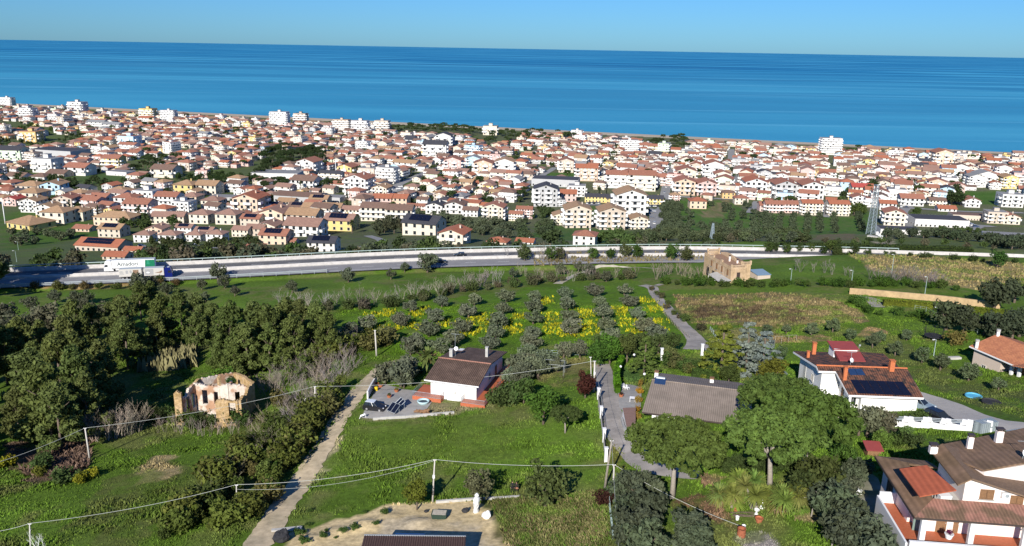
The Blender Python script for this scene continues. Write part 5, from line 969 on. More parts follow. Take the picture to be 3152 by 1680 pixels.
for k, (x, y, s) in enumerate([(-118, 218, 1.5), (-150, 224, 1.6), (-158, 238, 1.9), (-164, 246, 1.8), (-160, 228, 1.9), (-172, 236, 2.0), (-182, 245, 2.0), (-92, 128, 1.1), (-98, 138, 1.2), (-104, 150, 1.3), (-90, 118, 1.1), (-84, 108, 1.1)][2:]): tree(('pine', k % 3), Vector((x, y, gz(x, y))), 'tall pine at the far left edge', C_PI, s, group='pines at the edge of the wood', hh=6)
for k, (c, x, y, s) in enumerate([('E', 330, 480, 1.6), ('E', 60, 560, 1.5), ('E', 150, 520, 1.1), ('E', 250, 470, 1.1), ('E', 10, 440, 1.3), ('E', 690, 440, 1.2)]): tree(('broad', k % 3), G(c, x, y, 3 * s), 'greyish broadleaf tree at the rim of the pine wood', (.095, .098, .06), s * .9, group='greyish trees at the wood rim')
tree(('cypress', 0), G('E', 40, 760, 4), 'dark slim cypress in the pine wood', (.035, .048, .02), 1.35)
# umbrella pines
for k, (c, x, y, h_, s, lab) in enumerate([('K', 1100, 690, 7.2, .94, 'spreading umbrella pine in front of the grey roofed bungalow'), ('L', 85, 575, 8.4, .96, 'tall umbrella pine between the bungalow and the white villa'), ('L', 330, 420, 8.6, .98, 'dense umbrella pine touching the white villa corner'), ('L', 130, 300, 8.4, .9, 'rounded umbrella pine behind the grey bungalow end wall')]): tree(('umbrella', k % 2), G(c, x, y, h_ * s), '', C_UM, s, label=lab, rz=k * 1.3 + .5)
# yellow green trees and shrubs around the bungalow
for k, (c, x, y, key, s, colr, lab) in enumerate([
    ('s', 1560, 100, ('cedar', 0), 1.15, (.16, .18, .028), 'yellow green cedar with drooping boughs behind the bungalow'), ('s', 1840, 70, ('cedar', 1), 1.15, (.15, .19, .16), 'blue grey cedar behind the yellow green cedar'), ('s', 2030, 130, ('cedar', 0), 1.0, (.155, .195, .17), 'second blue grey cedar next to the white villa'), ('s', 680, 150, ('cedar', 1), .85, (.075, .10, .022), 'dark green cedar on the small lawn beside the light green hedge'), ('s', 2120, 290, ('broad', 0), .95, (.115, .125, .018), 'yellowish rounded tree beside the white villa wall'),
    ('s', 1640, 320, ('broad', 1), .62, (.065, .095, .022), 'clipped conical green shrub behind the bungalow roof'), ('s', 960, 100, ('broad', 2), .6, (.12, .155, .05), 'small pale green tree in front of the white gate posts'), ('I', 640, 650, ('broad', 0), .95, (.075, .15, .02), 'bright green bushy tree at the bend of the grey lane'), ('I', 560, 690, ('broad', 1), .8, (.06, .13, .02), 'leafy green tree behind the blue fence'), ('I', 760, 650, ('broad', 2), .9, (.06, .08, .02), 'dark green tree behind the light green hedge'), ('I', 860, 610, ('broad', 0), .7, (.075, .095, .03), 'olive green tree at the edge of the flower grove'), ('I', 980, 620, ('broad', 1), .7, (.06, .08, .025), 'dark tree beside the end of the farm lane'), ('I', 1080, 620, ('broad', 2), .65, (.055, .08, .022), 'round dark tree touching the farm lane'), ('I', 560, 620, ('broad', 2), .6, (.055, .085, .02), 'green shrubby tree below the flower strips'),
    ('I', 170, 1050, ('broad', 1), .95, (.07, .145, .02), 'bright leafy green tree on the meadow beside the round pine'), ('I', 325, 1130, ('umbrella', 0), .40, (.062, .085, .022), 'round headed pine on the meadow beside the driveway fence'), ('I', 30, 950, ('broad', 2), .7, (.05, .085, .02), 'dark leafy shrub beside the brown roofed house steps'), ('I', 465, 910, ('broad', 0), .72, (.050, .016, .012), 'dark red plum tree beside the pole and driveway'), ('K', 600, 1030, ('bush', 1), .85, (.045, .02, .014), 'dark red bush at the foot of the wooden poles'),
    ('a', 2300, 900, ('bush', 0), 1.5, (.055, .085, .025), 'dense green shrub in front of the red steps'), ('a', 2150, 920, ('bush', 2), 1.4, (.05, .08, .022), 'dark green shrub next to the terrace end'), ('a', 2450, 860, ('bush', 1), 1.6, (.06, .10, .025), 'tall green shrub on the bank below the olives'), ('L', 390, 870, ('broad', 1), .95, (.06, .075, .02), 'dark leafy tree beside the yucca clumps'), ('L', 300, 930, ('broad', 0), .8, (.055, .07, .02), 'dark bushy tree left of the garden olives'),
    ('G', 1105, 1000, ('broad', 2), .62, (.095, .115, .016), 'yellow green conical shrub beside the white pole'), ('G', 1535, 930, ('broad', 0), .72, (.11, .12, .06), 'grey green shrubby tree near the wrapped statue'), ('p', 1650, 560, ('broad', 1), .95, (.072, .098, .03), 'broad dark green cypress bush in front of the meadow'), ('I', 1275, 520, ('bush', 0), .8, (.05, .05, .025), 'dark shrub at the corner of the brown field'), ('J', 1030, 1165, ('bush', 1), .7, (.05, .075, .022), 'bush covering the pillar beside the parked black car'), ('J', 1110, 1150, ('bush', 2), .8, (.05, .08, .02), 'dark hedge bush beside the black estate car'), ('J', 120, 700, ('broad', 2), .5, (.08, .12, .05), 'pale shrub at the back corner of the white villa'),
    ('L', 950, 615, ('bush', 1), .8, (.055, .085, .02), 'dark green shrub in front of the white fence'), ('L', 840, 615, ('broad', 1), .45, (.10, .155, .03), 'light green small tree in front of the white fence'), ('L', 1060, 625, ('bush', 0), .8, (.05, .07, .02), 'dark shrub on the shaded bank behind the pink house'), ('L', 1000, 575, ('broad', 2), .38, (.10, .16, .04), 'bright climber shrub on the white fence'), ('t', 460, 640, ('bush', 0), 1.3, (.12, .11, .03), 'yellowish shrub behind the trampoline'), ('K', 870, 210, ('bush', 2), .45, (.16, .19, .03), 'yellow green potted shrub at the bungalow corner')]):
    tree(key, G(c, x, y, {'cedar': 4, 'broad': 4, 'bush': 1.3, 'umbrella': 8}[key[0]] * s), '', colr, s, label=lab)
# shrubs: a band of them along the dirt road and other wild edges
def band(key, pts, n, w_, desc, colr, s0, s1, group, seed, h=1.2):
    R = random.Random(seed); P = [G(*q) for q in pts]; L_ = [(P[i + 1] - P[i]).length for i in range(len(P) - 1)]; T = sum(L_)
    for k in range(n):
        t = (k + R.random()) / n * T; i = 0
        while i < len(L_) - 1 and t > L_[i]: t -= L_[i]; i += 1
        d = (P[i + 1] - P[i]).normalized(); p = P[i] + d * t + Vector((-d.y, d.x, 0)) * R.uniform(-w_, w_); p.z = gz(p.x, p.y); s = R.uniform(s0, s1)
        nk = {'bush': 3, 'bare': 4, 'bareshrub': 3, 'olive': 4, 'broad': 3}[key]; c = colr[R.randrange(len(colr))] if isinstance(colr[0], tuple) else colr
        tree((key, R.randrange(nk)), p, desc, c, s, group=group, hh=h)
DKS = [(.06, .08, .018), (.085, .10, .02), (.10, .12, .024), (.115, .11, .036)]
band('bareshrub', [('G', 200, 560), ('G', 330, 430), ('G', 450, 290), ('G', 560, 200), ('G', 680, 120)], 22, 2.2, 'leafless grey shrub on the bank above the dirt road', [(.23, .20, .185), (.20, .185, .15)], 1.0, 1.6, 'leafless bank above the dirt road', 31)
band('bare', [('G', 150, 470), ('G', 300, 330), ('G', 420, 220), ('G', 560, 110), ('H', 650, 660)], 20, 2.4, 'leafless tree on the bank above the dirt road', C_TW, .65, 1.0, 'leafless trees above the dirt road', 32, 3)
band('broad', [('G', -60, 1180), ('G', 80, 960), ('G', 230, 760), ('G', 350, 580), ('G', 480, 420), ('G', 600, 280)], 16, 1.8, 'taller leafy shrub in the hedge along the dirt road', [(.07, .11, .02), (.10, .12, .03), (.05, .07, .02)], .28, .5, 'taller hedge shrubs along the dirt road', 41)
band('broad', [('F', 1330, 1300), ('F', 1480, 1120), ('F', 1640, 940), ('F', 1800, 780)], 12, 2.5, 'yellowish leafy shrub on the bank beside the meadow', [(.11, .135, .025), (.13, .12, .04), (.07, .10, .02)], .25, .45, 'yellowish shrubs on the meadow bank', 42)
band('bareshrub', [('F', 1500, 1100), ('F', 1640, 900), ('F', 1760, 760), ('G', 60, 620), ('G', 200, 480)], 14, 3.0, 'grey leafless shrub among the bank hedge', [(.24, .20, .16), (.20, .18, .12)], .9, 1.4, 'grey leafless shrubs in the bank hedge', 43)
band('bush', [('G', -170, 1250), ('G', 0, 1080), ('G', 150, 860), ('G', 300, 640), ('G', 420, 480), ('G', 520, 350)], 24, 1.2, 'dark green shrub in the hedge along the dirt road', DKS, 0.60, 1.77, 'hedge shrubs along the dirt road', 1)
band('bush', [('F', 1250, 1373), ('F', 1380, 1200), ('F', 1500, 1050), ('F', 1640, 900), ('F', 1780, 760), ('G', 130, 500), ('G', 230, 380)], 26, 2.6, 'dense shrub on the bank beside the left meadow', DKS, 0.56, 1.70, 'shrubs on the bank beside the meadow', 2)
band('bareshrub', [('G', 20, 300), ('G', 130, 250), ('G', 250, 200), ('H', 350, 720), ('H', 560, 620)], 30, 3.0, 'leafless grey shrub in the thicket beside the ruin', [(.20, .165, .14), (.18, .15, .125)], 1.1, 1.9, 'leafless thicket beside the ruin', 3)
band('bare', [('G', 0, 330), ('G', 150, 260), ('H', 240, 880), ('H', 380, 790), ('H', 520, 690)], 16, 2.5, 'leafless grey tree in the thicket beside the ruin', C_TW, .6, .95, 'leafless trees beside the ruin', 4)
band('bush', [('H', 300, 900), ('H', 480, 760), ('H', 640, 700), ('H', 760, 680), ('H', 860, 640)], 15, 2.2, 'dark shrub at the wood edge behind the lamp pole', DKS, 1.18, 2.00, 'shrubs at the wood edge', 5)
band('bare', [('E', 560, 1330), ('E', 740, 1310), ('E', 880, 1290), ('E', 1000, 1250)], 28, .9, 'slender leafless tree at the meadow edge', (.26, .22, .17), .6, 1.05, 'slender leafless trees along the meadow', 6, 2.5)
band('bare', [('E', 1080, 1265), ('E', 1250, 1265), ('E', 1400, 1285), ('E', 1580, 1275), ('E', 1780, 1250)], 15, .6, 'thin leafless sapling below the ruin', (.24, .20, .16), .38, .62, 'thin leafless saplings below the ruin', 33, 2)
band('bush', [('E', 520, 1270), ('E', 780, 1180), ('E', 1000, 1150), ('E', 1250, 1200), ('E', 1500, 1230), ('E', 1760, 1200)], 19, 1.8, 'green undergrowth shrub below the ruin', [(.05, .085, .02), (.06, .08, .025), (.07, .10, .02)], 0.71, 1.38, 'undergrowth shrubs below the ruin', 7)
band('bare', [('H', 130, 390), ('H', 320, 385), ('H', 520, 380), ('H', 700, 370), ('H', 900, 350), ('H', 1100, 330), ('H', 1300, 290), ('H', 1500, 250), ('H', 1700, 220)], 46, 3.5, 'bare grey tree in the row above the flowering grove', [(.25, .22, .20), (.22, .19, .18), (.20, .20, .14)], .6, 1.05, 'bare trees above the grove', 8, 3)
band('bush', [('H', 350, 400), ('H', 600, 400), ('H', 850, 385), ('H', 1000, 360), ('H', 1300, 290), ('H', 1600, 260), ('I', 200, 200), ('I', 500, 190), ('I', 850, 180)], 30, 2.2, 'low shrub in the scrub row above the grove', [(.06, .085, .025), (.085, .09, .045), (.10, .085, .055)], 0.71, 1.44, 'scrub row above the grove', 9)
band('bare', [('I', 0, 150), ('I', 160, 200), ('I', 350, 190), ('I', 600, 170), ('I', 830, 160)], 18, 3, 'bare tree near the pale farm track', C_TW, .55, .9, 'bare trees near the farm track', 10, 3)
band('bare', [('I', 960, 190), ('I', 1020, 160), ('I', 1070, 140), ('I', 1200, 170), ('I', 1320, 190)], 14, 1.5, 'bare tree beside the sandstone villa drive', C_TW, .6, 1.1, 'bare trees beside the sandstone villa', 11, 3)
band('bush', [('I', 1000, 215), ('I', 1200, 225), ('I', 1450, 235), ('I', 1700, 240), ('J', 200, 225), ('J', 500, 235), ('J', 800, 235), ('J', 1100, 240), ('J', 1350, 260)], 42, 1.6, 'green bramble shrub below the sandstone villa', [(.05, .10, .014), (.045, .085, .014), (.06, .09, .02)], 0.65, 1.31, 'bramble bank below the sandstone villa', 12)
band('bareshrub', [('J', 820, 200), ('J', 1000, 190), ('J', 1120, 200), ('J', 1290, 240)], 14, 1.5, 'leafless shrub beside the tan retaining wall', [(.16, .14, .13)], 1.1, 1.8, 'leafless shrubs above the tan wall', 13)
band('bare', [('J', 200, 120), ('J', 430, 150), ('J', 560, 160), ('J', 840, 190), ('J', 1080, 190)], 12, 2.5, 'bare tree on the slope right of the sandstone villa', (.17, .15, .14), .6, .95, 'bare trees on the right slope', 14, 3)
band('bush', [('J', 640, 340), ('J', 720, 430), ('J', 900, 440), ('J', 1060, 460), ('J', 1180, 470)], 9, 1.0, 'bright green bramble on the bank beside the lane bend', [(.05, .10, .016), (.06, .11, .02)], 0.59, 1.12, 'brambles beside the lane bend', 15)
band('bush', [('I', 920, 250), ('I', 990, 330), ('I', 1080, 420), ('I', 1180, 520)], 8, .8, 'low shrub on the verge of the farm lane', [(.07, .095, .025), (.09, .08, .04)], 0.41, 0.88, 'shrubs along the farm lane', 16)
band('broad', [('H', 1790, 70), ('I', 240, 60), ('I', 330, 60), ('I', 640, 55), ('I', 740, 40), ('I', 1040, 60), ('I', 1240, 50)], 9, 2, 'green tree on the near motorway verge', [(.05, .09, .018), (.07, .085, .03)], .6, 1.0, 'trees on the near motorway verge', 17, 3)
band('bare', [('H', 1740, 40), ('H', 1830, 30), ('I', 60, 60), ('I', 330, 60)], 9, 2, 'leafless poplar beside the motorway', (.20, .185, .165), .8, 1.25, 'leafless poplars beside the motorway', 18, 4)
band('broad', [('D', 0, 990), ('D', 120, 985), ('D', 240, 985), ('D', 340, 985), ('D', 480, 990), ('D', 650, 1000)], 13, 2.2, 'dark tree screening the motorway near the sandstone villa', [(.035, .055, .016), (.06, .09, .02), (.05, .075, .02)], .5, .95, 'trees screening the motorway', 19, 3)
band('bush', [('D', 700, 985), ('D', 900, 1000), ('D', 1200, 1020), ('D', 1500, 1040), ('D', 1800, 1060)], 17, 1.2, 'shrub on the right verge of the motorway', [(.045, .07, .02), (.06, .08, .03)], 0.47, 1.00, 'shrubs in front of the motorway wall', 20)
tree(('broad', 1), G('D', 1650, 1025, 3), '', (.045, .095, .02), .95, label='bright green round tree hiding the motorway near the right edge')
band('bush', [('E', 230, 255), ('E', 480, 258), ('E', 900, 255), ('E', 1100, 220), ('E', 1300, 215)], 13, 1.0, 'brownish shrub on the bank under the guard rail', [(.08, .085, .025), (.10, .075, .03), (.06, .085, .02)], 0.59, 1.19, 'shrubs under the guard rail', 21)
band('bush', [('E', 0, 1330), ('E', 120, 1290), ('E', 300, 1290), ('F', 300, 940), ('F', 500, 950), ('F', 620, 900)], 9, 1.0, 'green weed bush around the dead brushwood', [(.07, .11, .03), (.12, .14, .02)], 0.59, 1.12, 'weed bushes around the brushwood', 22)
band('bush', [('K', 1340, 850), ('K', 1500, 850), ('K', 1750, 860), ('L', 150, 840), ('L', 330, 820)], 11, .8, 'dark low hedge shrub behind the yuccas', [(.045, .07, .018)], 0.59, 0.94, 'low hedge behind the yuccas', 23)
band('bush', [('L', 500, 620), ('L', 540, 700), ('L', 570, 780), ('L', 620, 840)], 6, .8, 'green vine shrub along the garden terrace edge', [(.06, .11, .02)], 0.59, 1.00, 'vine shrubs along the terrace edge', 24)
band('bush', [('s', 900, 250), ('s', 1050, 270), ('s', 1150, 330), ('s', 1280, 300), ('s', 1450, 330)], 9, .9, 'rounded garden shrub behind the bungalow', [(.055, .09, .022), (.09, .09, .03), (.045, .075, .018)], 0.59, 1.25, 'garden shrubs behind the bungalow', 25)
# ---------------------------------------------------------------- hedges
def hedge(pts, wdt, ht, colr, label, dens=70, size=.2, sag=.25):
    P = [Vector(p) for p in pts]; rs_ = np.random.RandomState(int(abs(P[0].x * 13 + P[0].y * 7)) % 9999); o0 = P[0]; pts_, nr = [], []
    for a, b in zip(P[:-1], P[1:]):
        ln = (b - a).length; d = (b - a).normalized(); n = Vector((-d.y, d.x, 0)); k = int(ln * dens)
        t = rs_.uniform(0, 1, k); s = rs_.uniform(-1, 1, k); z = rs_.uniform(0, 1, k)
        edge = rs_.randint(0, 3, k); s = np.where(edge == 0, np.sign(s) * rs_.uniform(.8, 1.05, k), s); z = np.where(edge != 0, rs_.uniform(.82, 1.08, k), z)
        x = a.x + (b.x - a.x) * t + n.x * s * wdt / 2; y = a.y + (b.y - a.y) * t + n.y * s * wdt / 2; pts_.append(np.stack([x - o0.x, y - o0.y, gzv(x, y) - o0.z + z * ht], 1)); nr.append(np.stack([n.x * s, n.y * s, z + .2], 1))
    v, f = leaf_quads(np.concatenate(pts_), np.concatenate(nr), size, rs_, 1.2); r = new_obj('hedge', np_mesh('hedge', v, f, MT['leaf']), None, o0, None, colr); tag(r, label, 'hedge')
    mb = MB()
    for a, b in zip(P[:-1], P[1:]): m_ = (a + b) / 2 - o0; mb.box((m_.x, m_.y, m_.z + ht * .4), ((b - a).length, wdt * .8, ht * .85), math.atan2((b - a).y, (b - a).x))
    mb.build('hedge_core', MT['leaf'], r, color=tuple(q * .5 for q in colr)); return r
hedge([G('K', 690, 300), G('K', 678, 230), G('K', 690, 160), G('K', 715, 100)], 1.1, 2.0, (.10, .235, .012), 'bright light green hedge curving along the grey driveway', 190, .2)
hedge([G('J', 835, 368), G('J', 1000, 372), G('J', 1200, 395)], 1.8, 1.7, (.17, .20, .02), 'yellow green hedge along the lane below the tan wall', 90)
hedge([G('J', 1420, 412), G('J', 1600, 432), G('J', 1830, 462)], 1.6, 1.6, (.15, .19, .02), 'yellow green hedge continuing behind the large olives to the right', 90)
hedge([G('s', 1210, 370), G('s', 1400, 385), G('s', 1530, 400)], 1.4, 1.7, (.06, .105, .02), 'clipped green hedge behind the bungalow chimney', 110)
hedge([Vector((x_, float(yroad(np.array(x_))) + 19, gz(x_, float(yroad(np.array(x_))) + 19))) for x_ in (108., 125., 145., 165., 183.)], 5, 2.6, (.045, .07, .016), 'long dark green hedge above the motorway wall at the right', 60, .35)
# ---------------------------------------------------------------- palms, yuccas
def palm(p, h, label, n=1, col=(.13, .17, .045), s=1.0, dead=True):
    r = empty('palm_tree', p, 0, label, 'palm'); mb = MB(); mb.tube([(0, 0, -.3), (0, 0, h)], [.34 * s, .26 * s], 8); mb.build('trunk', MT['bark'], r); f = new_obj('fronds', PALMF[n % 2], r, (0, 0, h), None, col); f.scale = (s, s, s)
    if dead: f = new_obj('dead_fronds', PALMF[(n + 1) % 2], r, (0, 0, h - .5 * s), 1.0, (.26, .19, .09)); f.scale = (s * .75, s * .75, -s * .6)
    return r
palm(G('a', 1050, 330, 3.2), 3.4, 'bushy palm with yellowing lower fronds beside the brown roofed house', 0, s=1.15); palm(G('a', 940, 520, 1), .6, 'low young palm below the bushy palm', 1, (.07, .12, .03), .6, False)
def yucca(p, heads, label, seed):
    R = random.Random(seed); r = empty('yucca', p, 0, label, 'yucca')
    for k in range(heads):
        a = R.uniform(0, 6.283); rr = R.uniform(.3, 2.0); h = R.uniform(1.2, 3.6) - rr * .3; e = Vector((rr * math.cos(a), rr * math.sin(a), h)); mb = MB(); mb.tube([(0, 0, -.2), (e.x * .35, e.y * .35, h * .5), e], [.22, .15, .11], 6); mb.build('stem', MT['barkpale'], r)
        f = new_obj('leaf_rosette', YUCF[k % 2], r, e, R.uniform(0, 6), tuple(q * R.uniform(.85, 1.2) for q in (.21, .26, .06)))
        if k % 3 == 0: f = new_obj('dead_leaves', YUCF[(k + 1) % 2], r, e - Vector((0, 0, .15)), 0, (.33, .25, .14)); f.scale = (.6, .6, -.9)
    return r
yucca(G('r', 420, 720), 13, 'tall yucca clump with pale dead leaves beside the woodpile', 1); yucca(G('r', 740, 740), 12, 'leaning yucca clump beside the white parasol', 2); yucca(G('r', 1240, 790), 11, 'yucca clump near the leaning washing line posts', 3)
# ---------------------------------------------------------------- ground cover that nobody could count
def tufts(name, n, region, hfun, seed, cmul, mat_='leaf_far', tri=3, colr=None, label=None, lean=.35, gmix=0.0):
    rs_ = np.random.RandomState(seed); X, Y = region(rs_, n); Z = gzv(X, Y); c = zone_color(X, Y, Z) if colr is None else np.tile(np.array(colr), (len(X), 1)); c = np.where((rs_.uniform(0, 1, (len(X), 1)) < gmix), np.array((.075, .135, .018)), c); c = c * cmul * rs_.uniform(.7, 1.35, (len(X), 1)); h = hfun(X, Y, rs_)
    V_ = []; C_ = []
    for k in range(tri):
        a = rs_.uniform(0, 6.283, len(X)); ox, oy = np.cos(a), np.sin(a); w_ = h * .34; tx = rs_.normal(0, lean, len(X)) * h; ty = rs_.normal(0, lean, len(X)) * h; jx = rs_.normal(0, .12, len(X)); jy = rs_.normal(0, .12, len(X))
        tr = np.stack([np.stack([X + jx - ox * w_, Y + jy - oy * w_, Z - .05], 1), np.stack([X + jx + ox * w_, Y + jy + oy * w_, Z - .05], 1), np.stack([X + jx + tx, Y + jy + ty, Z + h], 1)], 1); V_.append(tr.reshape(-1, 3)); C_.append(np.repeat(c, 3, 0))
    V_ = np.concatenate(V_); me = np_mesh(name, V_, np.arange(len(V_)).reshape(-1, 3), MT[mat_], 3, np.concatenate(C_)); return tag(new_obj(name, me), label, name.replace('_', ' '), None, 'stuff')
NOGRASS = [[topx(c, *q) for q in P_] for c, P_ in [('G', [(-250, 1700), (0, 1180), (170, 1010), (330, 800), (470, 600), (560, 460), (690, 250), (830, 120), (900, 110), (800, 220), (700, 350), (610, 470), (540, 640), (420, 850), (250, 1080), (60, 1400), (-40, 1700)]), ('K', [(540, 90), (660, 90), (690, 250), (860, 240), (880, 420), (720, 560), (800, 640), (900, 760), (1270, 850), (1270, 920), (900, 870), (760, 760), (600, 560), (560, 300)]), ('I', [(900, 220), (970, 220), (1360, 650), (1120, 690), (940, 330)]), ('J', [(1050, 960), (1860, 1170), (1860, 1310), (1180, 1240)]), ('a', [(300, 740), (960, 850), (1230, 960), (1000, 1210), (0, 1290), (160, 960)]), ('L', [(640, 850), (800, 880), (1080, 1400), (860, 1400), (640, 1000)]), ('h', [(1200, 280), (2270, 280), (2300, 500), (900, 500)])]]
def reg_near(rs_, n):
    X = rs_.uniform(-95, 115, n); t = rs_.uniform(0, 1, n); Y = 72 + 150 * t ** 1.5; px, py, _ = project(X, Y, gzv(X, Y)); ok = (px > -20) & (px < 1044) & (py < 570)
    for P_ in NOGRASS: ok &= ~inpoly(px, py, P_)
    soil = inpoly(px, py, ZP[[i for i, z in enumerate(ZONES) if z[2] == SOIL][0]][0].tolist()); ok &= ~(soil & (rs_.uniform(0, 1, n) < 2))
    X, Y = X[ok], Y[ok]; return X, Y
tufts('grass', 230000, reg_near, lambda X, Y, r: (.10 + .34 * vnoise(X, Y, 3.5, 21) ** 2) * r.uniform(.6, 1.4, len(X)), 1, 1.12)
def poly_reg(polys, lo, hi):
    def f(rs_, n):
        X = rs_.uniform(lo[0], hi[0], n); Y = rs_.uniform(lo[1], hi[1], n); px, py, _ = project(X, Y, gzv(X, Y)); ok = np.zeros(n, bool)
        for c, P_ in polys: ok |= inpoly(px, py, [topx(c, *q) for q in P_])
        return X[ok], Y[ok]
    return f
FLOW = [('H', [(760, 430), (930, 390), (940, 430), (830, 460), (770, 460)]), ('H', [(1080, 420), (1170, 380), (1180, 440), (1100, 455)]), ('H', [(700, 530), (1120, 490), (1130, 530), (720, 550)]), ('H', [(1230, 485), (1350, 470), (1350, 505), (1240, 510)]), ('H', [(1470, 455), (1620, 425), (1620, 500), (1480, 505)]), ('H', [(1410, 540), (1600, 525), (1600, 570), (1420, 575)]), ('H', [(1700, 510), (1831, 500), (1831, 570), (1740, 560)]), ('H', [(1780, 430), (1831, 430), (1831, 470), (1790, 470)]),
        ('I', [(0, 430), (40, 425), (40, 460), (0, 470)]), ('I', [(160, 320), (210, 315), (210, 355), (165, 355)]), ('I', [(165, 425), (265, 415), (265, 465), (180, 475)]), ('I', [(410, 400), (525, 395), (525, 450), (430, 455)]), ('I', [(650, 380), (740, 375), (740, 430), (670, 440)]), ('I', [(900, 370), (990, 370), (1000, 415), (920, 420)]), ('I', [(160, 490), (295, 490), (295, 540), (170, 540)]), ('I', [(430, 485), (525, 475), (520, 530), (440, 530)]), ('I', [(695, 470), (820, 465), (820, 520), (710, 530)]), ('I', [(930, 460), (1020, 470), (1025, 550), (940, 530)]), ('I', [(180, 565), (560, 545), (560, 575), (200, 595)]), ('I', [(750, 545), (900, 530), (900, 560), (760, 560)]), ('I', [(870, 300), (960, 340), (960, 370), (880, 350)])]
def flow_reg(rs_, n):
    X, Y = poly_reg(FLOW, (-50, 165), (75, 250))(rs_, n); X = X + rs_.normal(0, .7, len(X)); Y = Y + rs_.normal(0, 1.0, len(Y)); k = vnoise(X, Y, 2.2, 31) * .6 + vnoise(X, Y, .8, 32) * .4 > rs_.uniform(.25, .75, len(X)); return X[k], Y[k]
tufts('flowers', 100000, flow_reg, lambda X, Y, r: r.uniform(.3, .8, len(X)), 2, 1.0, colr=(.37, .34, .014), tri=2, gmix=.42)
tufts('weeds', 26000, poly_reg([('I', [(1080, 290), (1500, 285), (1831, 280), (1831, 530), (1240, 500), (1110, 400)]), ('J', [(0, 275), (300, 290), (560, 350), (760, 480), (560, 500), (0, 510)]), ('J', [(590, 10), (1000, 10), (1831, 70), (1831, 250), (1500, 260), (1150, 190), (760, 120)])], (30, 170), (190, 320)), lambda X, Y, r: r.uniform(.25, .7, len(X)), 3, 1.1)
tufts('dry_grass', 24000, poly_reg([('G', [(1660, 1050), (1831, 1030), (1831, 1400), (1760, 1400), (1640, 1090)]), ('K', [(-100, 1040), (560, 990), (610, 1120), (640, 1400), (-100, 1400)])], (-2, 78), (22, 105)), lambda X, Y, r: r.uniform(.18, .5, len(X)), 4, 1.05, lean=.6, gmix=.22)
tufts('reeds', 9000, poly_reg([('E', [(800, 780), (900, 720), (1380, 690), (1380, 800), (1200, 830), (820, 840)])], (-80, 150), (-10, 215)), lambda X, Y, r: r.uniform(1.8, 3.4, len(X)), 5, 1.0, colr=(.19, .175, .085), tri=2, lean=.1)
tufts('reeds', 6000, poly_reg([('C', [(100, 985), (330, 990), (830, 1000), (960, 985), (1290, 970), (1290, 1040), (700, 1055), (100, 1075)])], (-10, 255), (75, 310)), lambda X, Y, r: r.uniform(.6, 1.6, len(X)), 6, 1.0, colr=(.155, .13, .062), tri=2, lean=.15)
tufts('brushwood', 12000, poly_reg([('F', [(140, 660), (330, 640), (640, 630), (620, 820), (400, 900), (200, 880), (100, 800)])], (-75, 95), (-30, 150)), lambda X, Y, r: r.uniform(.4, 1.0, len(X)), 7, 1.0, colr=(.16, .105, .075), lean=.8)
tufts('brush_pile', 4000, poly_reg([('K', [(1100, 1060), (1250, 1000), (1400, 1080), (1430, 1150), (1300, 1150), (1150, 1110)])], (20, 80), (60, 125)), lambda X, Y, r: r.uniform(.15, .5, len(X)), 8, 1.0, colr=(.15, .09, .055), lean=.9)
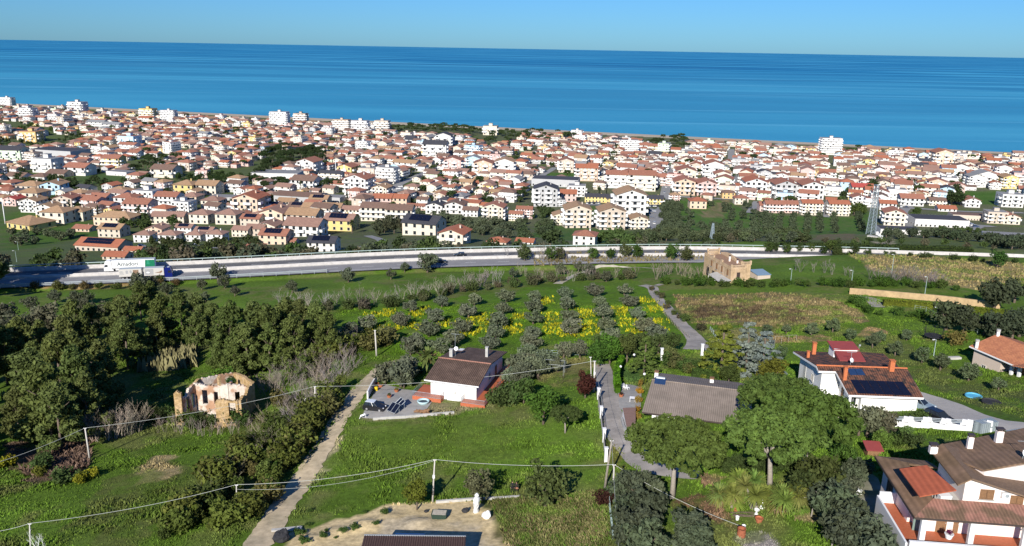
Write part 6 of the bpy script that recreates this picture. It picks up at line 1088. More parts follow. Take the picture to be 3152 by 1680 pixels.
# ---------------------------------------------------------------- the town
PW = dict(white=(.64, .625, .60), cream=(.64, .57, .46), beige=(.54, .455, .37), pink=(.60, .42, .38), peach=(.62, .46, .34), yellow=(.64, .50, .20), grey=(.42, .42, .42), blue=(.42, .60, .72), green=(.58, .68, .50), ochre=(.62, .42, .18))
PR = dict(terracotta=(.33, .145, .095), brick=(.37, .135, .075), pinkish=(.31, .185, .14), brown=(.19, .12, .09), sandy=(.37, .235, .135), dark=(.06, .06, .07), grey=(.25, .25, .25), red=(.40, .075, .06))
class Proto:
    """a building type: wall, roof, trim pieces and lists of window / balcony spots"""
    def __init__(s, W_, D_, fl, roof, balc=0, seed=0, ov=.7, fh=2.8, low=False, pvn=0, rise=None):
        s.W, s.D, s.fl, s.roof, s.h = W_, D_, fl, roof, fl * fh; R = random.Random(seed); w, d, h = W_ / 2, D_ / 2, s.h
        s.wall = MB(); s.rf = MB(); s.trim = MB(); s.win = []; s.bal = []; s.pv = []; rise = rise or {'hip': .42, 'gx': .40, 'gy': .34}.get(roof, 0) * (D_ if roof == 'gx' else W_ if roof == 'gy' else min(W_, D_)) * .5; s.rise = rise
        P4 = [(-w, -d), (w, -d), (w, d), (-w, d)]
        if roof == 'hip':
            s.wall.prism(P4, -3, h); r = min(w, d); a, b_ = w + ov, d + ov; z = h - .05; k = a - b_ if a > b_ else 0; k2 = b_ - a if b_ > a else 0; e = .12
            A_, B_, C_, D2 = (-a, -b_, z), (a, -b_, z), (a, b_, z), (-a, b_, z); p, q = ((-k, 0, z + rise), (k, 0, z + rise)) if k > 0 else ((0, -k2, z + rise), (0, k2, z + rise))
            if k > 0: s.rf.face([A_, B_, q, p]); s.rf.face([B_, C_, q]); s.rf.face([C_, D2, p, q]); s.rf.face([D2, A_, p])
            else: s.rf.face([A_, B_, p]); s.rf.face([B_, C_, q, p]); s.rf.face([C_, D2, q]); s.rf.face([D2, A_, p, q])
            s.rf.face([D2, C_, B_, A_])
        elif roof == 'gx':
            s.wall.extr([(-d, -3), (d, -3), (d, h), (0, h + rise), (-d, h)], 0, -w, w); a, b_ = w + ov * .7, d + ov; sl = rise / d; z0_ = h - sl * ov + .12; slab(s.rf, [(-a, -b_, z0_), (a, -b_, z0_), (a, 0, h + rise + .12), (-a, 0, h + rise + .12)], .14); slab(s.rf, [(-a, .01, h + rise + .12), (a, .01, h + rise + .12), (a, b_, z0_), (-a, b_, z0_)], .14)
        elif roof == 'gy':
            s.wall.extr([(-w, -3), (w, -3), (w, h), (0, h + rise), (-w, h)], 1, -d, d); a, b_ = w + ov, d + ov; sl = rise / w; z0_ = h - sl * ov + .12; slab(s.rf, [(-a, b_, z0_), (-a, -b_, z0_), (0, -b_, h + rise + .12), (0, b_, h + rise + .12)], .14); slab(s.rf, [(a, -b_, z0_), (a, b_, z0_), (.01, b_, h + rise + .12), (.01, -b_, h + rise + .12)], .14)
        else:
            s.wall.prism(P4, -3, h + .7); s.rf.box2((-w + .25, -d + .25, h + .4), (w - .25, d - .25, h + .72));
            if not low: s.wall.box2((-1.8, -1.5, h + .5), (1.8, 2.2, h + 3.0)); s.rf.box2((-2, -1.7, h + 3.0), (2, 2.4, h + 3.2))
        # openings
        nw = max(2, int(W_ / 3.0)); nd = max(1, int(D_ / 4.2))
        for f in range(fl):
            z = f * fh + 1.55
            for k in range(nw):
                x = -w + (k + .5) * W_ / nw
                if balc and f > 0 and (k % 2 == (0 if nw > 3 else 1)) : s.bal.append((x, -d, f * fh + .05, min(W_ / nw * 1.15, 4.2), 0)); s.win.append((x, -d, z - .25, 1.6, 1.9, 0))
                else: s.win.append((x, -d, z, 1.15, 1.35, 0))
                if balc > 1 and f > 0 and k % 2 == 1: s.bal.append((x, -d, f * fh + .05, W_ / nw * .9, 0))
            for k in range(nd):
                y = -d + (k + .5) * D_ / nd
                for sd_ in (-1, 1):
                    s.win.append((sd_ * w, y, z, 1.1, 1.3, sd_))
                    if balc and f > 0 and k % 2 == 0: s.bal.append((sd_ * w, y, f * fh + .05, 3.0, sd_))
        if roof == 'gy': s.win.append((0, -d, h + rise * .4, 1.1, 1.0, 0))
        if roof in ('hip', 'gx', 'gy') : s.ch = (w * .4, d * .15, h + rise * .45, 1.5)
        else: s.ch = None
        if pvn and roof == 'gx':
            for i in range(pvn):
                for j in range(2):
                    sl = rise / d; y0 = -d * .78 + j * d * .36; x0 = -w * .7 + i * 1.75; n_ = .2
                    s.pv.append([(x0, y0, h + rise + (y0) * sl + n_ + .12), (x0 + 1.6, y0, h + rise + (y0) * sl + n_ + .12), (x0 + 1.6, y0 + d * .33, h + rise + (y0 + d * .33) * sl + n_ + .12), (x0, y0 + d * .33, h + rise + (y0 + d * .33) * sl + n_ + .12)])
        s.cache = {}
    def winpiece(s, mb, x, y, z, w, h, sd_, m=0, m2=1):
        t = .05
        if sd_ == 0: mb.box2((x - w / 2 - .1, y - t, z - h / 2 - .12), (x + w / 2 + .1, y + .02, z + h / 2 + .08), m2); mb.box2((x - w / 2, y - t - .03, z - h / 2), (x + w / 2, y, z + h / 2), m)
        else: mb.box2((x - sd_ * .02, y - w / 2 - .1, z - h / 2 - .12), (x + sd_ * t, y + w / 2 + .1, z + h / 2 + .08), m2); mb.box2((x, y - w / 2, z - h / 2), (x + sd_ * (t + .03), y + w / 2, z + h / 2), m)
    def balpiece(s, mb, x, y, z, w, sd_, m=0):
        dp = 1.35
        if sd_ == 0:
            mb.box2((x - w / 2, y - dp, z - .12), (x + w / 2, y - .003, z + .06), m); mb.box2((x - w / 2, y - dp, z + .06), (x + w / 2, y - dp + .1, z + 1.0), m)
            for e in (-1, 1): mb.box2((x + e * (w / 2 - .05) - .05, y - dp + .1, z + .06), (x + e * (w / 2 - .05) + .05, y - .003, z + 1.0), m)
        else:
            mb.box2((x + sd_ * .003, y - w / 2, z - .12), (x + sd_ * dp, y + w / 2, z + .06), m); mb.box2((x + sd_ * (dp - .1), y - w / 2, z + .06), (x + sd_ * dp, y + w / 2, z + 1.0), m)
            for e in (-1, 1): mb.box2((x + sd_ * .003, y + e * (w / 2 - .05) - .05, z + .06), (x + sd_ * (dp - .1), y + e * (w / 2 - .05) + .05, z + 1.0), m)
    def near(s, wc, rc, root, shutter=None):
        C = s.cache
        if 'wall' not in C:
            C['wall'] = s.wall.mesh('wall', MT['twall']); C['roof'] = s.rf.mesh('roof', MT['troof']); C['w'] = []; C['b'] = []; C['p'] = []
            for q in s.win:
                mb = MB(); s.winpiece(mb, *q); C['w'].append(mb.mesh('window', [MT['glass'], MT['frame']]))
            for q in s.bal:
                mb = MB(); s.balpiece(mb, *q); C['b'].append(mb.mesh('balcony', MT['white']))
            for q in s.pv: mb = MB(); slab(mb, q, .06); C['p'].append(mb.mesh('solar_panel', MT['pv']))
            if s.ch: x, y, z, hh = s.ch; mb = MB(); mb.box((x, y, z + hh / 2), (.6, .6, hh)); mb.box((x, y, z + hh + .1), (.8, .8, .12)); C['c'] = mb.mesh('chimney', MT['twall'])
        new_obj('wall', C['wall'], root, color=wc); r = new_obj('roof', C['roof'], root, color=rc)
        for q in C['w']: new_obj('window', q, root)
        for q in C['b']: new_obj('balcony', q, root)
        for q in C['p']: new_obj('solar_panel', q, root)
        if s.ch: new_obj('chimney', C['c'], r, color=tuple(x * .9 for x in wc))
    def mid_mb(s):
        mb = MB(); n = len(mb.v)
        for src, m in ((s.wall, 0),):
            mb.v += src.v; mb.f += src.f; mb.m += [m] * len(src.f)
        for i, q in enumerate(s.win): s.winpiece(mb, *q, 1 if (i * 7 + i // 3) % 5 < 2 else 2, 2)
        for q in s.bal: s.balpiece(mb, *q, 3)
        return mb
    def mid(s, wc, rc, root):
        C = s.cache
        if 'mw' not in C: C['mw'] = s.mid_mb().mesh('wall', [MT['twall'], MT['glass'], MT['frame'], MT['white']]); C['mr'] = s.rf.mesh('roof', MT['troof'])
        new_obj('wall', C['mw'], root, color=wc); new_obj('roof', C['mr'], root, color=rc)
    def far(s):
        """arrays: verts, faces as triangles, key per vertex (0 wall, 1 glass, 2 frame, 3 white, 4 roof)"""
        if 'far' in s.cache: return s.cache['far']
        mb = s.mid_mb(); nf = len(mb.f); o = len(mb.v); V_ = mb.v + s.rf.v; F_ = mb.f + [tuple(i + o for i in f) for f in s.rf.f]; K_ = mb.m + [4] * len(s.rf.f); vv, tt, kk = [], [], []
        for f, k in zip(F_, K_):
            for i in range(1, len(f) - 1):
                n = len(vv); vv += [V_[f[0]], V_[f[i]], V_[f[i + 1]]]; tt.append((n, n + 1, n + 2)); kk += [k] * 3
        s.cache['far'] = (np.array(vv), np.array(tt), np.array(kk)); return s.cache['far']
PT = dict(hipS=Proto(11, 10, 2, 'hip', 0, 1), hipB=Proto(14, 11, 2, 'hip', 1, 2), gxS=Proto(12, 9.5, 2, 'gx', 0, 3), gxB=Proto(15, 11, 2, 'gx', 1, 4), gyS=Proto(10.5, 11, 2, 'gy', 1, 5), gy3=Proto(12, 13, 3, 'gy', 1, 6), gy4=Proto(14, 13, 4, 'gy', 1, 7), gx3=Proto(15, 11, 3, 'gx', 2, 8), gx4=Proto(18, 12, 4, 'gx', 1, 9), fl3=Proto(14, 12, 3, 'flat', 1, 10), fl5=Proto(18, 13, 5, 'flat', 2, 11), fl7=Proto(24, 14, 7, 'flat', 2, 12),
          row=Proto(34, 10, 2, 'gx', 1, 13), shed=Proto(38, 20, 1, 'flat', 0, 14, fh=5.5, low=True), hall=Proto(30, 16, 1, 'gx', 0, 15, fh=5, rise=1.4), gxPV=Proto(14, 11, 2, 'gx', 0, 16, pvn=5), pvL=Proto(24, 13, 1, 'gx', 0, 21, pvn=9, fh=3.6, rise=2.6), hipL=Proto(23, 13, 2, 'hip', 0, 22), gxL=Proto(22, 11, 2, 'gx', 0, 23), low=Proto(14, 10, 1, 'gx', 0, 17), lowhip=Proto(14, 12, 1, 'hip', 0, 18), long3=Proto(26, 12, 3, 'gx', 2, 19), hip3=Proto(13, 11, 3, 'hip', 1, 20))
RN_ = dict(hip='hipped', gx='gabled', gy='gable fronted', flat='flat'); NUMW = {1: 'single storey', 2: 'two storey', 3: 'three storey', 4: 'four storey', 5: 'five storey', 7: 'seven storey'}
TOWN = math.atan2(-SHN[0], 1); TANG = math.atan2(SHE[1], SHE[0])
PLACED = []; NH = [0]
def hcolor(R, key, pal): c = pal[key]; v = R.uniform(.92, 1.06); return tuple(min(.85, q * v) for q in c)
def town_house(key, p, wk, rk, rz=None, scale=1.0, lod='mid', extra='', label=None):
    pt = PT[key]; R = random.Random(int(p[0] * 7.3 + p[1] * 3.1)); rz = TANG if rz is None else rz; wc, rc = hcolor(R, wk, PW), hcolor(R, rk, PR)
    nm = 'building' if (pt.roof == 'flat' or key in ('hall', 'gx4', 'gy4', 'long3')) else 'house'
    d = label or uniq(f"{wk} {NUMW[pt.fl]} {'block' if nm == 'building' else 'house'} with {rk} {RN_[pt.roof]} roof{extra}", p, pt.h * .6)
    r = empty(nm, p, rz, d, 'building' if nm == 'building' else 'house', 'houses and blocks of the seaside town'); r.scale = (scale, scale, scale)
    (pt.near if lod == 'near' else pt.mid)(wc, rc, r); PLACED.append((p[0], p[1], max(pt.W, pt.D) * scale * .5)); NH[0] += 1; return r
def TH(c, zx, zy, wpx, key, wk, rk, da=0, label=None, lod='near'):
    """a house whose front foot is at the photo pixel and whose front is wpx zoom pixels wide"""
    p = G(c, zx, zy); dep = float((np.array(p) - np.array([0, 0, CAM_H])) @ FW); k = (520 / 2550 if c in 'ab' else SM[c][2] if c in SM else 3152 / 2576 if c == 'T' else 600 / 1373) * 1024 / 3152; wm = wpx * 1.1 * k * dep / FPX; pt = PT[key]; s = min(1.5, max(.62, wm / pt.W)); a = TANG + rad(da); p = p + Vector((-math.sin(a), math.cos(a), 0)) * pt.D * s / 2; p.z = gz(p.x, p.y); return town_house(key, p, wk, rk, a, s, lod, '', label)
# houses read off the photo, nearest rows first
HS = [('B', 430, 1200, 180, 'gxPV', 'white', 'dark', 15, 'white modern house with black roof and solar panels just above the motorway'), ('A', 770, 1100, 150, 'gxPV', 'beige', 'sandy', 12, None), ('A', 680, 1195, 300, 'pvL', 'beige', 'brick', 10, 'low house with large blue solar array on its red roof above the trucks'), ('A', 800, 1255, 150, 'low', 'beige', 'brick', 14, None), ('A', 925, 1210, 110, 'low', 'beige', 'brick', 14, None),
      ('A', 1000, 1135, 110, 'hipS', 'white', 'pinkish', 14, None), ('A', 1085, 1100, 110, 'gyS', 'peach', 'pinkish', 14, None), ('A', 1180, 1140, 120, 'hipS', 'white', 'pinkish', 14, None), ('A', 1360, 1130, 100, 'hipS', 'white', 'pinkish', 14, None), ('A', 1430, 1100, 120, 'gxPV', 'cream', 'pinkish', 14, None), ('A', 1510, 1130, 110, 'hipS', 'white', 'pinkish', 14, None), ('A', 1290, 1075, 110, 'gxPV', 'white', 'pinkish', 14, None),
      ('A', 1690, 1095, 110, 'gxS', 'cream', 'pinkish', 10, None), ('A', 1790, 1090, 120, 'gxS', 'beige', 'pinkish', 10, None), ('A', 1770, 1185, 120, 'lowhip', 'peach', 'terracotta', 10, None), ('B', 90, 1150, 180, 'gxPV', 'peach', 'terracotta', 12, None), ('B', 190, 1145, 80, 'low', 'pink', 'terracotta', 12, None), ('B', 290, 1095, 230, 'gxB', 'white', 'pinkish', 10, None), ('B', 40, 1085, 130, 'gyS', 'cream', 'pinkish', 10, None),
      ('A', 130, 1045, 220, 'lowhip', 'yellow', 'sandy', -6, None), ('A', 370, 1005, 160, 'hipS', 'cream', 'sandy', 14, None), ('A', 520, 985, 130, 'hipS', 'cream', 'sandy', 14, None), ('A', 790, 1020, 250, 'hipL', 'peach', 'sandy', 12, 'long peach villa with broad sandy hipped roof and dormers'), ('A', 570, 1060, 120, 'low', 'peach', 'terracotta', 8, None), ('A', 1180, 1005, 210, 'gxL', 'cream', 'pinkish', 20, None), ('A', 1400, 1005, 130, 'hipS', 'cream', 'pinkish', 10, None), ('A', 1590, 1010, 140, 'hipS', 'cream', 'pinkish', 10, None), ('A', 1760, 1020, 130, 'gxPV', 'beige', 'terracotta', 10, None),
      ('A', 310, 945, 110, 'gyS', 'white', 'sandy', 14, None), ('A', 205, 925, 110, 'gy3', 'white', 'sandy', 14, None), ('A', 445, 915, 120, 'gy3', 'beige', 'terracotta', 22, None), ('A', 200, 860, 140, 'hipS', 'cream', 'sandy', 10, None), ('A', 70, 880, 90, 'gyS', 'pink', 'red', 10, None), ('A', 355, 800, 130, 'gyS', 'blue', 'sandy', 22, 'light blue house with sandy gabled roof in front of the dark trees'), ('A', 190, 800, 150, 'hipB', 'beige', 'sandy', 10, None), ('A', 590, 880, 110, 'gxS', 'white', 'terracotta', 10, None), ('A', 690, 875, 120, 'gxS', 'white', 'terracotta', 10, None),
      ('A', 870, 890, 130, 'hipS', 'white', 'terracotta', 10, None), ('A', 960, 960, 170, 'gx3', 'pink', 'terracotta', 12, None), ('A', 1010, 870, 140, 'fl3', 'white', 'grey', 10, None), ('A', 1170, 900, 150, 'gx3', 'white', 'terracotta', 12, None), ('A', 1270, 930, 120, 'fl3', 'white', 'grey', 10, None), ('A', 1730, 945, 180, 'gy3', 'peach', 'brick', 12, None), ('A', 1480, 905, 120, 'hipS', 'cream', 'pinkish', 10, None), ('A', 810, 800, 130, 'lowhip', 'cream', 'sandy', 8, None), ('A', 1290, 800, 160, 'hipS', 'yellow', 'sandy', 10, None), ('A', 1450, 800, 140, 'gxS', 'cream', 'sandy', 10, None), ('A', 1120, 800, 160, 'row', 'white', 'grey', 8, None), ('A', 1570, 850, 190, 'shed', 'grey', 'grey', 14, None), ('A', 1330, 870, 110, 'hipS', 'peach', 'pinkish', 10, None),
      ('A', 1420, 680, 75, 'fl3', 'pink', 'terracotta', 20, 'salmon pink block beside the dark pines'), ('A', 1140, 680, 160, 'gxB', 'cream', 'brown', 8, None), ('A', 780, 615, 120, 'gx3', 'yellow', 'terracotta', 12, None), ('A', 530, 665, 150, 'gxB', 'white', 'terracotta', 8, None), ('A', 260, 695, 110, 'lowhip', 'white', 'brown', 8, None), ('A', 100, 695, 130, 'low', 'white', 'brown', 6, None), ('A', 390, 675, 130, 'low', 'beige', 'brown', 8, None), ('A', 300, 645, 160, 'fl3', 'white', 'grey', 10, None), ('A', 70, 585, 150, 'gx4', 'green', 'dark', 16, 'pale green four storey block with dark roof near the left edge'), ('A', 350, 545, 330, 'shed', 'grey', 'dark', 4, None), ('A', 820, 665, 150, 'shed', 'white', 'grey', 2, None), ('A', 200, 430, 130, 'fl3', 'ochre', 'terracotta', 18, 'bright orange yellow block near the left edge of town'), ('A', 890, 465, 140, 'fl3', 'blue', 'terracotta', 10, None),
      ('B', 250, 760, 240, 'shed', 'white', 'grey', 12, None), ('B', 250, 860, 300, 'hall', 'grey', 'brown', 6, 'wide hall with rusty brown sheet roof'), ('B', 460, 850, 200, 'shed', 'grey', 'grey', 8, None), ('B', 100, 700, 300, 'shed', 'white', 'grey', 18, None), ('B', 670, 815, 150, 'gy4', 'white', 'terracotta', 4, None), ('B', 840, 825, 100, 'gy3', 'cream', 'sandy', 6, None), ('B', 320, 655, 120, 'gy3', 'white', 'terracotta', 4, None), ('B', 595, 660, 100, 'gyS', 'yellow', 'terracotta', 4, None), ('B', 750, 690, 110, 'fl3', 'beige', 'grey', 8, None), ('B', 300, 760, 160, 'gxB', 'white', 'brown', 4, None), ('B', 490, 700, 150, 'long3', 'cream', 'dark', 6, None),
      ('B', 800, 985, 165, 'gx3', 'cream', 'brown', 14, 'cream three storey block with brown roof and white balconies above the bare thicket'), ('B', 980, 1000, 165, 'gx3', 'cream', 'brown', 14, 'second cream three storey block with brown roof beside its twin'), ('B', 550, 1055, 190, 'gxPV', 'yellow', 'pinkish', 10, None), ('B', 290, 1015, 200, 'gxB', 'beige', 'sandy', 10, None), ('B', 80, 1010, 160, 'gyS', 'peach', 'pinkish', 10, None), ('B', 640, 950, 120, 'gxB', 'cream', 'pinkish', 12, None), ('B', 500, 935, 130, 'gxB', 'beige', 'sandy', 12, None), ('B', 370, 940, 140, 'gxB', 'cream', 'sandy', 12, None), ('B', 410, 880, 120, 'gxPV', 'beige', 'sandy', 12, None), ('B', 260, 930, 120, 'gxPV', 'white', 'brown', 10, None), ('B', 90, 920, 110, 'gxPV', 'white', 'brown', 10, None), ('B', 180, 900, 110, 'gxS', 'beige', 'sandy', 10, None),
      ('B', 1120, 1085, 230, 'gxPV', 'cream', 'dark', 2, 'low twin house with dark solar roofs among trees above the motorway'), ('B', 1170, 1040, 180, 'low', 'beige', 'brown', 2, None), ('B', 1345, 1150, 160, 'gyS', 'cream', 'brick', 4, 'cream house with arched window and orange gable roof above the motorway'), ('B', 1665, 1150, 130, 'lowhip', 'beige', 'brick', 4, None), ('B', 1640, 995, 130, 'gy4', 'cream', 'terracotta', 8, None), ('B', 1800, 985, 70, 'gx3', 'cream', 'terracotta', 8, None), ('B', 1480, 955, 100, 'gxS', 'white', 'brown', 8, None), ('B', 1365, 935, 120, 'gyS', 'white', 'brown', 8, None), ('B', 1225, 935, 110, 'gyS', 'white', 'dark', 8, None), ('B', 1130, 910, 190, 'row', 'pink', 'terracotta', 16, None), ('B', 860, 880, 120, 'gxS', 'pink', 'brick', 12, None), ('B', 740, 870, 110, 'gxS', 'beige', 'pinkish', 10, None), ('B', 970, 880, 120, 'gxS', 'peach', 'brick', 10, None),
      ('C', 410, 805, 165, 'gy4', 'beige', 'sandy', 22, 'beige four storey block with stair tower, left one of the matching pair'), ('C', 650, 818, 165, 'gy4', 'beige', 'sandy', 22, 'beige four storey block with stair tower, right one of the matching pair'), ('C', 285, 785, 95, 'gy3', 'cream', 'sandy', 20, None), ('C', 840, 815, 110, 'gy3', 'cream', 'sandy', 20, None), ('C', 780, 730, 190, 'gy4', 'white', 'sandy', 20, 'large white gable fronted block rising behind the beige pair'), ('C', 450, 925, 140, 'hipS', 'white', 'terracotta', 6, 'white house with red hipped roof standing just above the motorway wall'), ('C', 30, 920, 90, 'low', 'white', 'brick', 4, None), ('C', 540, 625, 150, 'gxL', 'yellow', 'dark', 14, None), ('C', 690, 636, 150, 'gxL', 'yellow', 'dark', 14, None), ('C', 830, 645, 130, 'gxL', 'yellow', 'dark', 14, None), ('C', 950, 640, 110, 'gxB', 'yellow', 'dark', 14, None), ('C', 180, 655, 150, 'gy4', 'grey', 'dark', 16, 'grey modern block with black balconies'), ('C', 280, 655, 60, 'fl3', 'grey', 'dark', 16, None), ('C', 30, 740, 60, 'gx4', 'pink', 'terracotta', 12, None), ('C', 245, 515, 300, 'shed', 'grey', 'blue' if 'blue' in PR else 'dark', 10, None), ('C', 325, 415, 95, 'gy4', 'beige', 'terracotta', 16, None), ('C', 470, 475, 140, 'gx4', 'peach', 'brick', 16, 'peach four storey block with brick red roof by the small green field'), ('C', 685, 525, 145, 'gx4', 'white', 'terracotta', 14, None), ('C', 860, 545, 170, 'gx4', 'cream', 'terracotta', 14, None), ('C', 400, 585, 110, 'fl3', 'white', 'grey', 14, None), ('C', 330, 620, 120, 'gxS', 'pink', 'brick', 14, None),
      ('C', 1255, 670, 105, 'hipS', 'peach', 'brick', 16, 'peach house with red roof in the olive orchard'), ('C', 1090, 615, 60, 'hip3', 'pink', 'sandy', 14, None), ('C', 1160, 575, 130, 'gy3', 'peach', 'terracotta', 14, None), ('C', 1315, 580, 120, 'gy3', 'pink', 'terracotta', 14, None), ('C', 1470, 600, 80, 'hipS', 'ochre', 'brown', 14, None), ('C', 1560, 640, 85, 'hipS', 'cream', 'terracotta', 14, None), ('C', 1660, 580, 160, 'gy3', 'white', 'brick', 14, None), ('C', 1750, 690, 110, 'gxPV', 'pink', 'terracotta', 14, None), ('C', 1425, 510, 100, 'gy4', 'cream', 'terracotta', 14, None), ('C', 1365, 460, 120, 'gy4', 'white', 'terracotta', 14, None), ('C', 1170, 490, 120, 'gy3', 'cream', 'terracotta', 14, None), ('C', 1600, 500, 100, 'gx3', 'cream', 'terracotta', 14, None), ('C', 1720, 480, 80, 'gy4', 'grey', 'dark', 14, None), ('C', 770, 290, 110, 'fl7', 'white', 'white' if 'white' in PR else 'grey', 14, None),
      ('D', 335, 715, 130, 'gx4', 'cream', 'brick', 16, 'cream stepped block with tiers of red roofs, left of two'), ('D', 525, 720, 130, 'gx4', 'cream', 'brick', 16, 'cream stepped block with tiers of red roofs, right of two'), ('D', 180, 700, 110, 'gx3', 'pink', 'terracotta', 16, None), ('D', 70, 700, 110, 'gx3', 'pink', 'terracotta', 16, None), ('D', 340, 605, 140, 'gy3', 'white', 'terracotta', 16, None), ('D', 150, 600, 140, 'gy3', 'grey', 'terracotta', 16, None), ('D', 915, 790, 125, 'gy3', 'cream', 'terracotta', 4, 'cream three storey house with red gable beside the solar roofed hall'), ('D', 960, 850, 140, 'shed', 'white', 'dark', 10, None), ('D', 1250, 800, 330, 'shed', 'white', 'dark', 12, 'long low hall with dark solar roof strips at the right'), ('D', 1640, 775, 120, 'fl3', 'beige', 'grey', 8, 'tall plain beige block on pillars near the right edge'), ('D', 1740, 780, 100, 'gyS', 'cream', 'terracotta', 8, None), ('D', 1740, 900, 190, 'shed', 'white', 'grey', 8, 'white flat roofed depot at the right edge'), ('D', 1450, 750, 160, 'shed', 'beige', 'brown', 8, None), ('D', 870, 680, 100, 'gxS', 'white', 'brick', 8, None), ('D', 1040, 650, 140, 'gxB', 'white', 'terracotta', 8, None), ('D', 1220, 650, 100, 'gxB', 'cream', 'brown', 8, None), ('D', 1290, 690, 110, 'low', 'white', 'brick', 8, None), ('D', 1465, 660, 90, 'gyS', 'white', 'terracotta', 8, None), ('D', 1745, 660, 130, 'fl3', 'white', 'grey', 10, None), ('D', 1560, 520, 110, 'gy4', 'white', 'grey', 14, None), ('D', 1490, 520, 90, 'gy4', 'white', 'grey', 14, None), ('D', 1730, 530, 95, 'gy4', 'yellow', 'sandy', 14, 'yellow four storey block above the green field at the right'), ('D', 1260, 370, 110, 'gy4', 'peach', 'terracotta', 14, None), ('D', 470, 290, 125, 'fl7', 'white', 'grey', 14, 'tall white seafront hotel block'), ('D', 890, 290, 55, 'fl3', 'yellow', 'dark', 14, 'bright yellow block near the beach'), ('D', 680, 570, 110, 'gxS', 'cream', 'red', 12, 'cream house with vivid red roof left of the lattice tower'), ('D', 670, 640, 90, 'gyS', 'white', 'terracotta', 10, None),
      ('A', 40, 190, 80, 'fl7', 'white', 'grey', 10, None), ('A', 530, 235, 130, 'fl5', 'white', 'grey', 10, 'white seafront hotel with stepped balconies near the beach'), ('A', 1030, 275, 90, 'fl5', 'yellow', 'brown', 10, None), ('A', 1180, 290, 90, 'fl7', 'white', 'grey', 10, None), ('A', 185, 215, 50, 'fl5', 'pink', 'dark', 10, 'magenta pink hotel near the far beach'), ('A', 180, 270, 90, 'fl5', 'white', 'grey', 10, None), ('A', 670, 330, 120, 'long3', 'white', 'grey', 10, None), ('A', 780, 345, 120, 'long3', 'white', 'grey', 10, None), ('B', 570, 365, 100, 'fl7', 'beige', 'brown', 12, None), ('B', 700, 370, 100, 'fl5', 'white', 'grey', 12, None), ('B', 855, 360, 90, 'fl5', 'beige', 'grey', 12, None), ('B', 130, 320, 110, 'fl7', 'white', 'grey', 12, None), ('B', 280, 300, 80, 'fl5', 'beige', 'dark', 12, None), ('B', 1620, 380, 100, 'fl3', 'cream', 'grey', 12, 'pale yellow beach house among the coastal pines'), ('B', 1230, 545, 150, 'gx4', 'white', 'dark', 14, None), ('B', 1290, 470, 100, 'gy4', 'white', 'dark', 14, None), ('B', 1355, 650, 110, 'gy4', 'pink', 'terracotta', 14, None), ('B', 1500, 620, 90, 'gy4', 'blue', 'grey', 14, 'light blue five storey looking block with white balconies'), ('B', 1570, 680, 120, 'gy4', 'peach', 'terracotta', 14, None), ('B', 1720, 670, 120, 'gy4', 'white', 'sandy', 14, None)]
for q in HS: TH(*q, lod='near' if q[2] > (700 if q[0] in 'AB' else 560) else 'mid')
# streets: the main ones seen in the photo, then the regular grid
MT['street'] = mat('street_asphalt', (.26, .26, .255), .9, .15, .3, world=True)
for k, pts in enumerate([([('C', 960, 850), ('C', 1010, 640), ('C', 1040, 480), ('C', 1080, 370)], 8), ([('C', 1560, 580), ('C', 1510, 470), ('C', 1490, 370), ('C', 1490, 250)], 8), ([('C', 0, 520), ('C', 130, 450), ('C', 250, 380)], 7), ([('B', 900, 800), ('B', 960, 740), ('B', 1150, 650), ('B', 1290, 590)], 8), ([('C', 1620, 700), ('C', 1670, 620)], 6), ([('D', 430, 730), ('D', 420, 620)], 6), ([('D', 1030, 820), ('D', 980, 690), ('D', 1120, 590)], 7), ([('D', 620, 655), ('D', 1000, 665), ('D', 1400, 690), ('D', 1831, 700)], 7), ([('C', 430, 640), ('C', 700, 648), ('C', 1000, 650)], 8), ([('C', 1050, 580), ('C', 1400, 600), ('C', 1700, 600)], 7), ([('B', 720, 1170), ('B', 860, 1130), ('B', 760, 1090)], 5), ([('A', 1300, 1190), ('A', 1480, 1175), ('A', 1600, 1180)], 5), ([('D', 1420, 830), ('D', 1520, 790), ('D', 1600, 800)], 9)]): strip('street', [G(*q) for q in pts[0]], pts[1], MT['street'], dz=.25, seg=4)
sheet('car_park', [G('C', *q) for q in ((910, 690), (1000, 655), (985, 800), (930, 830), (915, 780))], MT['street'], dz=.18, step=6); sheet('car_park', [G('B', *q) for q in ((880, 760), (1000, 730), (1020, 765), (920, 795))], MT['street'], dz=.18, step=6)
GREEN = [('A', [(0, 660), (330, 690), (560, 640), (960, 700), (1350, 650), (1831, 590), (1831, 720), (1500, 760), (1000, 740), (500, 790), (0, 720)]), ('A', [(0, 400), (300, 440), (560, 360), (620, 420), (280, 500), (0, 470)]), ('A', [(0, 280), (380, 330), (440, 400), (300, 430), (320, 380), (0, 330)]), ('A', [(920, 560), (1150, 540), (1150, 660), (930, 660)]), ('B', [(0, 560), (120, 480), (420, 490), (470, 600), (240, 600), (0, 700)]), ('B', [(930, 330), (1400, 330), (1831, 360), (1831, 430), (1620, 460), (1480, 400), (950, 390)]),
         ('C', [(960, 600), (1200, 620), (1440, 610), (1620, 690), (1831, 710), (1831, 900), (900, 900)]), ('C', [(170, 400), (400, 410), (400, 470), (170, 460)]), ('C', [(390, 640), (690, 640), (680, 720), (380, 720)]), ('C', [(880, 180), (1180, 190), (1200, 270), (1020, 280), (890, 230)]), ('D', [(0, 710), (640, 730), (800, 700), (760, 900), (0, 900)]), ('D', [(1380, 535), (1831, 545), (1831, 650), (1380, 640)]), ('D', [(640, 650), (740, 650), (740, 760), (640, 760)])]
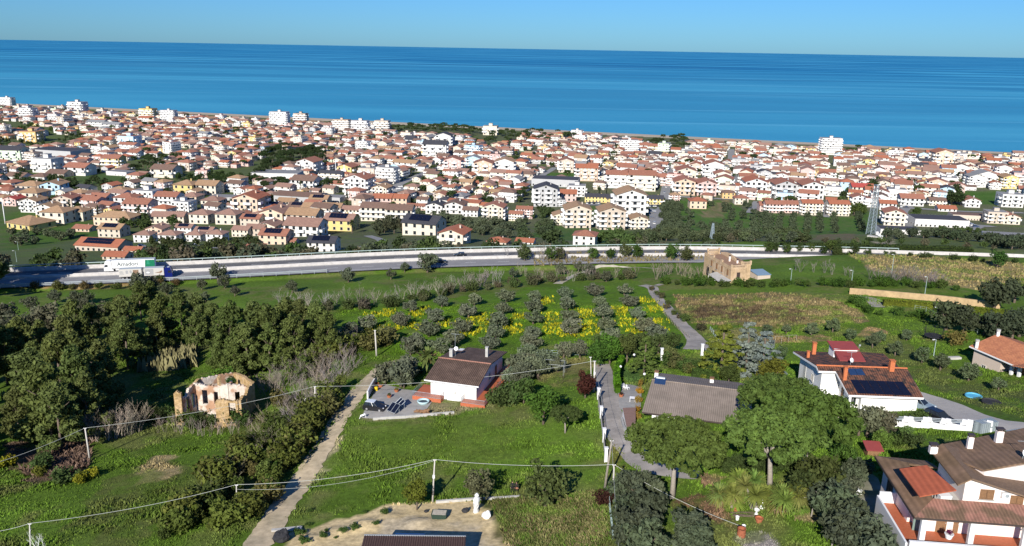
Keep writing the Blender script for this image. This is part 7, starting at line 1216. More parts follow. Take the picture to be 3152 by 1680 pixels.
FRONTB = [('T', x, y) for x, y in ((-300, 500), (0, 520), (170, 545), (330, 565), (560, 560), (770, 555), (900, 540), (1040, 535), (1200, 525), (1330, 510), (1370, 470), (1480, 480), (1660, 475), (1690, 480), (1740, 505), (2160, 525), (2200, 520), (2400, 500), (2576, 510), (2900, 520))]
FBX = [topx(*q)[0] for q in FRONTB]; FBY = [topx(*q)[1] for q in FRONTB]; GP = [[topx(c, *q) for q in P_] for c, P_ in GREEN]
STR = [[(topx(c, *q)) for q in P_] for c, P_ in [('C', [(930, 850), (985, 640), (1005, 480), (1050, 340), (1110, 340), (1075, 480), (1055, 640), (1030, 850)]), ('C', [(1530, 590), (1470, 470), (1462, 230), (1520, 230), (1555, 470), (1590, 590)]), ('C', [(0, 500), (130, 430), (250, 365), (280, 390), (150, 470), (0, 545)]), ('B', [(880, 800), (940, 730), (1150, 630), (1310, 580), (1310, 610), (1170, 670), (990, 760), (920, 820)]), ('C', [(900, 680), (1000, 650), (990, 810), (920, 840)])]]
cand = []; R = random.Random(77); t = 72.0; row = 0
while t < 1000:
    s = -1300 + R.uniform(0, 10)
    while s < 1300:
        if int((s + 2000) / 118) != int((s + 2012) / 118): s += 13
        p = SH0 + SHE * s + SHN * t; px, py, zc = project(np.array(p[0]), np.array(p[1]), np.array(gz(*p) + 4)); px, py = float(px), float(py); stp = R.uniform(12.5, 18.5); s += stp
        if not (-30 < px < 1054): continue
        p0x, p0y, _ = project(np.array(p[0]), np.array(p[1]), np.array(gz(*p))); p0x, p0y = np.array(float(p0x)), np.array(float(p0y))
        if p0y > np.interp(p0x, FBX, FBY): continue
        if any(inpoly(p0x.reshape(1), p0y.reshape(1), g)[0] for g in GP + STR): continue
        if any((p[0] - a) ** 2 + (p[1] - b_) ** 2 < (r_ + 8.5) ** 2 for a, b_, r_ in PLACED): continue
        if R.random() < .06: continue
        cand.append((float(zc), p[0] + R.uniform(-1.2, 1.2), p[1] + R.uniform(-1.2, 1.2), t))
    row += 1; t += 15.5 if row % 2 else 23
WKS = ['white'] * 11 + ['cream'] * 6 + ['beige'] * 5 + ['pink'] * 2 + ['peach'] + ['yellow', 'grey', 'green', 'blue', 'ochre']; RKS = ['terracotta'] * 8 + ['pinkish'] * 6 + ['brick'] * 3 + ['brown'] * 4 + ['sandy'] * 2 + ['grey', 'dark']
cand.sort(); FV, FF, FC = [], [], []; nfar = 0; off_ = 0; TREES_T = []
for zc, x, y, tt in cand:
    q = R.random()
    if tt < 190: key = R.choice(['fl3', 'gx3', 'hip3', 'hipS', 'hipB', 'gxB', 'fl3', 'hip3', 'gy3', 'gxS', 'low'])
    elif x > 40 and tt < 560: key = R.choice(['gy3', 'gx3', 'gyS', 'gxB', 'hipB', 'gy3', 'gxS', 'hip3', 'gy4', 'gx3', 'gy3', 'fl3'])
    else: key = R.choice(['gyS', 'gyS', 'gxB', 'hipB', 'hipS', 'gxS', 'gxS', 'hip3', 'gyS', 'hipB', 'gx3', 'hipS', 'low'])
    if R.random() < .06: key = R.choice(['fl5', 'gx4', 'long3', 'fl3', 'hall'])
    p = Vector((x, y, gz(x, y))); wk, rk = R.choice(WKS), R.choice(RKS)
    if PT[key].roof == 'flat': rk = R.choice(['grey', 'grey', 'terracotta', 'brown'])
    sc = R.uniform(.68, 1.05); rz = TANG + (math.pi / 2 if R.random() < .25 else 0) + R.uniform(-.05, .05)
    if NH[0] < 296: town_house(key, p, wk, rk, rz, sc); continue
    v, f, k = PT[key].far(); a, b_ = math.cos(rz), math.sin(rz); V2 = np.stack([x + sc * (a * v[:, 0] - b_ * v[:, 1]), y + sc * (b_ * v[:, 0] + a * v[:, 1]), p.z + sc * v[:, 2]], 1)
    cols = np.array([hcolor(R, wk, PW), (.03, .035, .04), (.5, .48, .44), (.74, .74, .72), hcolor(R, rk, PR)])[k]; FV.append(V2); FF.append(f + off_); FC.append(cols); off_ += len(v); nfar += 1
tag(new_obj('town_houses', np_mesh('town_houses', np.concatenate(FV), np.concatenate(FF), MT['fwall'], 3, np.concatenate(FC))), 'hundreds of small far houses filling the seaside town towards the beach', 'houses', None, 'stuff')
print('houses', NH[0], 'far', nfar)
# ---------------------------------------------------------------- town trees
lowcl = [ell_clumps(16, 2.5, 2.2, 3.4, .8, 1.3, 500 + s, .45, .8) for s in range(3)]; lowol = [ell_clumps(16, 2.1, 1.6, 2.3, .7, 1.05, 520 + s, .45, .5) for s in range(3)]
for s in range(3): kind(('tt', s), 'broadleaf_tree', crown_mesh('crown', lowcl[s], 22, .62, 520 + s, 1.3), trunk_mesh(1.8, .2, 60 + s, 0)); kind(('to', s), 'olive_tree', crown_mesh('crown', lowol[s], 26, .5, 540 + s, 1.5), trunk_mesh(1.2, .2, 70 + s, 0))
umb = []; R = random.Random(9)
for k in range(40): a = R.uniform(0, 6.283); rr = 4.2 * math.sqrt(R.random()); umb.append((rr * math.cos(a), rr * math.sin(a), 7.2 + 1.6 * math.sqrt(max(0, 1 - (rr / 4.6) ** 2)) - R.random() ** 2 * 1.6, R.uniform(.7, 1.15)))
kind(('tp', 0), 'umbrella_pine', crown_mesh('crown', umb, 34, .55, 560, 1.6, .8), trunk_mesh(6.2, .28, 80, 4, 2.4, 7.6))
TT = []
def inp(poly, n, key, colr, s0, s1, grid=None, seed=0, z=('A',)):
    R = random.Random(seed); P = [topx(z[0], *q) for q in poly]; xs_ = [p[0] for p in P]; ys_ = [p[1] for p in P]; k = 0; tries = 0
    while k < n and tries < n * 40:
        tries += 1; x, y = R.uniform(min(xs_), max(xs_)), R.uniform(min(ys_), max(ys_))
        if not inpoly(np.array([x]), np.array([y]), P)[0]: continue
        p = G('P', x, y); TT.append((p, key, colr, R.uniform(s0, s1))); k += 1
_topx = topx
def topx(c, zx, zy): return (zx, zy) if c == 'P' else _topx(c, zx, zy)
DT = (.038, .058, .02); OT = (.075, .092, .052); MT_ = (.055, .085, .024)
for k, (z, poly, n, key, colr, s0, s1) in enumerate([
    ('A', [(0, 680), (330, 700), (560, 690), (960, 720), (1100, 680), (1000, 745), (700, 750), (480, 790), (230, 770), (0, 720)], 70, 'tt', DT, .8, 1.3), ('A', [(1100, 690), (1350, 660), (1831, 640), (1831, 720), (1500, 765), (1250, 740), (1100, 720)], 46, 'tt', (.032, .055, .016), .9, 1.4), ('A', [(930, 560), (1150, 550), (1150, 640), (940, 660)], 16, 'tp', DT, .8, 1.1), ('A', [(1150, 550), (1440, 540), (1440, 600), (1260, 620)], 8, 'tt', DT, 1, 1.5), ('A', [(0, 400), (280, 450), (600, 370), (600, 430), (280, 490), (0, 470)], 30, 'tt', DT, .8, 1.3),
    ('A', [(0, 290), (400, 330), (560, 390), (300, 380), (0, 330)], 22, 'tt', (.05, .08, .02), .9, 1.4), ('B', [(0, 560), (120, 490), (430, 500), (470, 580), (250, 600), (0, 690)], 60, 'tp', (.032, .05, .017), .8, 1.25), ('B', [(0, 740), (200, 720), (200, 790), (0, 800)], 14, 'tp', DT, .7, 1), ('B', [(940, 335), (1400, 335), (1600, 370), (1500, 400), (1250, 370), (950, 385)], 60, 'tp', DT, .8, 1.2), ('B', [(1640, 390), (1831, 360), (1831, 440), (1560, 460)], 26, 'tp', DT, .8, 1.1), ('C', [(880, 190), (1180, 190), (1200, 270), (1020, 280), (890, 230)], 30, 'tp', DT, .8, 1.3), ('C', [(0, 130), (350, 150), (420, 175), (300, 220), (0, 200)], 24, 'tp', DT, .7, 1.1),
    ('B', [(1060, 920), (1280, 940), (1400, 1000), (1260, 1010), (1070, 980)], 20, 'to', OT, .8, 1.1), ('B', [(1270, 960), (1560, 1000), (1831, 1000), (1831, 1120), (1600, 1090), (1440, 1070), (1300, 1020)], 52, 'to', OT, .9, 1.3), ('B', [(850, 1000), (1000, 1010), (1000, 1110), (830, 1090)], 10, 'tt', (.06, .065, .035), 1, 1.5), ('B', [(380, 670), (600, 660), (600, 740), (380, 760)], 12, 'tt', DT, .8, 1.3), ('B', [(1560, 790), (1831, 800), (1831, 870), (1600, 860)], 16, 'to', DT, .9, 1.2),
    ('A', [(0, 1100), (300, 1060), (500, 1070), (500, 1130), (0, 1180)], 12, 'to', OT, 1.0, 1.5), ('A', [(860, 1000), (1060, 960), (1270, 990), (1240, 1040), (880, 1060)], 24, 'tt', (.05, .075, .022), .8, 1.2), ('A', [(1030, 1110), (1300, 1150), (1831, 1150), (1831, 1230), (1100, 1220)], 30, 'tt', (.05, .065, .022), .7, 1.1), ('A', [(500, 850), (760, 840), (760, 900), (580, 960), (500, 940)], 16, 'tt', DT, .8, 1.2), ('A', [(1060, 780), (1240, 800), (1200, 850), (1060, 840)], 14, 'tt', DT, .9, 1.2), ('A', [(1600, 870), (1831, 850), (1831, 900), (1500, 920)], 12, 'tt', DT, .8, 1.2),
    ('C', [(0, 770), (240, 790), (280, 900), (0, 910)], 26, 'to', (.055, .075, .035), 1, 1.4), ('C', [(70, 670), (230, 680), (230, 740), (70, 740)], 14, 'to', DT, .9, 1.2), ('C', [(1010, 620), (1140, 650), (1130, 840), (970, 840)], 62, 'to', (.058, .075, .04), .95, 1.2), ('C', [(960, 850), (1300, 840), (1831, 850), (1831, 905), (760, 905), (800, 850)], 90, 'to', (.07, .088, .042), .9, 1.3), ('C', [(560, 870), (780, 880), (780, 920), (540, 920)], 14, 'to', MT_, .9, 1.2),
    ('D', [(0, 850), (300, 850), (300, 905), (0, 905)], 26, 'to', (.06, .08, .032), .9, 1.2), ('D', [(1020, 840), (1300, 860), (1580, 900), (1831, 910), (1831, 975), (1300, 890), (1030, 870)], 46, 'to', (.052, .068, .036), 1.1, 1.5), ('D', [(1210, 810), (1560, 830), (1560, 845), (1210, 835)], 20, 'to', MT_, .6, .8), ('D', [(560, 680), (700, 670), (700, 740), (560, 730)], 12, 'tt', (.06, .085, .02), .9, 1.3), ('D', [(1300, 560), (1390, 570), (1390, 660), (1310, 660)], 8, 'tt', DT, 1.2, 1.9), ('D', [(730, 520), (790, 520), (780, 620), (720, 600)], 8, 'tt', DT, 1.3, 2), ('D', [(690, 320), (780, 340), (760, 410), (690, 390)], 8, 'tt', DT, 1, 1.6), ('D', [(800, 850), (980, 850), (980, 890), (800, 880)], 8, 'to', OT, 1, 1.4), ('D', [(1010, 690), (1080, 690), (1080, 800), (1040, 800)], 12, 'tt', (.05, .08, .02), .7, 1)]):
    inp(poly, n, key, colr, s0, s1, seed=900 + k, z=(z,))
for x0, x1, y0, y1, n in ((1180, 1205, 690, 830, 5), (1270, 1300, 790, 840, 2), (1490, 1570, 700, 760, 5), (1450, 1540, 780, 830, 5), (1350, 1390, 800, 820, 2), (1640, 1680, 700, 850, 7), (1730, 1770, 710, 850, 7), (1590, 1610, 640, 680, 2), (1440, 1470, 650, 700, 3), (1320, 1350, 630, 660, 2)):
    for k in range(n): TT.append((G('C', x0 + (x1 - x0) * (k % 2), y0 + (y1 - y0) * (k + .5) / n), 'to', (.06, .078, .042), 1.1))
for x0, x1 in ((25, 15), (115, 100), (205, 200), (305, 300), (390, 390), (490, 495)):
    for k in range(6): TT.append((G('D', x0 + (x1 - x0) * k / 5, 730 + k * 22), 'to', (.058, .076, .04), 1.1))
for k in range(8): TT.append((G('D', 650 + k * 5, 690 + k * 20), 'to', (.05, .068, .035), 1.15))
R = random.Random(31)
for zc, x, y, tt in cand:
    if R.random() < .8:
        a = R.uniform(0, 6.283); p = Vector((x + math.cos(a) * 9.5, y + math.sin(a) * 9.5, 0)); p.z = gz(p.x, p.y)
        if all((p.x - q[0]) ** 2 + (p.y - q[1]) ** 2 > (q[2] + 1) ** 2 for q in PLACED): TT.append((p, 'tp' if R.random() < .12 else 'tt', DT if R.random() < .6 else MT_, R.uniform(.55, 1.15)))
R = random.Random(91)
for k in range(190):
    x = -210 + 300 * (k + R.random()) / 120 if k < 120 else 80 + 130 * (k - 120) / 70; off = R.uniform(26, 64)
    if any((x - q[0]) ** 2 + (float(yroad(np.array(x))) + off - q[1]) ** 2 < (q[2] + 2) ** 2 for q in PLACED): continue
    if any(abs(x * q[1] / (float(yroad(np.array(x))) + off) - q[0]) < q[2] + 3 and 0 < q[1] - float(yroad(np.array(x))) - off < 55 for q in PLACED[:len(HS)]): continue
    if k >= 120 and k % 3: continue
    p = Vector((x, float(yroad(np.array(x))) + off, 0)); p.z = gz(p.x, p.y); TT.append((p, R.choice(['tt', 'tt', 'to']), R.choice([DT, OT, MT_, (.09, .085, .05)]), R.uniform(.9, 1.7) if x < 60 else R.uniform(.5, .9)))
TT.sort(key=lambda q: q[0].y / q[3]); cnt = dict(tt=0, to=0, tp=0); LIM = dict(tt=250, to=200, tp=90); FV, FF, FC = [], [], []; off_ = 0
DESC = dict(tt='dark green tree between the town houses', to='rounded olive tree in a town orchard', tp='dark umbrella pine in the town')
TCOORD = {}
for p, key, colr, s in TT:
    cnt[key] += 1; v = R.randrange(1 if key == 'tp' else 3)
    if cnt[key] <= LIM[key]: tree((key, v), p, DESC[key], colr, s, group='trees of the town', hh=3); continue
    me = KIND[(key, v)][1]
    if (key, v) not in TCOORD: a = np.empty(len(me.vertices) * 3, np.float32); me.vertices.foreach_get('co', a); TCOORD[(key, v)] = a.reshape(-1, 3)
    co = TCOORD[(key, v)] * s; an = R.uniform(0, 6.28); ca, sa = math.cos(an), math.sin(an); V2 = np.stack([p.x + ca * co[:, 0] - sa * co[:, 1], p.y + sa * co[:, 0] + ca * co[:, 1], p.z + co[:, 2]], 1); n = len(V2)
    FV.append(V2); FF.append(np.arange(n).reshape(-1, 4) + off_); off_ += n; FC.append(np.tile(np.array(colr) * R.uniform(.85, 1.15), (n, 1)))
if FV: tag(new_obj('town_trees', np_mesh('town_trees', np.concatenate(FV), np.concatenate(FF), MT['leaf_far'], 4, np.concatenate(FC))), 'many small far trees scattered through the seaside town', 'trees', None, 'stuff')
print('trees', cnt)
for c, x, y, s in (('A', 690, 930, 1.1), ('A', 490, 890, 1.1), ('B', 615, 840, 1.4), ('B', 340, 780, 1.0), ('C', 1205, 570, 1.0), ('C', 560, 560, .9), ('C', 610, 570, .9), ('D', 540, 590, 1.0)): tree(('cypress', 0), G(c, x, y, 3 * s), 'dark cypress standing among the town houses', (.03, .045, .018), s, group='cypresses in the town', hh=4)
for k, (c, x, y, h_) in enumerate((('A', 985, 1000, 10), ('A', 1030, 1010, 6), ('B', 325, 1030, 5), ('B', 430, 1060, 6), ('B', 650, 1070, 6.5), ('B', 110, 1060, 5), ('D', 1000, 520, 7), ('D', 1050, 520, 7), ('B', 290, 770, 7))): p = G(c, x, y); palm(p, h_, uniq('slim palm rising among the town houses', p, h_), k, (.07, .09, .035), 1.15, False)['group'] = 'slim palms in the town'
# ---------------------------------------------------------------- poles and wires
def pole(b, t, label, r=.12, mt='pole', hgt=None, box=False):
    """base pixel b, top pixel t: the height follows from the two"""
    p = G(*b); d = Vector(ray(*t)); s = math.hypot(p.x, p.y) / math.hypot(d.x, d.y); top = Vector((d.x * s, d.y * s, CAM_H + d.z * s)); h = max(3.5, min(11, top.z - p.z)); lean = Vector((top.x - p.x, top.y - p.y, 0)); lean = lean * min(1, .9 / max(lean.length, .01)) if lean.length > .9 else lean
    o = empty('utility_pole', p, 0, label, 'utility pole', 'utility poles'); e = Vector((lean.x, lean.y, h)); mb = MB(); mb.tube([(0, 0, -.6), e * .5, e], [r * 1.25, r, r * .75], 8); mb.build('shaft', MT[mt], o, smooth=True)
    mb = MB(); mb.tube([e + Vector((-.18, 0, -.12)), e + Vector((.18, 0, -.12))], .035, 5); mb.ball(e + Vector((-.18, 0, -.05)), .06); mb.ball(e + Vector((.18, 0, -.05)), .06); mb.build('insulator', MT['soffit'], o)
    if box: mb = MB(); mb.box(e * .62 + Vector((0, -.2, 0)), (.3, .2, .45)); mb.build('meter_box', MT['soffit'], o)
    return p + e
PO = dict(near=pole(('G', 1215, 1065), ('G', 1232, 765), 'pale slender pole standing beside the yellow green conical shrub', .11, box=True), lean=pole(('K', 597, 965), ('K', 648, 630), 'leaning wooden pole beside the dark red bush and meadow fence', .15, 'barkpale'), lean2=pole(('K', 655, 1060), ('K', 664, 800), 'shorter pole beside the leaning wooden pole', .12), hedge=pole(('F', 1668, 1135), ('F', 1665, 942), 'thin pole on the shrubby bank of the left meadow', .09), field=pole(('F', 217, 1420), ('F', 208, 1215), 'thin pole at the lower left beside the blossoming tree', .09), thicket=pole(('F', 634, 770), ('F', 598, 543), 'grey pole between the dead brushwood and leafless trees', .13), road=pole(('G', 392, 420), ('G', 387, 250), 'square concrete pole among the shrubs beside the dirt road', .16), roadb=pole(('G', 322, 465), ('G', 315, 355), 'short pole just left of the square concrete pole', .08), wood=pole(('H', 823, 730), ('H', 810, 540), 'tall concrete pole at the top of the dirt road', .17), lane=pole(('K', 522, 290), ('K', 528, 70), 'pale thick pole beside the dark red plum tree', .17, box=True), lane2=pole(('K', 505, 250), ('K', 498, 42), 'slimmer pole behind the thick pole at the plum tree', .09))
def wire(a, b, sag, label, r=.028):
    n = 18; mb = MB(); mb.tube([(a.lerp(b, i / n) - Vector((0, 0, sag * 4 * (i / n) * (1 - i / n)))) - a for i in range(n + 1)], r, 4); o = mb.build('power_cable', MT['wire'], None, a); return tag(o, label, 'cable', 'overhead cables')
def offs(c, zx, zy, z): return pz(c, zx, zy, z)
wire(pz('F', -300, 870, PO['thicket'].z), PO['thicket'], .5, 'overhead cable running left from the grey pole at the brushwood'); wire(PO['thicket'], PO['road'], .8, 'overhead cable crossing in front of the ruin'); wire(PO['road'], PO['lane'], 1.2, 'overhead cable passing in front of the brown roofed house')
wire(pz('F', -200, 1290, PO['field'].z), PO['field'], .3, 'overhead cable leaving the photo at the lower left'); wire(PO['field'], PO['hedge'], .6, 'overhead cable over the left meadow'); wire(PO['hedge'], PO['near'], .8, 'upper overhead cable crossing the dirt road'); wire(PO['hedge'] - Vector((0, 0, .7)), PO['near'] - Vector((0, 0, .15)), 1.3, 'lower sagging cable crossing the dirt road', .018); wire(PO['near'], PO['lean2'], .5, 'overhead cable between the slender pole and the leaning pole'); wire(PO['lane'], PO['lean'], .8, 'cable following the grey driveway', .02); wire(PO['lean2'], pz('K', 1950, 1360, PO['lean2'].z - 1), 1.0, 'cable running down to the lower right over the yucca garden'); wire(PO['lean'], pz('K', 705, 1500, PO['lean2'].z - 1), .6, 'cable running straight down along the garden olives', .02)
def street_lamp(b, t, label, mt='railgreen'):
    p = G(*b); d = Vector(ray(*t)); s = math.hypot(p.x, p.y) / math.hypot(d.x, d.y); h = max(3.5, min(10, CAM_H + d.z * s - p.z)); o = empty('street_lamp', p, 0, label, 'street lamp', 'street lamps'); mb = MB(); mb.tube([(0, 0, -.4), (0, 0, h)], [.09, .055], 6); mb.tube([(0, 0, h), (-.5, -.3, h + .12)], .035, 5); mb.build('post', MT[mt], o); mb = MB(); mb.box((-.7, -.42, h + .13), (.55, .26, .12), rad(30)); mb.build('lamp_head', MT['soffit'], o)
for b, t, lab in ((('J', 612, 235), ('J', 632, 120), 'street lamp above the bramble bank near the tan wall'), (('J', 898, 142), ('J', 918, 8), 'tall street lamp in the dry grass field at the right'), (('J', 185, 220), ('J', 198, 110), 'street lamp right of the sandstone villa garden'), (('J', 1208, 478), ('J', 1217, 393), 'street lamp beside the large dark olive'), (('J', 1194, 722), ('J', 1210, 622), 'street lamp between the small lawn olives'), (('J', 1130, 300), ('J', 1148, 165), 'street lamp behind the tan retaining wall'), (('E', 118, 60), ('E', 125, -20), 'thin lamp post among the trees above the motorway'), (('A', 130, 1190), ('A', 125, 1130), 'thin lamp post in the olive meadow beyond the motorway')): street_lamp(b, t, lab)
# ---------------------------------------------------------------- lattice tower
def lattice(p, h, w0, w1, n, label, name='lattice_tower'):
    o = empty(name, p, rad(20), label, 'tower'); mb = MB(); br = MB()
    def c(k, t): w = w0 + (w1 - w0) * t; s = ((-1, -1), (1, -1), (1, 1), (-1, 1))[k]; return Vector((s[0] * w / 2, s[1] * w / 2, h * t))
    for k in range(4): mb.tube([c(k, 0) - Vector((0, 0, 1)), c(k, 1)], [.24, .15], 4)
    for i in range(n):
        a, b = i / n, (i + 1) / n
        for k in range(4): j = (k + 1) % 4; br.tube([c(k, a), c(j, b)], .1, 3); br.tube([c(j, a), c(k, b)], .1, 3); br.tube([c(k, b), c(j, b)], .1, 3)
    mb.build('legs', MT['tower'], o); br.build('bracing', MT['tower'], o); return o
tp = G('g', 440, 1050); tw = lattice(tp, 30, 3.9, 1.6, 14, 'tall grey lattice mast standing beyond the motorway near the solar roofed hall')
for k in range(9):
    a = k * 2.1; z = 22 + k * .95; mb = MB(); mb.box((1.5 * math.cos(a), 1.5 * math.sin(a), z), (.35, .35, 1.9), a); mb.tube([(0, 0, z), (1.4 * math.cos(a), 1.4 * math.sin(a), z)], .05, 4); mb.build('antenna_panel', MT['soffit'], tw)
mb = MB(); mb.box((0, 0, 30), (3.2, 3.2, .15)); mb.build('platform', MT['tower'], tw)
mb = MB(); mb.tube([(-1.2, -1.2, 0), (-.6, -.6, 30)], .22, 4); mb.build('cable_ladder', MT['tower'], tw)
for k, (x, y) in enumerate(((545, 1060), (580, 1095), (615, 1130))): q = G('g', x, y); mb = MB(); mb.box((0, 0, 1.0), (1.3, 1.0, 2.0), .3); o = mb.build('equipment_cabinet', MT['soffit'], None, q); bevel(o.data, .05, 1); tag(o, uniq('white equipment cabinet at the foot of the lattice mast', q), 'cabinet', 'equipment cabinets at the mast')
q = G('g', 500, 1100); mb = MB(); mb.box((0, 0, .3), (7, 3, .9), rad(-38)); tag(mb.build('foundation_slab', MT['concrete'], None, q), 'concrete base slab beside the lattice mast', 'slab')
lattice(G('C', 1352, 905), 9, 1.8, .5, 7, 'small lattice pylon just above the motorway wall left of the villa')
for b, h, lab in ((('A', 38, 1005), 17, 'tall slim light mast on the meadow at the left edge'), (('B', 537, 690), 18, 'tall white slender chimney mast behind the cream block')): mb = MB(); mb.tube([(0, 0, -1), (0, 0, h)], [.4, .2], 8); tag(mb.build('mast', MT['soffit'], None, G(*b), smooth=True), lab, 'mast')
# ---------------------------------------------------------------- walls and fences
def wall_run(name, pts, h, th, mt, label, cat='wall', base=-.5, cap=None):
    P = [Vector(p) for p in pts]; o = empty(name, P[0], 0, label, cat); mb = MB(); cm = MB()
    for a, b in zip(P[:-1], P[1:]):
        n = max(1, int((b - a).length / 2)); d = (b - a); an = math.atan2(d.y, d.x)
        for k in range(n):
            u, v = a.lerp(b, k / n), a.lerp(b, (k + 1) / n); nrm = Vector((-math.sin(an), math.cos(an), 0)) * th / 2; zu, zv = gz(u.x, u.y) - P[0].z, gz(v.x, v.y) - P[0].z; u = u - P[0]; v = v - P[0]
            F = [Vector((q.x, q.y, z)) + s_ * nrm for q, z, s_ in ((u, zu + base, -1), (v, zv + base, -1), (v, zv + base, 1), (u, zu + base, 1), (u, zu + h, -1), (v, zv + h, -1), (v, zv + h, 1), (u, zu + h, 1))]
            for f in ((0, 1, 5, 4), (2, 3, 7, 6), (4, 5, 6, 7)) + (((1, 2, 6, 5),) if k == n - 1 else ()) + (((3, 0, 4, 7),) if k == 0 else ()): mb.face([F[i] for i in f])
    mb.build('wall_body', mt, o)
    return o
MT['tanwall'] = mat('tan_wall', (.46, .33, .18), .95, .2, 1.2, .2, col2=(.38, .27, .15))
wall_run('retaining_wall', [G('J', 600, 285), G('J', 800, 300), G('J', 1000, 318), G('J', 1330, 350), G('J', 1660, 390)], 1.7, .5, MT['tanwall'], 'long tan retaining wall above the yellow green hedge')
wall_run('boundary_wall', [G('a', 235, 1290), G('a', 730, 1258), G('a', 1080, 1225), G('a', 1460, 1195)], .45, .3, MT['concrete'], 'low kerb wall between the concrete yard and the meadow'); wall_run('yard_wall', [G('a', 155, 975), G('a', 215, 850), G('a', 290, 730)], 1.5, .25, MT['wallwhite'], 'white wall between the dirt road and the concrete yard')
wall_run('boundary_wall', [G('G', 1240, 1072), G('G', 1500, 1052), G('G', 1831, 1035)], .35, .3, MT['concrete'], 'low wall between the meadow and the sandy lot, near two people'); wall_run('garden_wall', [G('K', 715, 490), G('K', 735, 560), G('K', 760, 585), G('K', 830, 590)], .6, .25, MT['concrete'], 'low stone edging around the flat roofed shed'); wall_run('kerb_wall', [G('q', 560, 20), G('q', 600, 230), G('q', 680, 520), G('q', 760, 780), G('q', 850, 1010)], .06, .1, MT['concrete'], 'narrow drain kerb along the middle of the grey driveway', 'kerb')
fp = [G('K', 553, 345), G('K', 572, 480), G('K', 592, 640), G('K', 605, 780)]; fo = empty('iron_fence', fp[0], 0, 'white pillared iron fence along the left side of the grey driveway', 'fence')
for a, b in zip(fp[:-1], fp[1:]):
    mb = MB(); u, v = a - fp[0], b - fp[0]; mb.box(((u + v) / 2 + Vector((0, 0, .2))), ((v - u).length, .22, .8), math.atan2((v - u).y, (v - u).x)); mb.build('plinth', MT['concrete'], fo); mb = MB(); n = 22
    for k in range(n + 1): q = u.lerp(v, k / n); mb.tube([q + Vector((0, 0, .55)), q + Vector((0, 0, 1.7))], .022, 3, cap=False)
    mb.tube([u + Vector((0, 0, 1.6)), v + Vector((0, 0, 1.6))], .03, 4); mb.build('railing', MT['blackmetal'], fo)
for q in fp: mb = MB(); mb.box((0, 0, .9), (.42, .42, 2.4)); mb.box((0, 0, 2.15), (.56, .56, .12)); mb.build('pillar', MT['soffit'], fo, q - fp[0])
wp = [G('J', 860, 1218), G('J', 1010, 1225), G('J', 1140, 1230), G('J', 1270, 1240), G('J', 1420, 1248), G('J', 1600, 1258)]; wo = empty('garden_fence', wp[0], 0, 'white garden fence with rounded openings filled by grey rails', 'fence')
for i, (a, b) in enumerate(zip(wp[:-1], wp[1:])):
    u, v = a - wp[0], b - wp[0]; ln = (v - u).length; an = math.atan2((v - u).y, (v - u).x); d = (v - u).normalized(); mb = MB(); mb.box((u + v) / 2 + Vector((0, 0, .25)), (ln, .25, 1.3), an)
    for s_, q in ((1, u), (-1, v)): mb.box(q + d * s_ * ln * .12 + Vector((0, 0, 1.3)), (ln * .24, .25, .8), an); mb.box(q + d * s_ * ln * .27 + Vector((0, 0, 1.05)), (ln * .07, .24, .32), an)
    mb.build('wall_panel', MT['soffit'], wo); mb = MB()
    for k in range(3): mb.tube([u + d * ln * .2 + Vector((0, 0, 1.15 + k * .22)), v - d * ln * .2 + Vector((0, 0, 1.15 + k * .22))], .065, 4)
    mb.build('rail', MT['metal'], wo)
def post_fence(pts, n, h, label, mt='barkpale', rails=2, r=.05, mesh=None):
    P = [Vector(p) for p in pts]; o = empty('post_fence', P[0], 0, label, 'fence'); Q = []
    for a, b in zip(P[:-1], P[1:]): Q += [a.lerp(b, k / n) for k in range(n)]
    Q.append(P[-1]); Q = [Vector((q.x, q.y, gz(q.x, q.y))) - P[0] for q in Q]
    for q in Q: mb = MB(); mb.tube([q - Vector((0, 0, .3)), q + Vector((0, 0, h))], r, 5); mb.build('post', MT[mt], o)
    for k in range(rails): mb = MB(); mb.tube([q + Vector((0, 0, h * (.95 - k * .4))) for q in Q], r * .7, 4); mb.build('rail', MT[mt], o)
    return o
post_fence([G('I', 1010, 420), G('I', 1100, 520), G('I', 1190, 602)], 9, 1.0, 'wooden post and rail fence along the farm lane'); post_fence([G('I', 1340, 545), G('I', 1400, 615)], 5, 1.1, 'green wire fence behind the blue grey cedars', 'railgreen', 3); post_fence([G('J', 75, 632), G('J', 120, 635), G('J', 170, 625), G('J', 225, 625)], 1, 1.7, 'row of old vine stakes on the lawn', 'barkpale', 1); post_fence([G('J', 1060, 395), G('J', 1140, 410), G('J', 1290, 500), G('J', 1500, 570)], 2, 1.2, 'thin stake fence on the green slope behind the street lamp', 'railgreen', 2, .03); post_fence([G('I', 120, 722), G('I', 300, 722), G('I', 485, 718)], 5, 1.3, 'pale blue garden fence below the olive grove', 'railgreen', 3); post_fence([G('K', 625, 1060), G('K', 640, 1200), G('K', 655, 1330)], 4, 1.4, 'wire fence running along the dense garden olives', 'railgreen', 3, .035)
for c, x, y, lab in (('s', 868, 180, 'white gate pillar at the left of the farm lane end'), ('s', 1325, 130, 'white gate pillar beside the yellow green cedar')): mb = MB(); mb.box((0, 0, 1.2), (.5, .5, 2.6)); mb.box((0, 0, 2.55), (.65, .65, .12)); tag(mb.build('gate_pillar', MT['soffit'], None, G(c, x, y)), lab, 'gate pillar')
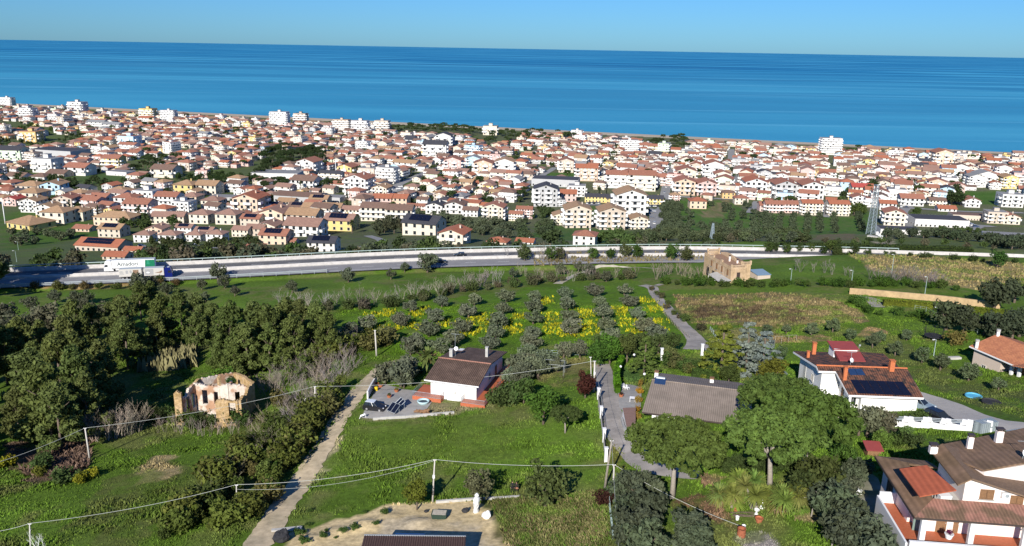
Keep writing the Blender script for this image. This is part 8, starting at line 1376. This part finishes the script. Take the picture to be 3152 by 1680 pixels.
for c, x, y, lab in (('s', 553, 230, 'white globe garden lamp at the lawn corner'), ('s', 400, 370, 'white globe garden lamp beside the bright hedge'), ('s', 668, 460, 'white globe garden lamp at the bungalow corner')): o = empty('garden_lamp', G(c, x, y), 0, lab, 'garden lamp', 'garden lamps'); mb = MB(); mb.tube([(0, 0, 0), (0, 0, 1.9)], .04, 6); mb.build('post', MT['blackmetal'], o); mb = MB(); mb.ball((0, 0, 2.1), .24, 0, 10, 7); mb.build('globe', MT['plasticw'], o, smooth=True)
# ---------------------------------------------------------------- yard of the brown roofed house
def tilted_panel(p, rz, label):
    o = empty('solar_panel_stand', p, rz, label, 'solar panel'); o.scale = (.85, .85, .85); mb = MB(); slab(mb, [(-1.1, -.85, .55), (1.1, -.85, .55), (1.1, .75, 1.75), (-1.1, .75, 1.75)], .06); mb.build('panel', MT['pv'], o); mb = MB()
    for a, b in (((-1.1, -.87, .53), (1.1, -.87, .53)), ((-1.1, .77, 1.77), (1.1, .77, 1.77)), ((-1.12, -.85, .54), (-1.12, .75, 1.76)), ((1.12, -.85, .54), (1.12, .75, 1.76)), ((0, -.85, .6), (0, .75, 1.82)), ((-.9, .6, 0), (-.9, .6, 1.65)), ((.9, .6, 0), (.9, .6, 1.65)), ((-.9, -.8, 0), (-.9, -.8, .55)), ((.9, -.8, 0), (.9, -.8, .55))): mb.tube([a, b], .04, 4)
    mb.build('frame', MT['metal'], o)
tilted_panel(G('a', 550, 1180), rad(-38), 'large tilted solar panel on a stand in the concrete yard'); tilted_panel(G('a', 640, 1110), rad(-60), 'second tilted solar panel behind the first in the yard')
o = empty('paddling_pool', G('a', 995, 1040), 0, 'round pale blue tub with dark contents on the concrete yard', 'paddling pool'); mb = MB(); mb._lathe([(.75, .0), (.95, .25), (1.1, .55), (.98, .62), (.8, .4), (.7, .22)], (0, 0, 0), 20, 0); mb.build('rim', mat('pale_blue_plastic', (.42, .58, .60), .5), o, smooth=True); mb = MB(); mb._lathe([(.82, .34), (.4, .42), (.01, .40)], (0, 0, 0), 16, 0); mb.build('contents', mat('dark_heap', (.05, .07, .09), .8, .5, 5), o)
def pot(p, r, h, label, mt='terracotta', plant=None):
    o = empty('flower_pot', p, 0, label, 'flower pot'); mb = MB(); mb._lathe([(r * .65, 0), (r, h * .9), (r * 1.08, h * .9), (r * 1.08, h), (r * .85, h), (r * .8, h * .75), (.01, h * .75)], (0, 0, 0), 14, 0); mb.build('pot', MT[mt], o, smooth=False)
    if plant: f = new_obj('plant', KIND[('bush', 0)][1], o, (0, 0, h * .8), None, plant); f.scale = (r * .5,) * 3
for c, x, y, r, lab, pl in (('a', 285, 780, .5, 'big orange pot against the white yard wall', None), ('a', 350, 795, .45, 'orange pot beside the garden steps', (.06, .1, .03)), ('a', 480, 955, .4, 'stone planter ring in the middle of the yard', (.08, .1, .04)), ('a', 590, 870, .4, 'potted yellowish plant at the edge of the yard', (.2, .2, .05)), ('q', 820, 265, .4, 'terracotta planter at the end of the bright hedge', (.05, .03, .02)), ('r', 855, 975, .45, 'rusty pot on the lawn below the yuccas', None), ('r', 462, 800, .3, 'small terracotta pot beside the woodpile', None), ('c', 1010, 1285, .4, 'planter of purple flowers on the white parapet', (.14, .02, .07))): pot(G(c, x, y) if c != 'c' else pz('c', 1010, 1290, 86.95), r, r * 1.3, lab, 'terracotta' if c != 'c' else 'soffit', pl)
mb = MB(); mb.tube([(0, 0, 0), (0, 0, .75), (0, 0, .8)], [.33, .33, .25], 12); tag(mb.build('gas_bottle', mat('yellow_plastic', (.72, .50, .02), .5), None, G('a', 285, 850)), 'bright yellow container beside the orange pots', 'container')
o = empty('log_heap', G('a', 980, 1205), 0, 'heap of dark brown logs at the yard edge', 'log heap'); R = random.Random(3)
for k in range(9): mb = MB(); a = R.uniform(0, 3.1); c_ = Vector((R.uniform(-.9, .9), R.uniform(-.35, .35), .25 + R.uniform(0, .6))); d = Vector((math.cos(a), math.sin(a) * .4, R.uniform(-.2, .5))) * .6; mb.tube([c_ - d, c_ + d], .17, 7); mb.build('log', MT['brownwood'], o)
mb = MB(); mb.tube([(-.5, 0, .5), (.3, .1, .8)], .16, 8); mb.tube([(-.5, 0, .5), (-.7, -.1, 0)], .05, 5); mb.tube([(.3, .1, .8), (.35, .3, 0)], .05, 5); tag(mb.build('planter_trough', MT['plasticw'], None, G('a', 95, 1270)), 'white plant trough at the yard corner near the meadow', 'planter')
car_o = None
# ---------------------------------------------------------------- bungalow terrace furniture
def ptable(p, rz, label):
    o = empty('garden_table', p, rz, label, 'table'); mb = MB(); mb.box((0, 0, .72), (1.15, .85, .05)); new_obj('tabletop', bevel(mb.mesh('tabletop', MT['plasticw']), .02, 1), o)
    for sx in (-1, 1):
        for sy in (-1, 1): mb = MB(); mb.tube([(sx * .48, sy * .34, .7), (sx * .5, sy * .36, 0)], .045, 5); mb.build('leg', MT['plasticw'], o)
def pchair(p, rz, label):
    o = empty('garden_chair', p, rz, label, 'chair', 'white garden chairs'); mb = MB(); mb.box((0, 0, .43), (.5, .5, .04)); mb.build('seat', MT['plasticw'], o); mb = MB(); mb.box((0, .26, .7), (.48, .04, .52)); mb.build('backrest', MT['plasticw'], o)
    for sx in (-1, 1):
        for sy in (-1, 1): mb = MB(); mb.tube([(sx * .22, sy * .22, .42), (sx * .25, sy * .25, 0)], .03, 5); mb.build('leg', MT['plasticw'], o)
ptable(G('q', 1050, 350), rad(-10), 'white plastic table on the terrace between hedge and bungalow'); pchair(G('q', 1120, 365), rad(-80), 'white plastic chair beside the white table')
for k, (x, y) in enumerate(((865, 105), (895, 120), (925, 130), (950, 120))): pchair(G('q', x, y), rad(20 + 30 * k), ['white garden chair nearest the bright hedge, in the stacked row', 'white garden chair second from the hedge', 'white garden chair third from the hedge', 'white garden chair farthest from the hedge in the row'][k])
vp = [G('q', x, y) for x, y in ((1190, 60), (1170, 200), (1150, 380), (1140, 560), (1130, 690))]
for k, q in enumerate(vp): o = new_obj('climbing_vine', KIND[('bush', k % 3)][1], None, q, k, (.36, .20, .02) if k % 2 else (.28, .19, .04)); o.scale = (.26, .5, .5); tag(o, uniq('orange flowered climber along the bungalow side wall', q), 'climber', 'orange climbers along the bungalow')
# ---------------------------------------------------------------- lower garden things
o = empty('oil_drum', G('r', 555, 1225), 0, 'rusty red brown barrel on ashy ground', 'barrel'); mb = MB(); mb._lathe([(.45, 0), (.45, .5), (.48, .52), (.45, .54), (.45, 1.05), (.48, 1.08), (.42, 1.08), (.42, .7), (.01, .7)], (0, 0, 0), 16, 0); mb.build('barrel', mat('rust', (.30, .10, .05), .9, .35, 5), o)
for x, y, lab in ((490, 935, 'white bucket at the end of the woodpile'), (598, 1085, 'white bucket beside the rusty barrel')): mb = MB(); mb._lathe([(.17, 0), (.22, .42), (.24, .45), (.19, .45), (.17, .1)], (0, 0, 0), 12, 0); tag(mb.build('bucket', MT['plasticw'], None, G('r', x, y)), lab, 'bucket')
mb = MB(); mb._lathe([(.25, 0), (.22, .08), (.1, .2), (.12, .4), (.32, .55), (.36, .65), (.3, .66), (.2, .58)], (0, 0, 0), 12, 0); tag(mb.build('garden_urn', MT['plasticw'], None, G('r', 812, 840)), 'white stone urn on the lawn beside the woodpile', 'urn')
o = empty('folded_parasol', G('r', 905, 775), 0, 'folded white parasol standing among the yuccas', 'parasol'); mb = MB(); mb.tube([(0, 0, 0), (0, 0, 2.2)], .03, 5); mb.build('pole', MT['metal'], o); mb = MB(); mb._lathe([(.33, .35), (.25, .9), (.14, 1.6), (.04, 2.15)], (0, 0, 0), 8, 0); mb.build('canopy', MT['plasticw'], o)
o = empty('woodpile', G('r', 630, 870), 0, 'pile of thin dark cut branches below the yuccas', 'woodpile'); R = random.Random(8)
for k in range(16): mb = MB(); y = R.uniform(-.5, .5); mb.tube([(-1.4 + R.uniform(-.3, .3), y, .08 + R.uniform(0, .35)), (1.3 + R.uniform(-.3, .4), y + R.uniform(-.25, .25), .08 + R.uniform(0, .35))], R.uniform(.015, .035), 4); mb.build('branch', MT['bark'], o)
def line_post(b, t, label):
    p = G(*b); d = Vector(ray(*t)); s = math.hypot(p.x, p.y) / math.hypot(d.x, d.y); h = max(1.8, min(4, CAM_H + d.z * s - p.z)); o = empty('washing_line_post', p, rad(-8), label, 'post', 'washing line posts'); mb = MB(); mb.tube([(0, 0, -.2), (.25, .1, h)], [.1, .07], 6); mb.build('post', MT['barkpale'], o); mb = MB(); mb.tube([(-1.0, 0, h * .72), (.95, .1, h * .68)], .045, 4); mb.build('crossbar', MT['barkpale'], o)
line_post(('r', 1740, 875), ('r', 1850, 460), 'leaning wooden washing line post with crossbar beside the third yucca clump'); line_post(('r', 2075, 1400), ('r', 2095, 1205), 'washing line post with crossbar at the lower edge by the dense olives')
q = G('L', 760, 730); o = empty('dog_kennel', q, rad(-5), 'small kennel with dark red roof below the white fence', 'kennel'); mb = MB(); mb.box((0, 0, .5), (1.7, 1.5, 1.1)); mb.build('wall', MT['brownwood'], o); mb = MB(); slab(mb, [(-1.1, -1.0, 1.05), (1.1, -1.0, 1.05), (1.1, 1.0, 1.5), (-1.1, 1.0, 1.5)], .08); mb.build('roof', MT['redmetal'], o)
pts = [pz('L', x, y, 82.6) for x, y in ((1480, 490), (1535, 515), (1655, 500), (1600, 468))]; ce = sum(pts, Vector()) / 4; ce.z = gz(ce.x, ce.y); o = empty('storage_container', ce, 0, 'grey corrugated storage box on the pale gravel forecourt', 'storage box'); P = [p - ce for p in pts]; mb = MB(); slab(mb, P, .1); mb.build('lid', MT['corr'], o); mb = MB(); mb.prism([(p.x * .97, p.y * .97) for p in P], -.3, P[0].z - .12); mb.build('wall', MT['corr'], o)
pts = [pz('L', x, y, 86.2) for x, y in ((1700, 560), (1940, 700), (1990, 640), (1800, 545))]; ce = sum(pts, Vector()) / 4; ce.z = gz(ce.x, ce.y); o = empty('lean_to', ce, 0, 'corrugated grey lean-to roof at the right edge behind the pink house', 'lean-to'); P = [p - ce for p in pts]; mb = MB(); slab(mb, P, .06); mb.build('roof', MT['corr'], o); mb = MB()
for p in P: mb.tube([(p.x * .93, p.y * .93, -.5), (p.x * .93, p.y * .93, p.z)], .08, 4)
mb.build('frame', MT['metal'], o)
def oval(c, x, y, r, mt, label, name): o = empty(name, G(c, x, y), 0, label, 'paddling pool'); mb = MB(); mb._lathe([(r, 0), (r * 1.06, .15), (r * .98, .3), (r * .88, .3), (r * .86, .12)], (0, 0, 0), 18, 0); mb.build('rim', mt, o, smooth=True); mb = MB(); mb._lathe([(r * .87, .12), (.01, .13)], (0, 0, 0), 18, 0); mb.build('bottom', mt, o)
oval('J', 1475, 1010, 1.3, mat('aqua_plastic', (.10, .38, .55), .4), 'flattened light blue paddling pool on the lawn', 'paddling_pool'); oval('J', 1600, 1052, 1.4, MT['felt'], 'black round tarpaulin on the lawn beside the blue pool', 'paddling_pool')
o = empty('trampoline', G('J', 1190, 605), 0, 'round trampoline with dark safety net on the right slope', 'trampoline'); mb = MB(); mb._lathe([(1.9, .8), (1.9, .9), (1.7, .92), (.01, .85)], (0, 0, 0), 18, 0); mb.build('mat', MT['felt'], o)
for k in range(6): a = k * math.pi / 3; mb = MB(); mb.tube([(1.95 * math.cos(a), 1.95 * math.sin(a), 0), (1.95 * math.cos(a), 1.95 * math.sin(a), 2.7)], .04, 5); mb.build('net_pole', MT['blackmetal'], o)
mb = MB()
for k in range(40):
    a = k * 2 * math.pi / 40; mb.tube([(1.95 * math.cos(a), 1.95 * math.sin(a), .9), (1.95 * math.cos(a), 1.95 * math.sin(a), 2.65)], .014, 3, cap=False)
for z in (1.3, 1.7, 2.1, 2.6): mb.tube([(1.95 * math.cos(k * math.pi / 10), 1.95 * math.sin(k * math.pi / 10), z) for k in range(21)], .014, 3, cap=False)
mb.build('net', MT['blackmetal'], o)
mb = MB(); mb.box((0, 0, .25), (2.4, .9, .5), .1); tag(new_obj('stone_bench', bevel(mb.mesh('stone_bench', MT['concrete']), .05, 1), None, G('t', 450, 940)), 'pale stone block beside the lawn olives near the beige house', 'stone block')
mb = MB(); mb.box((0, 0, .3), (.7, .7, .7)); tag(new_obj('white_crate', bevel(mb.mesh('white_crate', MT['plasticw']), .03, 1), None, G('L', 660, 1010)), 'white crate at the edge of the mossy side drive', 'crate')
q = pz('c', 955, 900, 88.8); mb = MB(); mb.box((0, 0, .45), (1.1, .7, .9)); mb.box((0, 0, .93), (1.2, .8, .06)); tag(new_obj('sink_cabinet', bevel(mb.mesh('sink_cabinet', MT['plasticw']), .02, 1), None, q), 'white cabinet on the roof terrace under the red canopy', 'cabinet')
o = empty('vine_pergola', G('I', 230, 850), rad(-10), 'thin metal pergola frame over the vine garden', 'pergola'); mb = MB()
for x, y in ((-2.2, -1.2), (2.2, -1.2), (2.2, 1.2), (-2.2, 1.2)): mb.tube([(x, y, 0), (x, y, 2.4)], .04, 4)
for a, b in (((-2.2, -1.2), (2.2, -1.2)), ((2.2, -1.2), (2.2, 1.2)), ((2.2, 1.2), (-2.2, 1.2)), ((-2.2, 1.2), (-2.2, -1.2))): mb.tube([(*a, 2.4), (*b, 2.4)], .035, 4)
mb.build('frame', MT['metal'], o)
for k, (x, y) in enumerate(((145, 900), (280, 920), (330, 840), (300, 880))): tree(('bareshrub', k % 3), G('I', x, y), 'gnarled leafless vine in the small garden plot', (.10, .075, .055), .5, group='bare vines in the garden plot')
tree(('bare', 1), G('F', 290, 1440), '', (.55, .53, .48), .55, label='white blossoming tree top at the lower left edge')
for k, (c, x, y, s, colr, lab) in enumerate((('f', 1020, 260, 1.5, (.09, .17, .022), 'bright green ivy mound growing on the back of the ruin'), ('f', 1290, 620, .9, (.15, .15, .045), 'yellowish shrub growing inside the ruin'), ('f', 1190, 330, .7, (.05, .11, .03), 'dark ivy inside the rear room of the ruin'))): q = pz(c, x, y, 70.2 if k != 1 else 68.6); o = new_obj('shrub', KIND[('bush', k)][1], None, q - Vector((0, 0, 1.2 * s)), k, colr); o.scale = (s, s, s * .8); tag(o, lab, 'bush')
for k, (c, x, y, s) in enumerate((('F', 10, 830, 1.0), ('F', 70, 810, .9), ('F', 570, 930, .8), ('F', 640, 900, .8))): tree(('bush', k % 3), G(c, x, y), 'yellow flowering bush at the rim of the brushwood', (.26, .25, .02), s * .8, group='yellow bushes by the brushwood')
# ---------------------------------------------------------------- sandy lot
o = empty('wrapped_statue', G('p', 170, 1215), 0, 'tall white statue wrapped in plastic film on the sandy lot', 'statue'); mb = MB(); mb._lathe([(.34, 0), (.36, .25), (.30, .6), (.33, 1.0), (.42, 1.5), (.46, 1.8), (.36, 2.1), (.24, 2.25), (.27, 2.5), (.15, 2.75), (.02, 2.8)], (0, 0, 0), 12, 0)
for i, v in enumerate(mb.v): mb.v[i] = (v[0] * (1 + .18 * math.sin(i * 2.3)) + .12 * v[2] / 2.8, v[1] * (1 + .18 * math.cos(i * 1.7)), v[2])
mb.build('plastic_film', mat('plastic_film', (.62, .63, .62), .25, .2, 4, .3), o)
def bag(p, s, mt, label, name): mb = MB(); mb.ball((0, 0, s * .45), (s * .7, s * .6, s * .5), 0, 12, 8); mb.ball((s * .25, s * .1, s * .8), (s * .35, s * .3, s * .3), 0, 10, 6); R = random.Random(int(s * 100)); mb.v = [(x * R.uniform(.88, 1.12), y * R.uniform(.88, 1.12), z * R.uniform(.9, 1.1)) for x, y, z in mb.v]; return tag(mb.build(name, mt, None, p), label, 'bag')
bag(G('p', 390, 1340), .9, MT['plasticw'], 'white bulk bag with dark opening on the sandy lot', 'bulk_bag'); bag(G('h', 2060, 130), .65, MT['felt'], 'black rubbish bag next to the wrapped statue', 'rubbish_bag'); bag(G('h', 90, 440), 1.5, MT['felt'], 'heap of black plastic sheeting at the dirt road', 'plastic_heap'); bag(G('h', 1640, 130), .4, MT['felt'], 'small black rubbish bag left of the green bin', 'rubbish_bag')
o = empty('rubble_skip', G('h', 1785, 185), rad(-3), 'dark green open skip filled with pale rubble', 'skip'); mb = MB(); mb.prism([(-.85, -.6), (.85, -.6), (.85, .6), (-.85, .6)], 0, .75); mb.v = [(x * (1 + .18 * (z > .1)), y * (1 + .18 * (z > .1)), z) for x, y, z in mb.v]; mb.build('tub', mat('dark_green_paint', (.03, .055, .04), .6), o)
mb = MB(); mb.box((0, 0, .765), (1.75, 1.2, .02)); mb.build('rubble', mat('rubble', (.42, .38, .30), .95, .3, 3), o)
mb = MB(); mb.prism([(-1.9, -.15), (1.9, -.4), (1.9, .35), (-1.9, .3)], -.3, .25); tag(mb.build('kerb_stone', MT['concrete'], None, G('h', 150, 320), rad(12)), 'pale concrete kerb at the corner of dirt road and sandy lot', 'kerb')
R = random.Random(12)
for k in range(16): x, y = R.uniform(250, 1300), R.uniform(120, 460); o = new_obj('weed', KIND[('bush', k % 3)][1], None, G('h', x, y), k, (.07, .12, .025)); s = R.uniform(.12, .34); o.scale = (s * 1.5, s * 1.2, s); tag(o, uniq('green weed tuft on the sandy lot', G('h', x, y)), 'weed', 'weeds on the sandy lot')
# ---------------------------------------------------------------- two people
def person(p, rz, label, H_=1.74, arm=.0, hair=True, step=.1):
    J = {}; V_ = []; E_ = []; Rr = []
    def add(n, x, y, z, r, par=None):
        J[n] = len(V_); V_.append((x, y, z)); Rr.append(r)
        if par: E_.append((J[par], J[n]))
    add('pel', 0, 0, .95, .15); add('waist', 0, 0, 1.10, .135, 'pel'); add('chest', 0, 0, 1.32, .16, 'waist'); add('neckb', 0, 0, 1.47, .075, 'chest'); add('neck', 0, -.01, 1.53, .055, 'neckb'); add('jaw', 0, -.03, 1.58, .075, 'neck'); add('head', 0, -.02, 1.66, .098, 'jaw'); add('crown', 0, 0, 1.73, .07, 'head'); add('nose', 0, -.115, 1.645, .016, 'head')
    for s, a in ((-1, 'l'), (1, 'r')):
        add(a + 'sh', s * .19, 0, 1.42, .07, 'chest'); add(a + 'el', s * (.25 + arm), .03, 1.15, .05, a + 'sh'); add(a + 'wr', s * (.25 + arm * .6), -.06, .91, .034, a + 'el'); add(a + 'pa', s * (.25 + arm * .6), -.08, .83, .04, a + 'wr')
        for k in range(4): add(a + 'f%d' % k, s * .25 + s * arm * .6, -.10 + k * .02, .765, .010, a + 'pa'); add(a + 'g%d' % k, s * .25 + s * arm * .6 - s * .015, -.115 + k * .018, .725 + .006 * abs(k - 1), .008, a + 'f%d' % k)
        add(a + 'th', s * .235 + s * arm * .6, -.13, .81, .011, a + 'wr')
        add(a + 'hip', s * .10, 0, .88, .115, 'pel'); add(a + 'kn', s * (.11 + step * .4), -.02, .48, .07, a + 'hip'); add(a + 'an', s * (.11 + step), .02, .09, .048, a + 'kn'); add(a + 'to', s * (.12 + step), -.15, .04, .042, a + 'an')
    me = bpy.data.meshes.new('person'); me.from_pydata(V_, E_, []); o = bpy.data.objects.new('person', me); COL.objects.link(o); md = o.modifiers.new('skin', 'SKIN'); md.use_smooth_shade = True
    for i, r in enumerate(Rr): me.skin_vertices[0].data[i].radius = (r, r); me.skin_vertices[0].data[i].use_root = (i == 0)
    o.modifiers.new('sub', 'SUBSURF').levels = 1; bpy.context.view_layer.update(); m2 = bpy.data.meshes.new_from_object(o.evaluated_get(bpy.context.evaluated_depsgraph_get())); bpy.data.objects.remove(o)
    m2.materials.clear(); m2.materials.append(MT['cloth']); m2.materials.append(MT['skin'])
    for f in m2.polygons: c = f.center; f.material_index = 1 if (c.z > 1.515 or (abs(c.x) > .19 and c.z < .9 and c.z > .68)) else 0
    o = new_obj('person', m2, None, p, rz); k = H_ / 1.8; o.scale = (k, k, k); tag(o, label, 'person', 'two people on the meadow')
    hb = MB(); hb.ball((0, .02, 1.70), (.105, .115, .10), 0, 12, 8); hb.build('hair', MT['hair'], o, smooth=True); sb = MB()
    for s in (-1, 1): sb.ball((s * .035, -.105, 1.675), .012)
    sb = None; return o
pa = G('p', 940, 800); pb = G('p', 1025, 805); person(pa, rad(8), 'person in black clothes standing with legs apart, left of the pair on the meadow', 1.78, .03, True, .08); person(pb, rad(-10), 'person in dark clothes with a brown bag at the hip, right of the pair', 1.7, .06, True, .03)
o = empty('shoulder_bag', pb + Vector((.05, -.2, .72)), 0, 'brown shoulder bag at the hip of the right person', 'bag'); mb = MB(); mb.box((0, 0, .12), (.32, .13, .26)); new_obj('bag_body', bevel(mb.mesh('bag_body', mat('brown_leather', (.30, .14, .08), .6)), .03, 2), o); mb = MB(); mb.tube([(-.12, 0, .22), (-.1, .05, .6), (.1, .12, .72)], .015, 4); mb.build('strap', MT['brownwood'], o)
# ---------------------------------------------------------------- parked cars in the town
CARP = [('C', 905, 650 + 0 * k, k) for k in range(0)]; R = random.Random(44)
for c, x, y, a in [('C', 640 + k * 14, 640, 80) for k in range(4)] + [('C', 480 + k * 16, 635, 80) for k in range(6)] + [('C', 905 + k * 14, 655, 80) for k in range(7)] + [('C', 925, 680, 10), ('C', 940, 690, 10), ('C', 938, 705, 10), ('C', 932, 742, 10), ('C', 948, 775, 95), ('C', 795, 808, 80), ('C', 812, 808, 80), ('C', 850, 812, 80), ('C', 905, 815, 80), ('C', 200, 768, 60), ('C', 215, 770, 60), ('C', 1030, 520, 100), ('C', 1018, 560, 100), ('C', 1075, 450, 100), ('C', 1505, 480, 95), ('D', 930, 655, 90), ('D', 965, 658, 90), ('D', 1000, 660, 90), ('D', 1470, 790, 20), ('D', 1490, 800, 20), ('D', 1455, 785, 20), ('D', 660, 650, 10), ('D', 1050, 820, 95), ('A', 1375, 1168, 10), ('A', 1000, 1170, 30), ('B', 950, 770, 30), ('B', 975, 760, 30), ('B', 930, 745, 30), ('B', 990, 745, 30)]:
    q = G(c, x, y); q.z += .2; colr = R.choice([(.6, .6, .6), (.02, .02, .022), (.3, .31, .33), (.55, .55, .54), (.04, .06, .12), (.12, .12, .13)]); car(q, TANG + rad(a), colr, uniq({.6: 'white', .02: 'black', .3: 'grey', .55: 'silver', .04: 'dark blue', .12: 'dark grey'}[colr[0]] + ' car parked in the town', q), 4.1, 1.75, 1.5, small=True, group='cars parked in the town', name='parked_car')
